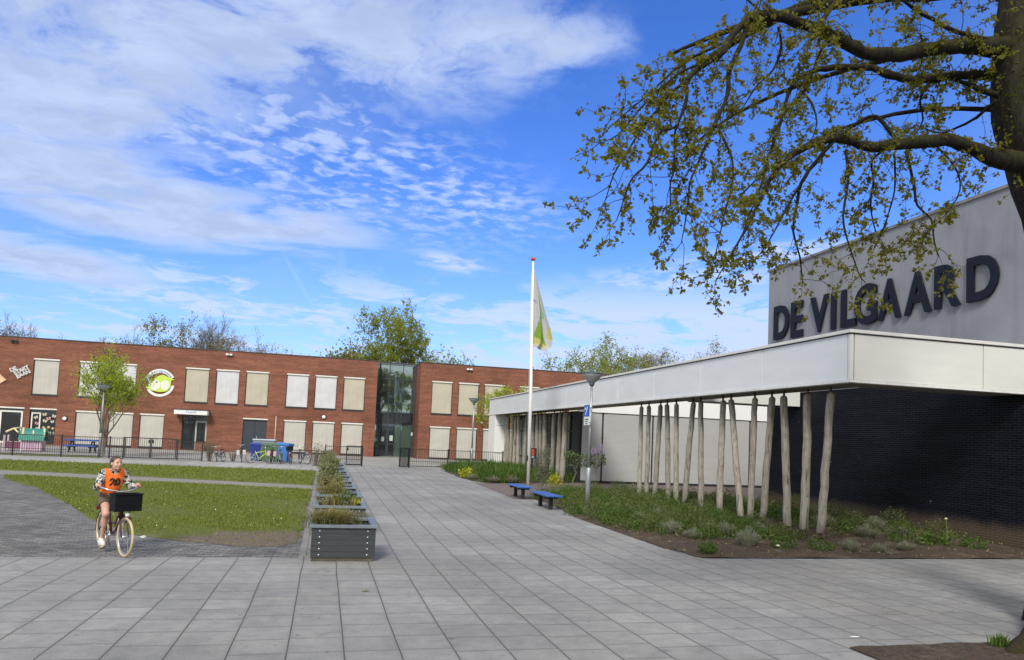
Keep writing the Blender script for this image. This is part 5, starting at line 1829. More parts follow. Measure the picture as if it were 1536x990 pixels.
# ------------------------------------------------------------------ the oak at the right edge
OAK_LIMBS = [
 ((7.77,7.1,7.12,0.1091), (7.12,7.05,7,0.0892), (6.64,7,6.85,0.0823), (6,6.95,6.65,0.0754), (5.6,6.9,6.6,0.0686), (5.34,6.85,6.64,0.0681), (5.04,6.8,6.67,0.0615), (4.8,6.75,6.67,0.0549), (4.52,6.7,6.67,0.0545), (4.2,6.65,6.62,0.0481), (4,6.6,6.5,0.0418), (3.84,6.55,6.34,0.0355), (3.7,6.5,6.14,0.0323), (3.62,6.45,6,0.0292), (3.45,6.4,5.85,0.026), (3.26,6.35,5.69,0.023), (3.17,6.3,5.57,0.0199)),
 ((3.17,6.3,5.57,0.0171), (3.15,6.25,5.36,0.0169), (3.02,6.2,5.06,0.0123), (2.83,6.14,4.95,0.0122), (2.7,6.09,4.63,0.011), (2.53,6.04,4.44,0.0087), (2.44,5.99,4.22,0.0065), (2.36,5.93,4.02,0.0043)),
 ((3.15,6.25,5.32,0.0113), (3.07,6.26,5.12,0.0113), (3.05,6.27,5,0.0102), (3.06,6.28,4.71,0.0091), (3.03,6.29,4.54,0.0074), (3.04,6.3,4.36,0.0057), (3.03,6.31,4.17,0.004)),
 ((3.17,6.3,5.57,0.0171), (2.97,6.27,5.39,0.0142), (2.84,6.24,5.2,0.0124), (2.7,6.21,5.02,0.0101), (2.53,6.18,4.73,0.0084), (2.4,6.15,4.5,0.0067), (2.32,6.12,4.25,0.0044)),
 ((3.64,6.5,6.13,0.0147), (3.46,6.52,6.02,0.013), (3.35,6.55,5.96,0.0118), (3.14,6.57,5.78,0.0101), (2.93,6.6,5.55,0.0078), (2.73,6.62,5.36,0.006), (2.54,6.65,5.17,0.0042)),
 ((3.45,6.4,5.85,0.0116), (3.24,6.44,5.77,0.0105), (3.04,6.47,5.61,0.0088), (2.82,6.51,5.37,0.0076), (2.6,6.54,5.07,0.0059), (2.41,6.58,4.96,0.0036)),
 ((3.99,6.6,6.46,0.0269), (3.88,6.54,6.18,0.0266), (3.73,6.48,5.85,0.0234), (3.68,6.42,5.57,0.0203), (3.52,6.36,5.24,0.0172), (3.39,6.3,4.97,0.0142), (3.29,6.24,4.77,0.0113), (3.17,6.17,4.54,0.01), (3.13,6.11,4.34,0.0083), (3.07,6.05,4.1,0.0066), (3.01,5.99,3.9,0.0043)),
 ((3.53,6.36,5.22,0.0126), (3.58,6.24,4.97,0.0113), (3.58,6.13,4.79,0.01), (3.52,6.02,4.51,0.0082), (3.38,5.9,4.18,0.0069), (3.27,5.79,3.9,0.0052), (3.15,5.68,3.63,0.0036)),
 ((7.88,7.3,6.9,0.0594), (7.55,7.37,6.88,0.0533), (7.12,7.45,6.8,0.0539), (6.89,7.52,6.77,0.051), (6.6,7.59,6.82,0.0481), (6.42,7.67,6.92,0.0416), (6.18,7.74,6.93,0.0385), (5.85,7.81,6.89,0.0353), (5.62,7.89,6.82,0.0285), (5.48,7.96,6.7,0.0252), (5.42,8.03,6.47,0.0218), (5.38,8.11,6.14,0.0183), (5.27,8.18,5.76,0.0148), (5.23,8.25,5.43,0.0119), (5.14,8.33,5.1,0.009), (5.05,8.4,4.76,0.0061)),
 ((7.71,7,5.68,0.1013), (7.32,7,5.73,0.0823), (6.98,7,5.79,0.0759), (6.6,7,5.74,0.0696), (6.23,7,5.66,0.0633), (5.87,7,5.56,0.057), (5.61,7,5.6,0.0506), (5.39,7,5.6,0.0443), (5.13,7,5.51,0.038), (4.92,7,5.39,0.0316), (4.75,7,5.27,0.0285), (4.59,7,5.08,0.0253), (4.44,7,4.78,0.019), (4.27,7,4.43,0.0139), (4.09,7,4.12,0.0089), (3.94,7,3.86,0.0051)),
 ((5.35,7,5.57,0.0253), (5.17,7.08,5.31,0.0224), (5.06,7.16,5.1,0.0194), (5.06,7.24,4.85,0.0157), (5.07,7.31,4.6,0.0132), (5.22,7.39,4.32,0.01), (5.32,7.47,4.04,0.0068)),
 ((5.06,7.16,5.1,0.0129), (4.82,7.07,4.77,0.0115), (4.6,6.99,4.42,0.0088), (4.39,6.9,4.16,0.0062), (4.18,6.82,3.98,0.0043)),
 ((5.51,7,5.48,0.0165), (5.49,6.93,5.1,0.0144), (5.37,6.85,4.67,0.0124), (5.38,6.78,4.37,0.0098), (5.46,6.7,4.01,0.0073), (5.48,6.63,3.9,0.0048)),
 ((6.03,7,5.56,0.0152), (5.97,7.14,5.47,0.0136), (6.12,7.28,5.3,0.0118), (6.2,7.42,5.06,0.0094), (6.39,7.56,4.81,0.0068), (6.67,7.69,4.54,0.0049)),
 ((6.32,7,5.58,0.019), (6.42,6.99,5.22,0.0164), (6.46,6.98,4.96,0.0139), (6.66,6.98,4.81,0.0114), (6.69,6.97,4.56,0.0088), (6.74,6.96,4.38,0.0057)),
 ((6.15,7,5.54,0.0127), (6.28,7.12,5.32,0.0109), (6.36,7.24,5.11,0.0085), (6.33,7.35,4.79,0.0066), (6.29,7.47,4.53,0.0047)),
 ((6.7,7,5.73,0.0127), (6.99,6.99,5.49,0.0107), (7.06,6.98,5.21,0.0082), (6.87,6.98,4.91,0.0063), (6.63,6.97,4.68,0.0044)),
 ((6.16,7,5.72,0.0222), (6.06,7.07,5.91,0.0224), (5.99,7.15,6.02,0.0207), (5.82,7.22,5.93,0.0196), (5.67,7.3,5.8,0.0172), (5.4,7.38,5.71,0.0147), (5.15,7.45,5.55,0.0121), (4.85,7.52,5.35,0.0095), (4.59,7.6,5.06,0.0069)),
 ((7.44,7,7.11,0.0316), (7.07,6.83,7,0.0278), (6.57,6.67,6.92,0.0241), (6.16,6.5,6.87,0.0206), (5.85,6.33,6.78,0.0172), (5.39,6.17,6.8,0.0139), (4.85,6,6.73,0.0108)),
 ((7.78,7.2,6.59,0.0325), (7.51,7.36,6.75,0.0266), (7.33,7.52,6.9,0.0204), (7.32,7.68,7.06,0.0174), (7.38,7.84,7.36,0.0142), (7.42,8,7.73,0.0087)),
 ((4.99,6.8,6.69,0.0307), (5.12,6.85,6.93,0.0279), (5.29,6.9,7.14,0.0249), (5.49,6.95,7.52,0.0188), (5.65,6.99,7.98,0.0126)),
 ((5.48,7.96,6.7,0.0144), (5.61,7.8,6.43,0.0127), (5.59,7.63,6.07,0.009), (5.38,7.47,5.72,0.0054)),
 ((5.09,6.8,6.58,0.0154), (4.99,6.84,6.36,0.0136), (4.92,6.88,6.07,0.0112), (4.72,6.91,5.83,0.0088), (4.59,6.95,5.6,0.0063), (4.49,6.99,5.41,0.0044)),
 ((4.24,6.65,6.61,0.015), (4.19,6.82,6.82,0.0123), (4.09,6.99,7.07,0.0095), (3.98,7.17,7.27,0.0065)),
 ((7.07,7.45,6.76,0.0162), (6.93,7.46,6.49,0.0135), (6.99,7.47,6.25,0.0101), (6.86,7.48,6.02,0.0068)),
 ((7.83,7.2,6.52,0.0228), (7.79,7.45,6.4,0.0202), (7.78,7.7,6.38,0.0153), (7.71,7.95,6.38,0.0108), (7.62,8.2,6.56,0.0074)),
 ((4.42,6.7,6.56,0.0151), (4.51,6.78,6.4,0.0135), (4.48,6.87,6.18,0.0106), (4.33,6.95,6.01,0.0082), (4.23,7.04,5.8,0.0057))]

oak = thing('oak_tree', 'big old oak with mossy limbs and young leaves at the right edge', 'tree', (8.88, 7.1, 0))
OL = Vector((8.88, 7.1, 0))


def smooth_path(P, k=3):
    out = []
    n = len(P)
    for i in range(n - 1):
        p0, p1, p2, p3 = (np.array(P[max(0, min(n - 1, j))]) for j in (i - 1, i, i + 1, i + 2))
        for s in range(k):
            t = s / k
            out.append(.5 * ((2 * p1) + (-p0 + p2) * t + (2 * p0 - 5 * p1 + 4 * p2 - p3) * t * t + (-p0 + 3 * p1 - 3 * p2 + p3) * t ** 3))
    out.append(np.array(P[-1]))
    return out


rr = random.Random(77)
TRUNK = [(8.95, 7.1, -.3, .58), (8.93, 7.1, .05, .52), (8.90, 7.1, .22, .49), (8.888, 7.1, .74, .425), (8.873, 7.1, 2.03, .398), (8.85, 7.1, 3.67, .385), (8.738, 7.1, 4.91, .366),
         (8.447, 7.1, 5.635, .366), (8.229, 7.1, 6.37, .385), (8.188, 7.1, 7.04, .372), (8.24, 7.1, 7.82, .353), (8.345, 7.1, 8.71, .334), (8.5, 7.2, 10.5, .29), (8.4, 7.4, 13.0, .2), (8.6, 7.5, 15.2, .08)]
sp = smooth_path(TRUNK, 4)
mb = MB()
vs, fs = [], []
NS = 40
for q in sp:
    for k in range(NS):
        a = 2 * math.pi * k / NS
        flare = max(0, .35 - q[2]) * .45
        rad = q[3] * (1 + .035 * math.sin(a * 5 + q[2] * .6) + .03 * math.sin(a * 9 + 1.3 + q[2]) + flare * max(0, math.sin(a * 3 + 2.1)) * .8 + .02 * math.sin(a * 15 + q[2] * 7))
        vs.append((q[0] + rad * math.cos(a), q[1] + rad * math.sin(a), q[2]))
for i in range(len(sp) - 1):
    for k in range(NS):
        k2 = (k + 1) % NS
        fs.append((i * NS + k, i * NS + k2, (i + 1) * NS + k2, (i + 1) * NS + k))
mb.add(vs, fs, 0, True)
for pts, r0, r1 in (([(8.75, 7.0, .50), (8.25, 6.75, .26), (7.75, 6.5, .13), (7.2, 6.28, .05), (6.75, 6.12, -.03)], .34, .10), ([(9.0, 6.9, .4), (8.9, 6.4, .2), (8.7, 5.9, .06), (8.6, 5.5, -.02)], .3, .1)):
    P = smooth_path([(*q, r0 + (r1 - r0) * i / (len(pts) - 1)) for i, q in enumerate(pts)], 4)
    mb.tube([tuple(q[:3]) for q in P], [q[3] * (1 + .06 * math.sin(i * 1.7)) for i, q in enumerate(P)], 14)
mb.xf(Matrix.Translation(-OL)).build('trunk', 'oak_base', oak)

LEAF_C = []          # centres of the leaf bunches
TW = MB()            # all fine twigs


def twig(p, d, L, r, depth):
    pts, rad = [tuple(p)], [r]
    q, e = Vector(p), Vector(d).normalized()
    n = 4
    for i in range(n):
        e = (e + Vector((rr.gauss(0, .22), rr.gauss(0, .22), rr.gauss(0, .20) - .10))).normalized()
        q = q + e * (L / n)
        pts.append(tuple(q))
        rad.append(max(.0016, r * (1 - .6 * (i + 1) / n)))
        if depth < 2 and (i > 1 or rr.random() < .5):
            LEAF_C.append(tuple(q))
    TW.tube(pts, rad, 4, 0, False)
    LEAF_C.append(tuple(q))
    if depth > 0:
        for k in range(rr.randint(2, 3)):
            b = Vector(pts[rr.randint(1, n)])
            ax = e.cross(Vector((rr.gauss(0, 1), rr.gauss(0, 1), rr.gauss(0, 1)))).normalized()
            twig(b, Matrix.Rotation(rr.uniform(.4, 1.1), 3, ax) @ e, L * rr.uniform(.45, .75), r * .6, depth - 1)


LIMBS_EXTRA = [
    # limbs that stay above and behind the picture, so the crown closes over
    ((8.2, 7.2, 7.9, .20), (9.4, 8.4, 8.9, .15), (10.8, 9.4, 9.2, .10), (12.2, 10.2, 8.9, .05)),
    ((8.35, 7.1, 8.8, .20), (7.2, 7.0, 9.7, .15), (5.8, 6.6, 10.2, .10), (4.2, 6.2, 10.2, .05), (2.9, 6.0, 9.7, .02)),
    ((8.3, 7.2, 8.3, .18), (7.6, 8.6, 8.9, .13), (6.8, 10.2, 9.1, .08), (6.0, 11.6, 8.8, .04)),
    ((8.4, 7.0, 9.2, .18), (8.8, 5.4, 10.0, .13), (9.0, 3.6, 10.3, .08), (9.1, 2.2, 10.0, .04)),
    ((8.3, 7.1, 8.0, .15), (7.2, 7.6, 8.05, .11), (6.0, 8.1, 7.9, .07), (4.9, 8.5, 7.6, .04), (4.1, 8.7, 7.2, .02)),
    ((8.2, 7.3, 7.4, .06), (7.3, 8.2, 7.5, .04), (6.4, 9.0, 7.35, .03), (5.6, 9.6, 7.0, .02), (5.0, 9.9, 6.5, .01)),
    ((8.3, 7.3, 6.5, .035), (7.6, 8.1, 6.75, .028), (6.9, 8.9, 6.7, .02), (6.2, 9.4, 6.3, .013), (5.7, 9.7, 5.7, .008)),
]
for li, L in enumerate(list(OAK_LIMBS) + LIMBS_EXTRA):
    L = list(L)
    if L[0][3] > .03 and L[0][0] > 7.3 and li < len(OAK_LIMBS):
        tz = min(TRUNK, key=lambda q: abs(q[2] - L[0][2]))
        L = [(tz[0] - .1, tz[1], L[0][2] + .02, L[0][3] * 1.5)] + [(L[0][0], L[0][1], L[0][2], L[0][3] * 1.15)] + L[1:]
    P = smooth_path([(q[0], q[1], q[2], q[3]) for q in L], 3)
    mb = MB()
    big = P[0][3] > .03
    pts = [(q[0] + rr.gauss(0, q[3] * .12), q[1] + rr.gauss(0, q[3] * .12), q[2] + rr.gauss(0, q[3] * .12)) for q in P]
    mb.tube(pts, [max(.003, q[3] * rr.uniform(.92, 1.1)) for q in P], 12 if big else 7)
    mb.xf(Matrix.Translation(-OL)).build('limb', 'oak_bark', oak)
    for i in range(1, len(P)):
        a, b = Vector(P[i - 1][:3]), Vector(P[i][:3])
        seg = (b - a).length
        r = P[i][3]
        dens = (9.6 if r < .02 else 7.2 if r < .035 else 5.0 if r < .06 else 4.4) * seg
        if li >= len(OAK_LIMBS) and a.z > 8.6:
            dens *= .6
        m = int(dens) + (1 if rr.random() < dens % 1 else 0)
        for k in range(m):
            p = a.lerp(b, rr.random())
            d = (b - a).normalized() * rr.uniform(.0, .9) + Vector((rr.gauss(0, .7), rr.gauss(0, .7), rr.gauss(-.05, .6)))
            if r > .045:
                twig(p, d, rr.uniform(.3, .8), .006, 1 if rr.random() < .6 else 2)
            else:
                twig(p, d, rr.uniform(.16, .46), .0042, 1 if rr.random() < .75 else 0)
    q = P[-1]
    twig(Vector(q[:3]), Vector(P[-1][:3]) - Vector(P[-3][:3]), .3, .004, 1)
TW.xf(Matrix.Translation(-OL)).build('twigs', 'oak_bark', oak)['kind'] = 'stuff'
LC = np.array(LEAF_C) - np.array(OL)
keep = NPR.uniform(size=len(LC)) < .80
LC = LC[keep]
cnt = NPR.integers(3, 8, len(LC))
C = np.repeat(LC, cnt, 0)
C = C + NPR.normal(size=C.shape) * .014
co = quads_obj('crown', leaf_quads(C, .043, .25, .62, .5), 4, 'oak_leaf', oak)
# moss and young shoots on top of the big limbs
S = []
for L in OAK_LIMBS:
    P = smooth_path(list(L), 4)
    for q in P:
        if q[3] > .045:
            for k in range(10):
                a = rr.uniform(.2, 2.9)
                S.append((q[0] + rr.gauss(0, .06), q[1] + math.cos(a) * q[3] * .9, q[2] + math.sin(a) * q[3] * .98))
for k in range(260):
    z = rr.uniform(5.9, 7.4)
    a = rr.uniform(2.2, 5.2)
    S.append((8.2 + .39 * math.cos(a), 7.1 + .39 * math.sin(a), z))
S = np.array(S) - np.array(OL)
quads_obj('young_shoots', leaf_quads(S, .05, -.15, .5), 4, 'oak_leaf', oak)
print('oak bunches', len(LC), 'leaves', len(C), 'twig verts', len(TW.v))
# grass tuft at the foot of the oak
p = np.clip(NPR.normal(size=(90, 3)), -1.5, 1.5) * (.06, .05, 0) + (7.05, 6.42, .10)
o = quads_obj('grass_tuft', blades(p, .12, .014, .4), 4, 'bed_green')
tag(o, 'small green grass tuft at the foot of the big oak', 'grass')

# ------------------------------------------------------------------ lawn blades and little flowers
def scatter(poly, n, box, keepf=None):
    out = []
    while len(out) < n:
        P = NPR.uniform((box[0], box[2]), (box[1], box[3]), (n, 2))
        for x, y in P:
            if inside(x, y, poly) and (keepf is None or keepf(x, y)):
                out.append((x, y))
                if len(out) >= n:
                    break
    return np.array(out)


def patchy(x, y):
    v = math.sin(x * 1.7 + .6 * y) + math.sin(y * 1.1 - .8 * x) + .6 * math.sin(x * 4.1 + y * 3.3)
    near = max(0, (16.2 - y) / 2.8) + max(0, (x + 2.2) / 2.2) * max(0, (18.5 - y) / 5)
    return NPR.uniform() < max(.05, min(1, .62 + .36 * v - .85 * near))


P = scatter(LAWN_A, 26000, (-11, -.3, 13.5, 30), patchy)
Q = quads_obj('grass', blades(np.c_[P, np.full(len(P), .02)], .047, .018, .55, .5), 4, 'grass_blade')
tag(Q, 'short patchy green grass growing on the worn lawn', 'grass', kind='stuff')
P = scatter(LAWN_B, 9000, (-16, -.3, 28.6, 40.1))
Q = quads_obj('grass', blades(np.c_[P, np.full(len(P), .02)], .07, .035, .5, .5), 4, 'grass_blade')
tag(Q, 'even green grass on the far lawn before the fence', 'grass', kind='stuff')
P = np.concatenate([scatter(LAWN_A, 150, (-9, -.3, 14, 30)), scatter(LAWN_B, 60, (-14, -.3, 29, 39))])
n = len(P)
ang = np.linspace(0, 2 * math.pi, 7)[:-1]
rad = NPR.uniform(.007, .014, n)
V = np.stack([np.stack([P[:, 0] + rad * math.cos(a), P[:, 1] + rad * math.sin(a), NPR.uniform(.05, .085, n)], 1) for a in ang], 1)
Q = quads_obj('lawn_flowers', V, 6, 'petal')
tag(Q, 'tiny pale daisies scattered over the lawn', 'flowers', kind='stuff')

# ------------------------------------------------------------------ beds: ground cover
def bedA_density(x, y):
    front = max(0, min(1, (y - 13.7 - max(0, 8.6 - x) * .3) / 1.8))        # bare soil along the front rim
    left = max(0, min(1, (x - 6.86 - max(0, 16.5 - y) * .22) / .3))
    v = .68 + .25 * math.sin(x * 1.9 + y * .7) + .25 * math.sin(y * 1.6 - x)
    wall = .55 if x > 12.2 and y < 17 else 1
    if 10.7 < x < 12.3 and y < 19.6:
        wall = .05
    if 15.2 < x and y > 13:
        wall = .5
    return NPR.uniform() < front * left * v * wall


def tufts(P, z, nb, h, w, bend, rad, hv=.35):
    B, out = [], []
    for x, y in P:
        s = NPR.uniform(1 - hv, 1 + hv)
        b = np.c_[NPR.normal(size=(nb, 2)) * rad * s + (x, y), np.full(nb, z(x, y))]
        out.append(blades(b, h * s, w, bend))
    return np.concatenate(out)


zA = lambda x, y: bed_z(x, y, BED_A) - .02
zB = lambda x, y: bed_z(x, y, BED_B) - .02
P1 = scatter(BED_A, 300, (6.8, 16, 13.2, 28.6), lambda x, y: bedA_density(x, y) and x < 13.5)
Q = quads_obj('ground_cover', tufts(P1, zA, 30, .25, .017, .85, .11), 4, 'bed_green')
tag(Q, 'bright green grassy ground cover around the log posts', 'ground cover', kind='stuff')
P2 = scatter(BED_A, 760, (6.8, 16, 13.2, 28.6), bedA_density)
B = np.repeat(np.c_[P2, [zA(x, y) + .08 for x, y in P2]], 42, 0)
B = B + NPR.normal(size=B.shape) * (.16, .16, .07)
Q = quads_obj('ground_cover', leaf_quads(B, .075, -.4, .42), 4, 'bed_mid')
tag(Q, 'low leafy herbs between the grasses in the front bed', 'ground cover', kind='stuff')
# rounded leafy mounds that fill the left and middle of the bed up to its rim
MD = [(7.12, 18.6, .40), (7.25, 17.6, .42), (7.35, 19.6, .40), (7.7, 18.5, .42), (7.9, 19.9, .45), (8.4, 17.9, .44), (8.3, 19.0, .42), (7.6, 16.7, .36), (8.2, 16.6, .40), (8.9, 17.2, .42), (9.2, 18.4, .45),
      (9.0, 19.6, .45), (8.8, 16.2, .38), (9.6, 16.6, .40), (9.9, 17.6, .44), (7.5, 21.2, .42), (8.1, 21.6, .48), (8.9, 21.2, .5), (9.8, 20.6, .5), (7.9, 23.2, .45), (8.8, 23.4, .5), (9.7, 22.6, .5), (10.6, 21.6, .5),
      (10.4, 23.6, .5), (9.4, 25.2, .5), (10.6, 25.6, .5), (8.4, 25.0, .4), (8.5, 15.3, .30), (9.3, 15.7, .34), (8.0, 15.9, .32), (7.45, 15.9, .28), (12.8, 18.6, .5), (13.4, 20.2, .55), (12.6, 21.8, .5), (13.6, 22.8, .5), (12.7, 24.3, .5), (14.2, 18.4, .5), (14.8, 20.8, .5), (10.6, 19.4, .42),
      (10.4, 16.2, .34), (9.4, 15.0, .30), (9.9, 14.4, .26), (12.9, 15.9, .40), (13.4, 14.9, .36), (14.5, 14.9, .36), (14.9, 16.8, .45)]
for mat_, sel, sz in (('bed_mid', 0, .060), ('bed_green', 1, .055), ('bed_mid', 2, .050)):
    CC = []
    for i, (x, y, s) in enumerate(MD):
        if i % 3 == sel:
            n = int(2100 * s)
            c = cloud(n, (x, y, bed_z(x, y, BED_A) + .11), (s * 1.0, s * .9, s * 1.05), .55)
            c[:, 2] += .03 * np.sin(c[:, 0] * 17) * np.cos(c[:, 1] * 19)
            CC.append(c[c[:, 2] > .02])
    Q = quads_obj('ground_cover', leaf_quads(np.concatenate(CC), sz, -.6, .35), 4, mat_)
    tag(Q, ('rounded dull green herb mounds in the front bed', 'rounded fresh green mounds in the front bed', 'small leaved grey green mounds in the front bed')[sel], 'ground cover', kind='stuff')
Pb = scatter(BED_B, 380, (6.6, 12.2, 32.8, 48.6), lambda x, y: x > 7.0 + max(0, 34.2 - y) * .3)
Q = quads_obj('ground_cover', tufts(Pb, zB, 34, .46, .028, .6, .16), 4, 'bed_green')
tag(Q, 'dense bright green ground cover in the far bed before the glass front', 'ground cover', kind='stuff')
# dry stalks and dead leaves on the soil
P3 = scatter(BED_A, 900, (6.8, 15.9, 12.6, 20), lambda x, y: NPR.uniform() < .5)
Q = quads_obj('dead_leaves', leaf_quads(np.c_[P3, [bed_z(x, y, BED_A) + .022 for x, y in P3]], .055, .0, .5), 4, 'straw')
tag(Q, 'dry leaf bits scattered over the bed soil', 'dead leaves', kind='stuff')

# lavender clumps
LAV = [((7.68, 15.36), .42), ((7.85, 14.64), .36), ((8.83, 15.78), .40), ((8.89, 15.12), .46), ((8.6, 13.73), .50), ((10.06, 15.64), .42), ((10.69, 13.27), .38), ((12.66, 15.13), .48),
       ((11.5, 13.4), .30), ((12.28, 13.5), .30), ((8.04, 19.3), .42), ((7.96, 17.6), .46), ((8.8, 18.4), .42), ((12.98, 17.14), .55), ((13.98, 16.43), .50), ((13.66, 15.19), .45)]
LLBL = ['grey lavender clump at the bare left rim of the front bed', 'small grey lavender clump at the left rim nearest the paving', 'grey lavender clump between the green grass and the bare soil',
        'wide grey lavender clump in the middle of the front bed', 'large pale lavender clump on the bare soil near the front rim', 'grey lavender clump close before the fifth log post from the corner',
        'small pale lavender clump right of the nearest log post', 'lavender clump along the black wall behind the nearest log posts', 'thin pale lavender clump before the black wall near the front rim',
        'thin lavender clump farthest right along the front rim', 'grey lavender clump beside the nearest street lamp', 'rounded lavender clump at the edge right of the street lamp',
        'lavender clump deep in the green ground cover', 'tall lavender clump against the black wall behind the third log post', 'lavender clump against the black wall right of the log posts',
        'lavender clump between the black wall and the broad leafed weeds']


def lavender_mesh(seed, dark=False):
    n = 300
    a = NPR.uniform(0, 2 * math.pi, n)
    t_ = NPR.uniform(0, 1, n) ** .6
    r = t_ * .42
    B = np.c_[np.cos(a) * r * .45, np.sin(a) * r * .45, np.zeros(n)]
    D = np.c_[np.cos(a) * r, np.sin(a) * r, np.full(n, .9) - .4 * t_]
    L = NPR.uniform(.55, 1.0, n)[:, None] * .75
    s = np.c_[-np.sin(a), np.cos(a), np.zeros(n)] * .011
    p1 = B + D * L * .55
    p2 = B + D * L + np.c_[np.cos(a), np.sin(a), np.zeros(n)] * .04
    st = np.concatenate([np.stack([B - s, B + s, p1 + s, p1 - s], 1), np.stack([p1 - s, p1 + s, p2 + s * .3, p2 - s * .3], 1)])
    k = 1500
    i = NPR.integers(0, n, k)
    f = NPR.uniform(.35, 1, (k, 1))
    C = B[i] + D[i] * L[i] * f + NPR.normal(size=(k, 3)) * .02
    lv = leaf_quads(C, .065, -.7, .22)
    return np.concatenate([st, lv])


lm = [quads_obj('lavender', lavender_mesh(k), 4, 'lavender') for k in range(3)]
for k, ((x, y), s) in enumerate(LAV):
    o = lm[k] if k < 3 else lm[k % 3].copy()
    if k >= 3:
        COL.objects.link(o)
    o.location = (x, y, bed_z(x, y, BED_A) - .03)
    o.rotation_euler.z = RND.uniform(0, 6.28)
    o.scale = (s * RND.uniform(1.2, 1.5), s * RND.uniform(1.2, 1.5), s * RND.uniform(1.15, 1.45))
    tag(o, LLBL[k], 'lavender', 'lavender clumps in the front bed')
for k, ((x, y), s, lb) in enumerate((((7.55, 33.1), .55, 'grey lavender clump at the near edge of the far bed'), ((8.45, 33.3), .6, 'grey lavender clump beside the flagpole foot in the far bed'),
                                     ((7.0, 35.0), .45, 'low grey lavender clump at the path edge of the far bed'))):
    o = lm[k].copy(); COL.objects.link(o)
    o.location = (x, y, .02); o.scale = (s * 1.6, s * 1.6, s); o.rotation_euler.z = RND.uniform(0, 6)
    tag(o, lb, 'lavender', 'lavender clumps in the far bed')


def leafy(name, label, cat, loc, C, size, mat, droop=0.0, aspect=.5, stems=None, group=None, bloom=None, barkm='bark'):
    t = thing(name, label, cat, loc, 0, group)
    if stems:
        mb = MB()
        for pts, r in stems:
            mb.tube(pts, [r * (1 - .5 * i / (len(pts) - 1)) for i in range(len(pts))], 6, 0, False)
        mb.build('stem', barkm, t)
    quads_obj('leaves', leaf_quads(C, size, droop, aspect), 4, mat, t)
    if bloom is not None:
        quads_obj('blossom', leaf_quads(bloom, .045, 0, .8), 4, 'lilac_bloom', t)
    return t


# green weeds near the front rim
for (x, y), s, lb in (((9.28, 13.5), .33, 'green weed patch on the bare soil below the fourth log post'), ((7.25, 12.95), .2, 'tiny green weed at the front left corner of the bed'),
                      ((13.5, 14.0), .42, 'broad leafed green weed before the black wall'), ((14.2, 13.6), .36, 'white flowering weed before the black wall at the right'), ((10.0, 13.3), .30, 'green weed patch right of the pale lavender')):
    C = cloud(260, (0, 0, .08), (s * 1.1, s * .8, s * .55))
    C[:, 2] = np.abs(C[:, 2])
    leafy('weed', lb, 'weed', (x, y, .05), C, .085 if 'broad' in lb else .06, 'bed_green', -.4, .6)
t = thing('weed', 'tall single flower stalk with a pale head before the black wall', 'weed', (13.55, 13.7, .06))
MB().tube([(0, 0, 0), (.02, 0, .3), (-.01, .01, .62)], [.006, .005, .004], 5).build('stem', 'straw', t)
MB().ell((-.01, .01, .64), (.03, .03, .022)).build('flower', 'petal', t)

# lilacs, olive shrub, yellow shrub
def arms(k, h0, h1, sp, seed):
    q = random.Random(seed)
    out = []
    for i in range(k):
        a = q.uniform(0, 6.28)
        out.append(([(0, 0, h0 * .8), (math.cos(a) * sp * .4, math.sin(a) * sp * .4, (h0 + h1) / 2), (math.cos(a) * sp, math.sin(a) * sp, h1 + q.uniform(-.15, .1))], .010))
    return out


C = np.concatenate([cloud(230, (.12, 0, 1.28), (.54, .4, .36)), cloud(80, (-.15, .1, 1.5), (.3, .3, .22))])
leafy('lilac', 'young standard lilac without blossom left of the nearest street lamp', 'shrub', (9.95, 28.6, 0), C, .105, 'lilac_leaf', .2, .65,
      [([(-.15, 0, 0), (-.10, 0, .4), (.05, 0, .8), (.1, 0, 1.2)], .022)] + arms(7, 1.0, 1.5, .4, 2), 'young lilacs')
Bm = np.concatenate([cloud(110, c, (.10, .10, .15)) for c in ((.18, 0, 1.86), (-.12, .05, 1.70), (.02, -.1, 1.62), (-.25, 0, 1.48), (.28, .05, 1.62))])
leafy('lilac', 'young lilac with purple blossom beside the nearest street lamp', 'shrub', (10.32, 27.2, 0), cloud(210, (0, 0, 1.40), (.42, .35, .36)), .10, 'lilac_leaf', .2, .65,
      [([(-.02, 0, 0), (.0, 0, .4), (.02, 0, 1.2)], .018)] + arms(7, 1.0, 1.6, .3, 3), 'young lilacs', Bm)
C = np.concatenate([cloud(1300, (0, 0, .85), (.42, .4, .85), .1), cloud(250, (.1, 0, 1.55), (.2, .2, .4), .1)])
leafy('olive_shrub', 'grey green upright shrub beside the foot of the flagpole', 'shrub', (8.58, 28.6, 0), C, .085, 'olive_leaf', -.5, .28, arms(14, .2, 1.7, .35, 5))
C = cloud(300, (0, 0, .34), (.36, .3, .28), .3)
leafy('yellow_shrub', 'low bright yellow shrub right of the grey green shrub', 'shrub', (9.72, 30.6, 0), C, .10, 'yellow_leaf', -.1, .55)
C = cloud(300, (0, 0, .22), (.5, .34, .24), .3)
leafy('yellow_shrub', 'low pale yellow plant at the path edge of the far bed', 'plant', (6.95, 36.2, .03), C, .13, 'yellow_leaf', -.1, .5)
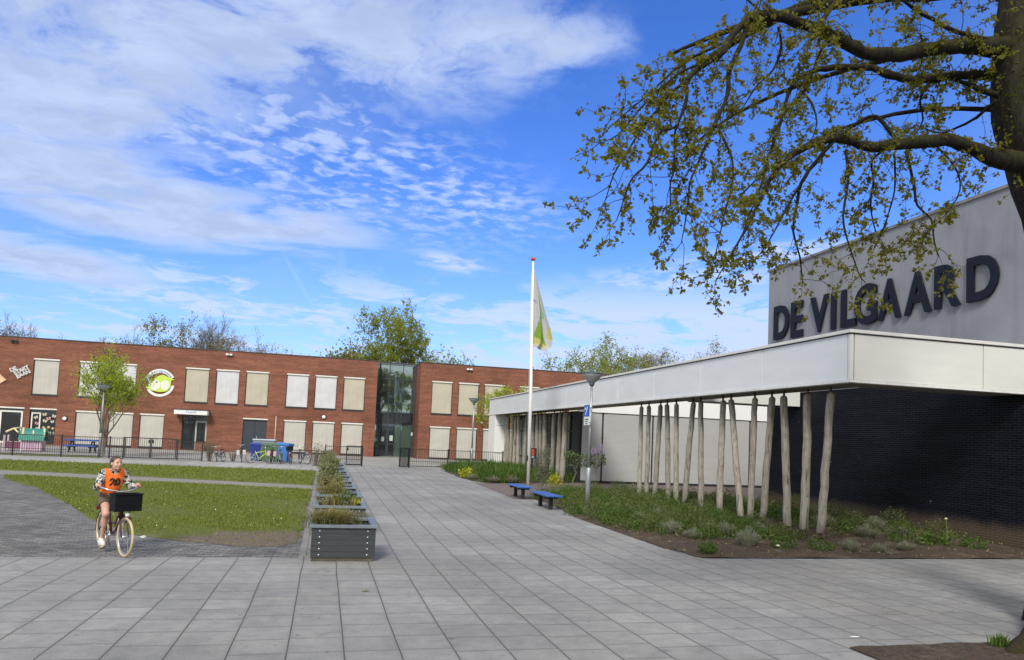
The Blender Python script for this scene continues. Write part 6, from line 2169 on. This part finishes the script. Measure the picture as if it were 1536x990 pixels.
# dry shrubs near the bicycles
def twiggy(label, loc, h, r, n, leafn, mat='dry_bush', group=None):
    t = thing('dry_shrub', label, 'shrub', loc, 0, group)
    mb = MB()
    q = random.Random(int(loc[0] * 100))
    T = []
    for i in range(n):
        a = q.uniform(0, 6.28)
        rr_ = q.uniform(.2, 1) * r
        p = [(math.cos(a) * rr_ * .3, math.sin(a) * rr_ * .3, 0), (math.cos(a) * rr_ * .7, math.sin(a) * rr_ * .7, h * .5), (math.cos(a) * rr_ + q.gauss(0, .05), math.sin(a) * rr_ + q.gauss(0, .05), h * q.uniform(.7, 1.1))]
        mb.tube(p, [.010, .007, .004], 4, 0, False)
        T += [p[1], p[2]]
    mb.build('stem', 'bark', t)
    T = np.array(T)
    C = T[NPR.integers(0, len(T), leafn)] + NPR.normal(size=(leafn, 3)) * .10
    C[:, 2] = np.abs(C[:, 2])
    quads_obj('leaves', leaf_quads(C, .085, 0, .4), 4, mat, t)
    return t


twiggy('dry brown shrub at the end of the low fence left of the bicycles', (-6.35, 45.55, 0), 1.05, .42, 40, 420)
twiggy('dry twiggy shrub behind the last planter near the open fence', (-.42, 44.0, 0), 1.15, .5, 36, 260)
twiggy('low dry shrub between the small bicycle and the panniers', (-5.2, 46.6, 0), .7, .4, 26, 120)

# ------------------------------------------------------------------ plants in the planters
t = thing('planter_grass', 'mound of yellowed grass drooping over the nearest planter', 'plant', (.20, PLY[0] + .42, .47), 0, 'plants in the plank planters')
b = np.c_[NPR.normal(size=(700, 2)) * (.15, .12), np.zeros(700)]
quads_obj('leaves', blades(b, .34, .013, 1.15), 4, 'straw', t)
b = np.c_[NPR.normal(size=(420, 2)) * (.16, .13), np.zeros(420)]
quads_obj('leaves', blades(b, .30, .013, 1.1), 4, 'planter_leaf', t)
b = np.c_[NPR.normal(size=(150, 2)) * (.13, .12) + (.05, -.03), np.zeros(150)]
quads_obj('leaves', blades(b, .28, .013, 1.0), 4, 'planter_leaf', t)
quads_obj('leaves', leaf_quads(cloud(160, (.28, -.16, .08), (.13, .12, .08)), .06, -.2, .5), 4, 'lavender', t)
PPL = [None, 'leafy green herbs with yellowed grass in the second planter', 'straggly yellowed grass in the third planter', 'low bushy herb in the fourth planter', 'spreading grey green bush in the fifth planter',
       'full grey green bush in the sixth planter', 'tall full bush in the seventh planter', 'tall dark bush in the eighth planter', 'tall dry bush in the ninth planter']
HT = [0, .26, .28, .30, .50, .54, .56, .62, .68]
for k in range(1, 9):
    nm = 'planter_shrub' if k > 2 else 'planter_herb'
    t = thing(nm, PPL[k], 'plant', (.34 if k < 3 else .20, PLY[k] + .5, .47), 0, 'plants in the plank planters')
    h = HT[k]
    w = .30 if k < 3 else .34
    if k in (1, 2):
        b = np.c_[NPR.normal(size=(200, 2)) * (.13, .14) + (-.14, 0), np.zeros(200)]
        quads_obj('leaves', blades(b, .30 if k == 1 else .44, .014, .9), 4, 'straw', t)
        quads_obj('leaves', leaf_quads(cloud(520, (.13 if k == 1 else 0, 0, .12), (w, .3, h)), .07, -.5, .4), 4, 'bed_mid' if k == 1 else 'planter_leaf', t)
        if k == 1:
            quads_obj('flower', leaf_quads(cloud(40, (.37, -.2, .17), (.05, .04, .06)), .07, -.3, .6), 4, 'yellow_leaf', t)
            quads_obj('leaves', blades(np.c_[NPR.normal(size=(30, 2)) * .03 + (.28, -.22), np.zeros(30)], .22, .02, .3), 4, 'straw', t)
    else:
        mb = MB()
        for pts, r in arms(16, .1, h + .1, w * .8, k):
            mb.tube([(pts[0][0], pts[0][1], 0), *pts[1:]], [r, r * .7, r * .4], 5, 0, False)
        mb.build('stem', 'bark', t)
        C = np.concatenate([cloud(520, (0, 0, h * .45), (w, w * .9, h * .6), .2)] + [cloud(150, (RND.uniform(-.24, .24), RND.uniform(-.3, .3), h * RND.uniform(.4, 1.0)), (.18, .18, .16), .1) for _ in range(6)])
        C[:, 2] = np.abs(C[:, 2])
        quads_obj('leaves', leaf_quads(C, .085, -.2, .45), 4, 'planter_leaf' if k < 8 else 'dry_bush', t)
# weeds along the kerb beside the first planter
P = np.c_[NPR.uniform(-.18, -.14, 40), NPR.uniform(13.2, 17.8, 40), np.zeros(40)]
Q = quads_obj('kerb_weeds', blades(P, .07, .010, .9), 4, 'straw')
tag(Q, 'dry grass weeds growing between the kerb and the planters', 'weeds', kind='stuff')

# ================================================================== the cyclist
def surface_nets(F, org, h):
    S = F < 0
    nx, ny, nz = F.shape
    cx, cy, cz = nx - 1, ny - 1, nz - 1
    acc = np.zeros((cx, cy, cz, 3), np.float32)
    cnt = np.zeros((cx, cy, cz), np.float32)
    def sl(a, d):
        return slice(a, a + d)
    for ax in range(3):
        for u in (0, 1):
            for v in (0, 1):
                o0 = [0, 0, 0]
                others = [a for a in range(3) if a != ax]
                o0[others[0]], o0[others[1]] = u, v
                o1 = list(o0); o1[ax] = 1
                A = F[sl(o0[0], cx), sl(o0[1], cy), sl(o0[2], cz)]
                B = F[sl(o1[0], cx), sl(o1[1], cy), sl(o1[2], cz)]
                m = (A < 0) != (B < 0)
                t = np.where(m, A / np.where(np.abs(A - B) < 1e-9, 1, A - B), 0)
                cnt += m
                for a in range(3):
                    acc[..., a] += m * (o0[a] + (t if a == ax else 0))
    act = cnt > 0
    idx = -np.ones((cx, cy, cz), np.int64)
    ids = np.argwhere(act)
    idx[act] = np.arange(len(ids))
    V = (acc[act] / cnt[act][:, None] + ids) * h + np.array(org)
    Q = []
    for ax in range(3):
        o = [a for a in range(3) if a != ax]
        lim = [nx, ny, nz]
        r = [slice(1, l - 1) for l in lim]
        r0 = list(r); r0[ax] = slice(0, lim[ax] - 1)
        r1 = list(r); r1[ax] = slice(1, lim[ax])
        a, b = S[tuple(r0)], S[tuple(r1)]
        for flip, m in ((False, a & ~b), (True, ~a & b)):
            e = np.argwhere(m)
            e[:, o[0]] += 1
            e[:, o[1]] += 1
            def cell(d0, d1):
                c = e.copy(); c[:, o[0]] += d0; c[:, o[1]] += d1
                return idx[c[:, 0], c[:, 1], c[:, 2]]
            q = np.stack([cell(-1, -1), cell(0, -1), cell(0, 0), cell(-1, 0)], 1)
            if flip ^ (ax == 1):
                q = q[:, ::-1]
            Q.append(q)
    Q = np.concatenate(Q)
    Q = Q[(Q >= 0).all(1)]
    return V, Q


def cone(P, a, b, ra, rb):
    a, b = np.array(a, np.float32), np.array(b, np.float32)
    d = b - a
    t = np.clip(((P - a) @ d) / float(d @ d), 0, 1)
    return np.linalg.norm(P - a - t[..., None] * d, axis=-1) - (ra + (rb - ra) * t)


def elli(P, c, r, yaw=0.0):
    q = P - np.array(c, np.float32)
    if yaw:
        cs, sn = math.cos(yaw), math.sin(yaw)
        q = np.stack([q[..., 0] * cs + q[..., 1] * sn, -q[..., 0] * sn + q[..., 1] * cs, q[..., 2]], -1)
    r = np.array(r, np.float32)
    k0 = np.linalg.norm(q / r, axis=-1)
    k1 = np.linalg.norm(q / (r * r), axis=-1)
    return k0 * (k0 - 1) / np.maximum(k1, 1e-6)


def smin(a, b, k):
    h = np.clip(.5 + .5 * (b - a) / k, 0, 1)
    return b + (a - b) * h - k * h * (1 - h)


def smax(a, b, k):
    return -smin(-a, -b, k)


def sdf_obj(name, fn, lo, hi, h, mat, parent):
    ax = [np.arange(lo[i], hi[i] + h, h, dtype=np.float32) for i in range(3)]
    P = np.stack(np.meshgrid(*ax, indexing='ij'), -1)
    V, Q = surface_nets(fn(P), lo, h)
    me = bpy.data.meshes.new(name)
    me.from_pydata(V.tolist(), [], Q.tolist())
    me.polygons.foreach_set('use_smooth', [True] * len(Q))
    me.update()
    me.materials.append(M[mat] if isinstance(mat, str) else mat)
    o = bpy.data.objects.new(name, me)
    COL.objects.link(o)
    if parent is not None:
        o.parent = parent
    return o


BH = R(-58.9)
BLOC = (-3.44, 13.45, 0)
make_bike('dark maroon bicycle with cream tyres and a black front crate, ridden across the setts', BLOC, BH, (.085, .030, .036), 'cream_tyre', .305, 1.04, None,
          steer=R(3), basket=(.87, 1.09, .20, .70, .95), high=1.0)

HY = R(16)                                     # the head is turned to her left
HC = np.array((.415, .0, 1.405))
def hp(x, y, z):
    c, s = math.cos(HY), math.sin(HY)
    return (HC[0] + x * c - y * s, HC[1] + x * s + y * c, HC[2] + z)

SH = {-1: (.325, -.148, 1.235), 1: (.325, .148, 1.235)}
EL = {-1: (.375, -.245, 1.025), 1: (.385, .250, 1.03)}
WR = {-1: (.540, -.296, 1.062), 1: (.545, .296, 1.062)}
HIP = {-1: (.20, -.082, .885), 1: (.20, .082, .885)}
KN = {-1: (.505, -.125, .61), 1: (.60, .125, .850)}
AN = {-1: (.365, -.118, .215), 1: (.385, .118, .525)}


def torso(P, g=0.0):
    d = elli(P, (.205, 0, .895), (.115 + g, .140 + g, .095 + g))
    d = smin(d, elli(P, (.255, 0, 1.04), (.085 + g, .112 + g, .13 + g)), .06)
    d = smin(d, elli(P, (.310, 0, 1.165), (.092 + g, .135 + g, .105 + g)), .06)
    for s in (-1, 1):
        d = smin(d, cone(P, (.325, s * .03, 1.25), SH[s], .055 + g, .050 + g), .04)
    return d


def arms_f(P, g=0.0):
    d = None
    for s in (-1, 1):
        a = cone(P, SH[s], EL[s], .047 + g, .037 + g)
        a = smin(a, cone(P, EL[s], WR[s], .037 + g, .025 + g * 1.1), .02)
        d = a if d is None else np.minimum(d, a)
    return d


def legs_f(P, g=0.0):
    d = None
    for s in (-1, 1):
        a = cone(P, HIP[s], KN[s], .078 + g, .051 + g)
        a = smin(a, elli(P, (KN[s][0] + .008, KN[s][1], KN[s][2]), (.05 + g, .047 + g, .052 + g)), .02)
        mid = tuple(np.array(KN[s]) * .68 + np.array(AN[s]) * .32 + np.array((-.018, 0, 0)))
        a = smin(a, cone(P, KN[s], AN[s], .045 + g, .029 + g), .025)
        a = smin(a, elli(P, mid, (.050 + g, .047 + g, .095 + g)), .03)
        d = a if d is None else np.minimum(d, a)
    return d


def head_f(P):
    d = elli(P, hp(-.008, 0, .018), (.092, .074, .092), HY)
    d = smin(d, elli(P, hp(.030, 0, -.040), (.058, .056, .066), HY), .035)
    d = smin(d, elli(P, hp(.066, 0, -.082), (.020, .022, .018), HY), .022)
    d = smin(d, cone(P, hp(.080, 0, .010), hp(.100, 0, -.022), .008, .0115), .012)
    for s in (-1, 1):
        d = smin(d, elli(P, hp(.058, s * .034, -.030), (.026, .022, .022), HY), .02)
        d = smin(d, elli(P, hp(-.005, s * .076, -.010), (.020, .010, .030), HY), .008)
        d = smax(d, -elli(P, hp(.088, s * .031, .006), (.014, .016, .011), HY), .012)
    d = smin(d, elli(P, hp(.082, 0, -.050), (.013, .024, .009), HY), .010)
    d = smin(d, cone(P, (.355, 0, 1.25), hp(-.012, 0, -.06), .046, .041), .03)
    return d


def hands_f(P):
    d = None
    for s in (-1, 1):
        w = np.array(WR[s])
        gx = np.array((.600, s * .293, 1.047))           # the grip
        pc = w + np.array((.040, 0, .012))
        a = elli(P, pc, (.042, .036, .020))
        a = smin(a, cone(P, w, pc, .023, .026), .015)
        for k in range(4):
            along = (-.030 + .020 * k)
            L = (.92, 1.0, .97, .8)[k]
            b0 = gx + np.array((-.012 + .0 * k, s * along * .9, .020))
            b0[0] += .022
            b1 = b0 + np.array((.022 * L, 0, -.014))
            b2 = b1 + np.array((-.004, 0, -.024 * L))
            b3 = b2 + np.array((-.022 * L, 0, -.006))
            r = (.0085, .009, .0088, .0078)[k]
            f = np.minimum(np.minimum(cone(P, b0, b1, r, r), cone(P, b1, b2, r, r * .95)), cone(P, b2, b3, r * .95, r * .8))
            a = smin(a, f, .007)
            a = smin(a, cone(P, pc, b0, .012, r), .010)
        th0 = w + np.array((.022, -s * .022, .0))
        th1 = th0 + np.array((.026, -s * .016, -.012))
        th2 = th1 + np.array((.020, -s * .004, -.020))
        a = smin(a, np.minimum(cone(P, th0, th1, .012, .010), cone(P, th1, th2, .010, .008)), .008)
        d = a if d is None else np.minimum(d, a)
    return d


def feet_core(P, g=0.0):
    d = None
    for s in (-1, 1):
        A = np.array(AN[s])
        a = cone(P, A, A + np.array((-.012, 0, -.055)), .030 + g, .030 + g)
        a = smin(a, cone(P, A + np.array((-.010, 0, -.055)), A + np.array((.105, 0, -.070)), .028 + g, .020 + g), .03)
        d = a if d is None else np.minimum(d, a)
    return d


def body_f(P):
    d = smin(torso(P), arms_f(P), .03)
    d = smin(d, legs_f(P), .03)
    d = smin(d, hands_f(P), .012)
    d = smin(d, feet_core(P), .02)
    return smin(d, head_f(P), .02)


m, t_, b_ = newmat('skin')
n_ = t_.noise(t_.obj(), 9, 3)
pz = t_.sep(t_.obj())[2]
c_ = t_.mix(t_.ramp(n_, .3, .7), (.50, .275, .19), (.60, .36, .26))
t_.put(b_.inputs['Base Color'], c_)
b_.inputs['Roughness'].default_value = .5
b_.inputs['Subsurface Weight'].default_value = .12
b_.inputs['Subsurface Radius'].default_value = (.02, .008, .005)
M['skin'] = m
m, t_, b_ = newmat('patterned_jacket')
v_ = t_.vm('MULTIPLY', t_.obj(), (1, 1, 1.6))
k_ = t_.ramp(t_.noise(v_, 24, 2, .5, 1.4), .50, .53)
t_.put(b_.inputs['Base Color'], t_.mix(k_, (.012, .012, .014), (.62, .61, .58)))
b_.inputs['Roughness'].default_value = .85
M['jacket'] = m
M['bib'] = simple('orange_bib', (.86, .17, .018), .75, 0, .10, 14, .3)
M['shorts'] = simple('khaki_shorts', (.105, .088, .062), .85, 0, .15, 16, .3)
M['shoe'] = simple('white_trainer', (.66, .65, .62), .6, 0, .1, 20)
M['sole'] = simple('trainer_sole', (.50, .50, .49), .7)
M['hair'] = simple('brown_hair', (.050, .030, .020), .45, 0, .35, 30, .5, .5, (1, 3, 1))

girl = sdf_obj('person', body_f, (.02, -.36, .08), (.72, .36, 1.55), .0085, 'skin', None)
girl.location = BLOC
girl.rotation_euler.z = BH
tag(girl, 'girl in an orange bib numbered 20 riding a bicycle with a black crate', 'person')


def fold(P, k=.004, f=38):
    return k * np.sin(P[..., 2] * f + 3 * np.sin(P[..., 1] * 14)) * np.cos(P[..., 1] * 21 + P[..., 0] * 13)


def jacket_f(P):
    d = smin(torso(P, .014), arms_f(P, .017), .03)
    d = smin(d, cone(P, (.352, 0, 1.262), (.362, 0, 1.318), .066, .060), .02)       # collar
    d = d + fold(P, .0035, 60)
    d = smax(d, .855 - P[..., 2], .01)
    d = smax(d, -(cone(P, (.36, 0, 1.28), (.40, 0, 1.40), .050, .060)), .008)
    for s in (-1, 1):
        w = np.array(WR[s]); e = np.array(EL[s])
        ax = (w - e) / np.linalg.norm(w - e)
        cut = (P - (w - ax * .008)) @ ax.astype(np.float32)
        near = np.linalg.norm(P - w.astype(np.float32), axis=-1) - .11
        d = np.where(near < 0, np.maximum(d, cut), d)
    return d


def bib_f(P):
    d = torso(P, .027)
    d = smin(d, elli(P, (.335, 0, 1.08), (.085, .125, .15)), .05)
    d = d + fold(P, .006, 30)
    x, y, z = P[..., 0], P[..., 1], P[..., 2]
    d = smax(d, .925 + .02 * np.sin(y * 20) - z, .012)
    d = smax(d, np.abs(y) - (.165 - .02 * np.clip((z - 1.1) / .2, 0, 1)), .012)
    d = smax(d, -(elli(P, (.385, 0, 1.335), (.13, .085, .105))), .012)
    return d


def shorts_f(P):
    d = None
    for s in (-1, 1):
        h, k = np.array(HIP[s]), np.array(KN[s])
        e = h + (k - h) * .52
        a = cone(P, h, e, .092, .086)
        ax = (k - h) / np.linalg.norm(k - h)
        a = np.maximum(a, (P - e.astype(np.float32)) @ ax.astype(np.float32))
        d = a if d is None else np.minimum(d, a)
    d = smin(d, elli(P, (.205, 0, .90), (.128, .152, .10)), .04)
    d = d + fold(P, .004, 50)
    return smax(d, P[..., 2] - .955, .01)


sdf_obj('jacket', jacket_f, (.05, -.36, .83), (.62, .36, 1.36), .0085, 'jacket', girl)
sdf_obj('bib', bib_f, (.08, -.22, .88), (.50, .22, 1.36), .0085, 'bib', girl)
sdf_obj('shorts', shorts_f, (.04, -.26, .62), (.55, .26, .98), .009, 'shorts', girl)
for s in (-1, 1):
    A = np.array(AN[s])

    def shoe_f(P):
        d = cone(P, A + (-.004, 0, -.012), A + (-.014, 0, -.058), .042, .040)
        d = smin(d, cone(P, A + (-.018, 0, -.062), A + (.050, 0, -.064), .040, .037), .02)
        d = smin(d, cone(P, A + (.040, 0, -.066), A + (.112, 0, -.076), .036, .028), .02)
        d = smax(d, (A[2] - .098) - P[..., 2], .004)
        d = smax(d, -(cone(P, A + (0, 0, -.005), A + (0, 0, .05), .030, .034)), .004)
        return d

    def sole_f(P):
        d = cone(P, A + (-.022, 0, -.092), A + (.110, 0, -.092), .043, .036)
        return smax(smax(d, P[..., 2] - (A[2] - .086), .003), (A[2] - .108) - P[..., 2], .003)
    sh = sdf_obj('shoe', shoe_f, tuple(A + (-.09, -.06, -.13)), tuple(A + (.17, .06, .04)), .006, 'shoe', girl)
    sdf_obj('sole', sole_f, tuple(A + (-.09, -.06, -.13)), tuple(A + (.17, .06, -.06)), .006, 'sole', sh)


def hair_f(P):
    d = elli(P, hp(-.016, 0, .026), (.097, .081, .097), HY)
    c, s = math.cos(HY), math.sin(HY)
    q = P - HC.astype(np.float32)
    fx = q[..., 0] * c + q[..., 1] * s
    fz = q[..., 2]
    d = d + .0022 * np.sin(q[..., 1] * 260) * np.clip(1 - fx * 8, .3, 1)
    d = smax(d, fx - (.036 + np.clip(fz - .035, -1, .06) * .55), .006)
    d = smax(d, -.060 - fz + np.clip(fx, 0, 1) * 1.1, .01)
    d = smin(d, elli(P, hp(-.118, 0, .020), (.030, .030, .034), HY), .014)
    d = smin(d, cone(P, hp(-.130, 0, .0), hp(-.135, .01, -.14), .022, .010), .015)
    return d


sdf_obj('hair', hair_f, (.20, -.14, 1.22), (.56, .14, 1.55), .005, 'hair', girl)
eye_m = simple('eye_white', (.40, .36, .33), .25, 0, .02)
iris = simple('dark_iris', (.020, .018, .016), .2)
lipm = simple('lip', (.42, .13, .11), .45)
RH = Matrix.Rotation(HY, 3, 'Z')
for s in (-1, 1):
    e = MB().ell(hp(.076, s * .031, .004), (.007, .0095, .0055), 12, 8, 0, RH).build('eye', eye_m, girl)
    MB().ell(hp(.0805, s * .031, .004), (.0045, .0055, .0052), 10, 6, 0, RH).build('iris', iris, e)
    MB().tube([hp(.082, s * .016, .022), hp(.084, s * .032, .027), hp(.074, s * .048, .021)], [.0028, .0034, .002], 6).build('eyebrow', 'hair', girl)
MB().tube([hp(.084, -.024, -.046), hp(.0935, -.010, -.050), hp(.0945, .010, -.050), hp(.084, .024, -.046)], [.002, .0048, .0048, .002], 8).build('mouth', lipm, girl)

# the printed number follows the bib
v0, f0 = text_mesh('20', .155, 0, .009)
A_ = np.array(v0)
yz = np.stack([A_[:, 0] * 1.0, A_[:, 1] + 1.10], 1)
xs_ = np.arange(.56, .2, -.002)
P_ = np.stack([np.repeat(xs_[None], len(yz), 0), np.repeat(yz[:, :1], len(xs_), 1), np.repeat(yz[:, 1:], len(xs_), 1)], -1).astype(np.float32)
D_ = bib_f(P_) < 0
hit = xs_[np.argmax(D_, 1)] + .008
MB().add([(hit[i], yz[i, 0], yz[i, 1]) for i in range(len(yz))], f0).build('number', 'black', girl)

# ================================================================== sky, sun, camera
SUN_EL, SUN_AZ = 40.0, 204.0        # azimuth measured clockwise from +Y; the sun stands behind the viewer to the left, veiled by thin cloud
w = bpy.data.worlds.new('World')
SC.world = w
w.use_nodes = True
t = NT(w.node_tree)
for n in list(t.n):
    t.n.remove(n)
out = t.new('ShaderNodeOutputWorld')
bgn = t.new('ShaderNodeBackground')
t.l.new(bgn.outputs[0], out.inputs[0])
sky = t.new('ShaderNodeTexSky', sky_type='NISHITA')
sky.sun_disc = False
sky.sun_elevation = R(SUN_EL)
sky.sun_rotation = R(SUN_AZ)
sky.altitude = 0
sky.air_density = 1.0
sky.dust_density = .4
sky.ozone_density = 2.0
D = t.new('ShaderNodeTexCoord').outputs['Generated']
dx, dy, dz = t.sep(D)
az = t.m('MULTIPLY', t.m('ARCTAN2', dx, dy), 57.2958)
el = t.m('MULTIPLY', t.m('ARCSINE', dz), 57.2958)
den = t.m('ADD', t.m('MAXIMUM', dz, 0), .06)
pv = t.comb(t.m('DIVIDE', dx, den), t.m('DIVIDE', dy, den), 0)

# clear sky: deeper blue, as on the day
hs = t.new('ShaderNodeHueSaturation')
hs.inputs['Saturation'].default_value = 1.28
hs.inputs['Hue'].default_value = .508
t.put(hs.inputs['Color'], sky.outputs[0])
base = t.vm('MULTIPLY', hs.outputs[0], (.88, 1.0, 1.40))
hz = t.ramp(el, 0, 14, 1, 0)
base = t.mix(t.m('MULTIPLY', hz, .5), base, (2.6, 4.0, 7.1))


def band(a0, e0, ra, re, slope=0.0, soft=.5):
    """soft elliptical patch of sky round (azimuth, elevation), tilted by slope"""
    a = t.m('SUBTRACT', az, a0)
    e = t.m('SUBTRACT', t.m('SUBTRACT', el, e0), t.m('MULTIPLY', a, slope))
    d = t.m('SQRT', t.m('ADD', t.m('POWER', t.m('DIVIDE', t.m('ABSOLUTE', a), ra), 2), t.m('POWER', t.m('DIVIDE', t.m('ABSOLUTE', e), re), 2)))
    return t.ramp(d, 1 - soft, 1 + soft * .6, 1, 0)


def cl(vec, sc, lo, hi, det=7, rough=.58, dist=.35):
    return t.ramp(t.noise(vec, sc, det, rough, dist), lo, hi)


warp = t.vm('MULTIPLY', t.vm('SUBTRACT', t.noise(pv, 1.6, 4, .6, col=True), (.5, .5, .5)), (.34, .34, 0))
pw = t.vm('ADD', pv, warp)
mx = lambda *a: a[0] if len(a) == 1 else t.m('MAXIMUM', a[0], mx(*a[1:]))
# 1 the big bank across the upper left
reg1 = mx(band(-10, 29.5, 30, 6.6, -.02, .45), band(-24, 23, 20, 8.5, 0, .5), band(11.5, 28.6, 11.5, 2.6, .05, .5))
n1 = t.noise(pw, 2.9, 9, .64, .3)
bank = t.m('MULTIPLY', reg1, t.ramp(t.m('ADD', n1, t.m('MULTIPLY', reg1, .23)), .50, .77))
# 2 the long grey tongue running down to the right
reg2 = mx(band(-11, 14.9, 16, 2.9, .015, .5), band(-22, 17, 15, 4.4, 0, .6), band(-20, 10.3, 9, 1.9, -.08, .6))
n2 = t.noise(t.vm('ADD', t.vm('MULTIPLY', pv, (.8, 1.5, 1)), warp), 2.0, 6, .55, .4)
tong = t.m('MULTIPLY', reg2, t.ramp(t.m('ADD', n2, t.m('MULTIPLY', reg2, .26)), .50, .78))
# 3 rippled altocumulus in the middle
reg3 = mx(band(-2, 20.2, 17, 5.2, -.16, .7), band(8, 18.6, 9.5, 2.8, -.2, .7), band(-14, 21.5, 13, 4.5, 0, .7))
rp = t.noise(t.vm('MULTIPLY', t.vm('ADD', pv, t.vm('MULTIPLY', warp, (.4, .4, 0))), (1.0, 1.1, 1)), 13, 5, .55, .25)
rb = t.noise(pv, 1.7, 3, .5)
rip = t.m('MULTIPLY', t.m('MULTIPLY', t.ramp(t.m('ADD', rp, t.m('MULTIPLY', rb, .35)), .57, .84), reg3), .8)
# 4 thin streaks low over the horizon, more on the right
reg4 = t.m('MULTIPLY', t.ramp(el, 2, 5, .55, 1), t.ramp(el, 9.5, 13.5, 1, 0))
sv = t.vm('ADD', t.vm('MULTIPLY', pv, (.62, .62, 1)), t.vm('MULTIPLY', warp, (.7, .7, 0)))
sn = t.noise(sv, 3.3, 7, .66, .5)
right = t.ramp(az, 4, 22, 0, .13)
strk = t.m('MULTIPLY', t.ramp(t.m('ADD', sn, right), .48, .62), reg4)
pf = mx(band(8.8, 13.3, 3.3, .75, -.12, .8), band(-7.0, 10.5, 1.2, .35, 0, .8), band(27, 12.4, 9, 1.1, .02, .9), band(-1.5, 8.3, 4, .6, -.02, .8), band(-12, 9.0, 6, .8, -.05, .8), band(33, 14.2, 7, .8, .05, .9))
puff = t.m('MULTIPLY', pf, t.ramp(t.noise(t.vm('MULTIPLY', pv, (1.2, 1, 1)), 6.5, 5, .6, .3), .36, .60))
veil = t.m('MULTIPLY', t.ramp(t.noise(pw, .9, 5, .6), .42, .70), t.m('MULTIPLY', t.ramp(az, 14, -8, 0, .5), t.ramp(el, 8, 16)))
# old vapour trails
trail = t.m('MULTIPLY', mx(band(.4, 12.2, .42, 2.6, 0, .9), band(-3.0, 11.6, 1.5, .42, -1.5, .9)), .20)
# unseen sky behind and overhead: bright cloud added as neutral fill light
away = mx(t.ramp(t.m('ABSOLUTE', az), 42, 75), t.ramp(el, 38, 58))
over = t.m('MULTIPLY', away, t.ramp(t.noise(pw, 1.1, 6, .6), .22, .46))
thick = mx(bank, tong)
thin = mx(rip, strk, puff, veil)
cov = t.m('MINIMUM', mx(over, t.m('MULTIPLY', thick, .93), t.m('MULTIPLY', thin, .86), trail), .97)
# clouds: white at their thin bright rims, greyer in the thick of the bank
shade = t.noise(t.vm('ADD', pw, (.12, -.2, 0)), 4.2, 7, .64)
grey = t.m('MULTIPLY', t.ramp(thick, .35, 1.0, 0, 1), t.ramp(shade, .30, .68, .25, 1))
CW, CG = (4.35, 5.2, 7.1), (3.2, 3.95, 5.7)
cc = t.mix(grey, CW, CG)
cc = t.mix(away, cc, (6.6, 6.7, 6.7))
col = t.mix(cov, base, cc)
below = t.ramp(el, -1.5, .3, 1, 0)
col = t.mix(below, col, (1.2, 1.25, 1.2))
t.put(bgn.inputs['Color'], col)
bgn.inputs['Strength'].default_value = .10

ld = bpy.data.lights.new('sun', 'SUN')
ld.energy = 2.2
ld.angle = R(14)
ld.color = (1, .955, .88)
lo = bpy.data.objects.new('sun', ld)
COL.objects.link(lo)
a, e = R(SUN_AZ), R(SUN_EL)
to_sun = Vector((math.sin(a) * math.cos(e), math.cos(a) * math.cos(e), math.sin(e)))
lo.rotation_euler = to_sun.to_track_quat('Z', 'Y').to_euler()
lo.location = to_sun * 60

cam = bpy.data.cameras.new('camera')
cam.sensor_width = 36
cam.lens = 25.9213
cam.shift_y = (589.59 - 495) / 1536
cam.clip_start = .05
cam.clip_end = 3000
co_ = bpy.data.objects.new('camera', cam)
COL.objects.link(co_)
pi_, ro_, ya_ = .0609855843, .0429694359, .245206655
fwd = Vector((math.sin(ya_) * math.cos(pi_), math.cos(ya_) * math.cos(pi_), math.sin(pi_)))
rgt = Vector((math.cos(ya_), -math.sin(ya_), 0))
upv = rgt.cross(fwd)
r2 = rgt * math.cos(ro_) + upv * math.sin(ro_)
u2 = -rgt * math.sin(ro_) + upv * math.cos(ro_)
mt = Matrix((r2, u2, -fwd)).transposed().to_4x4()
mt.translation = (0, 0, CAM_H)
co_.matrix_world = mt
SC.camera = co_
SC.view_settings.view_transform = 'Standard'
SC.view_settings.look = 'None'
SC.view_settings.exposure = .55
SC.view_settings.gamma = 1
SC.view_settings.use_curve_mapping = False
SC.cycles.use_denoising = True
SC.cycles.max_bounces = 6
SC.cycles.transparent_max_bounces = 8
SC.cycles.sample_clamp_indirect = 6
SC.render.film_transparent = False
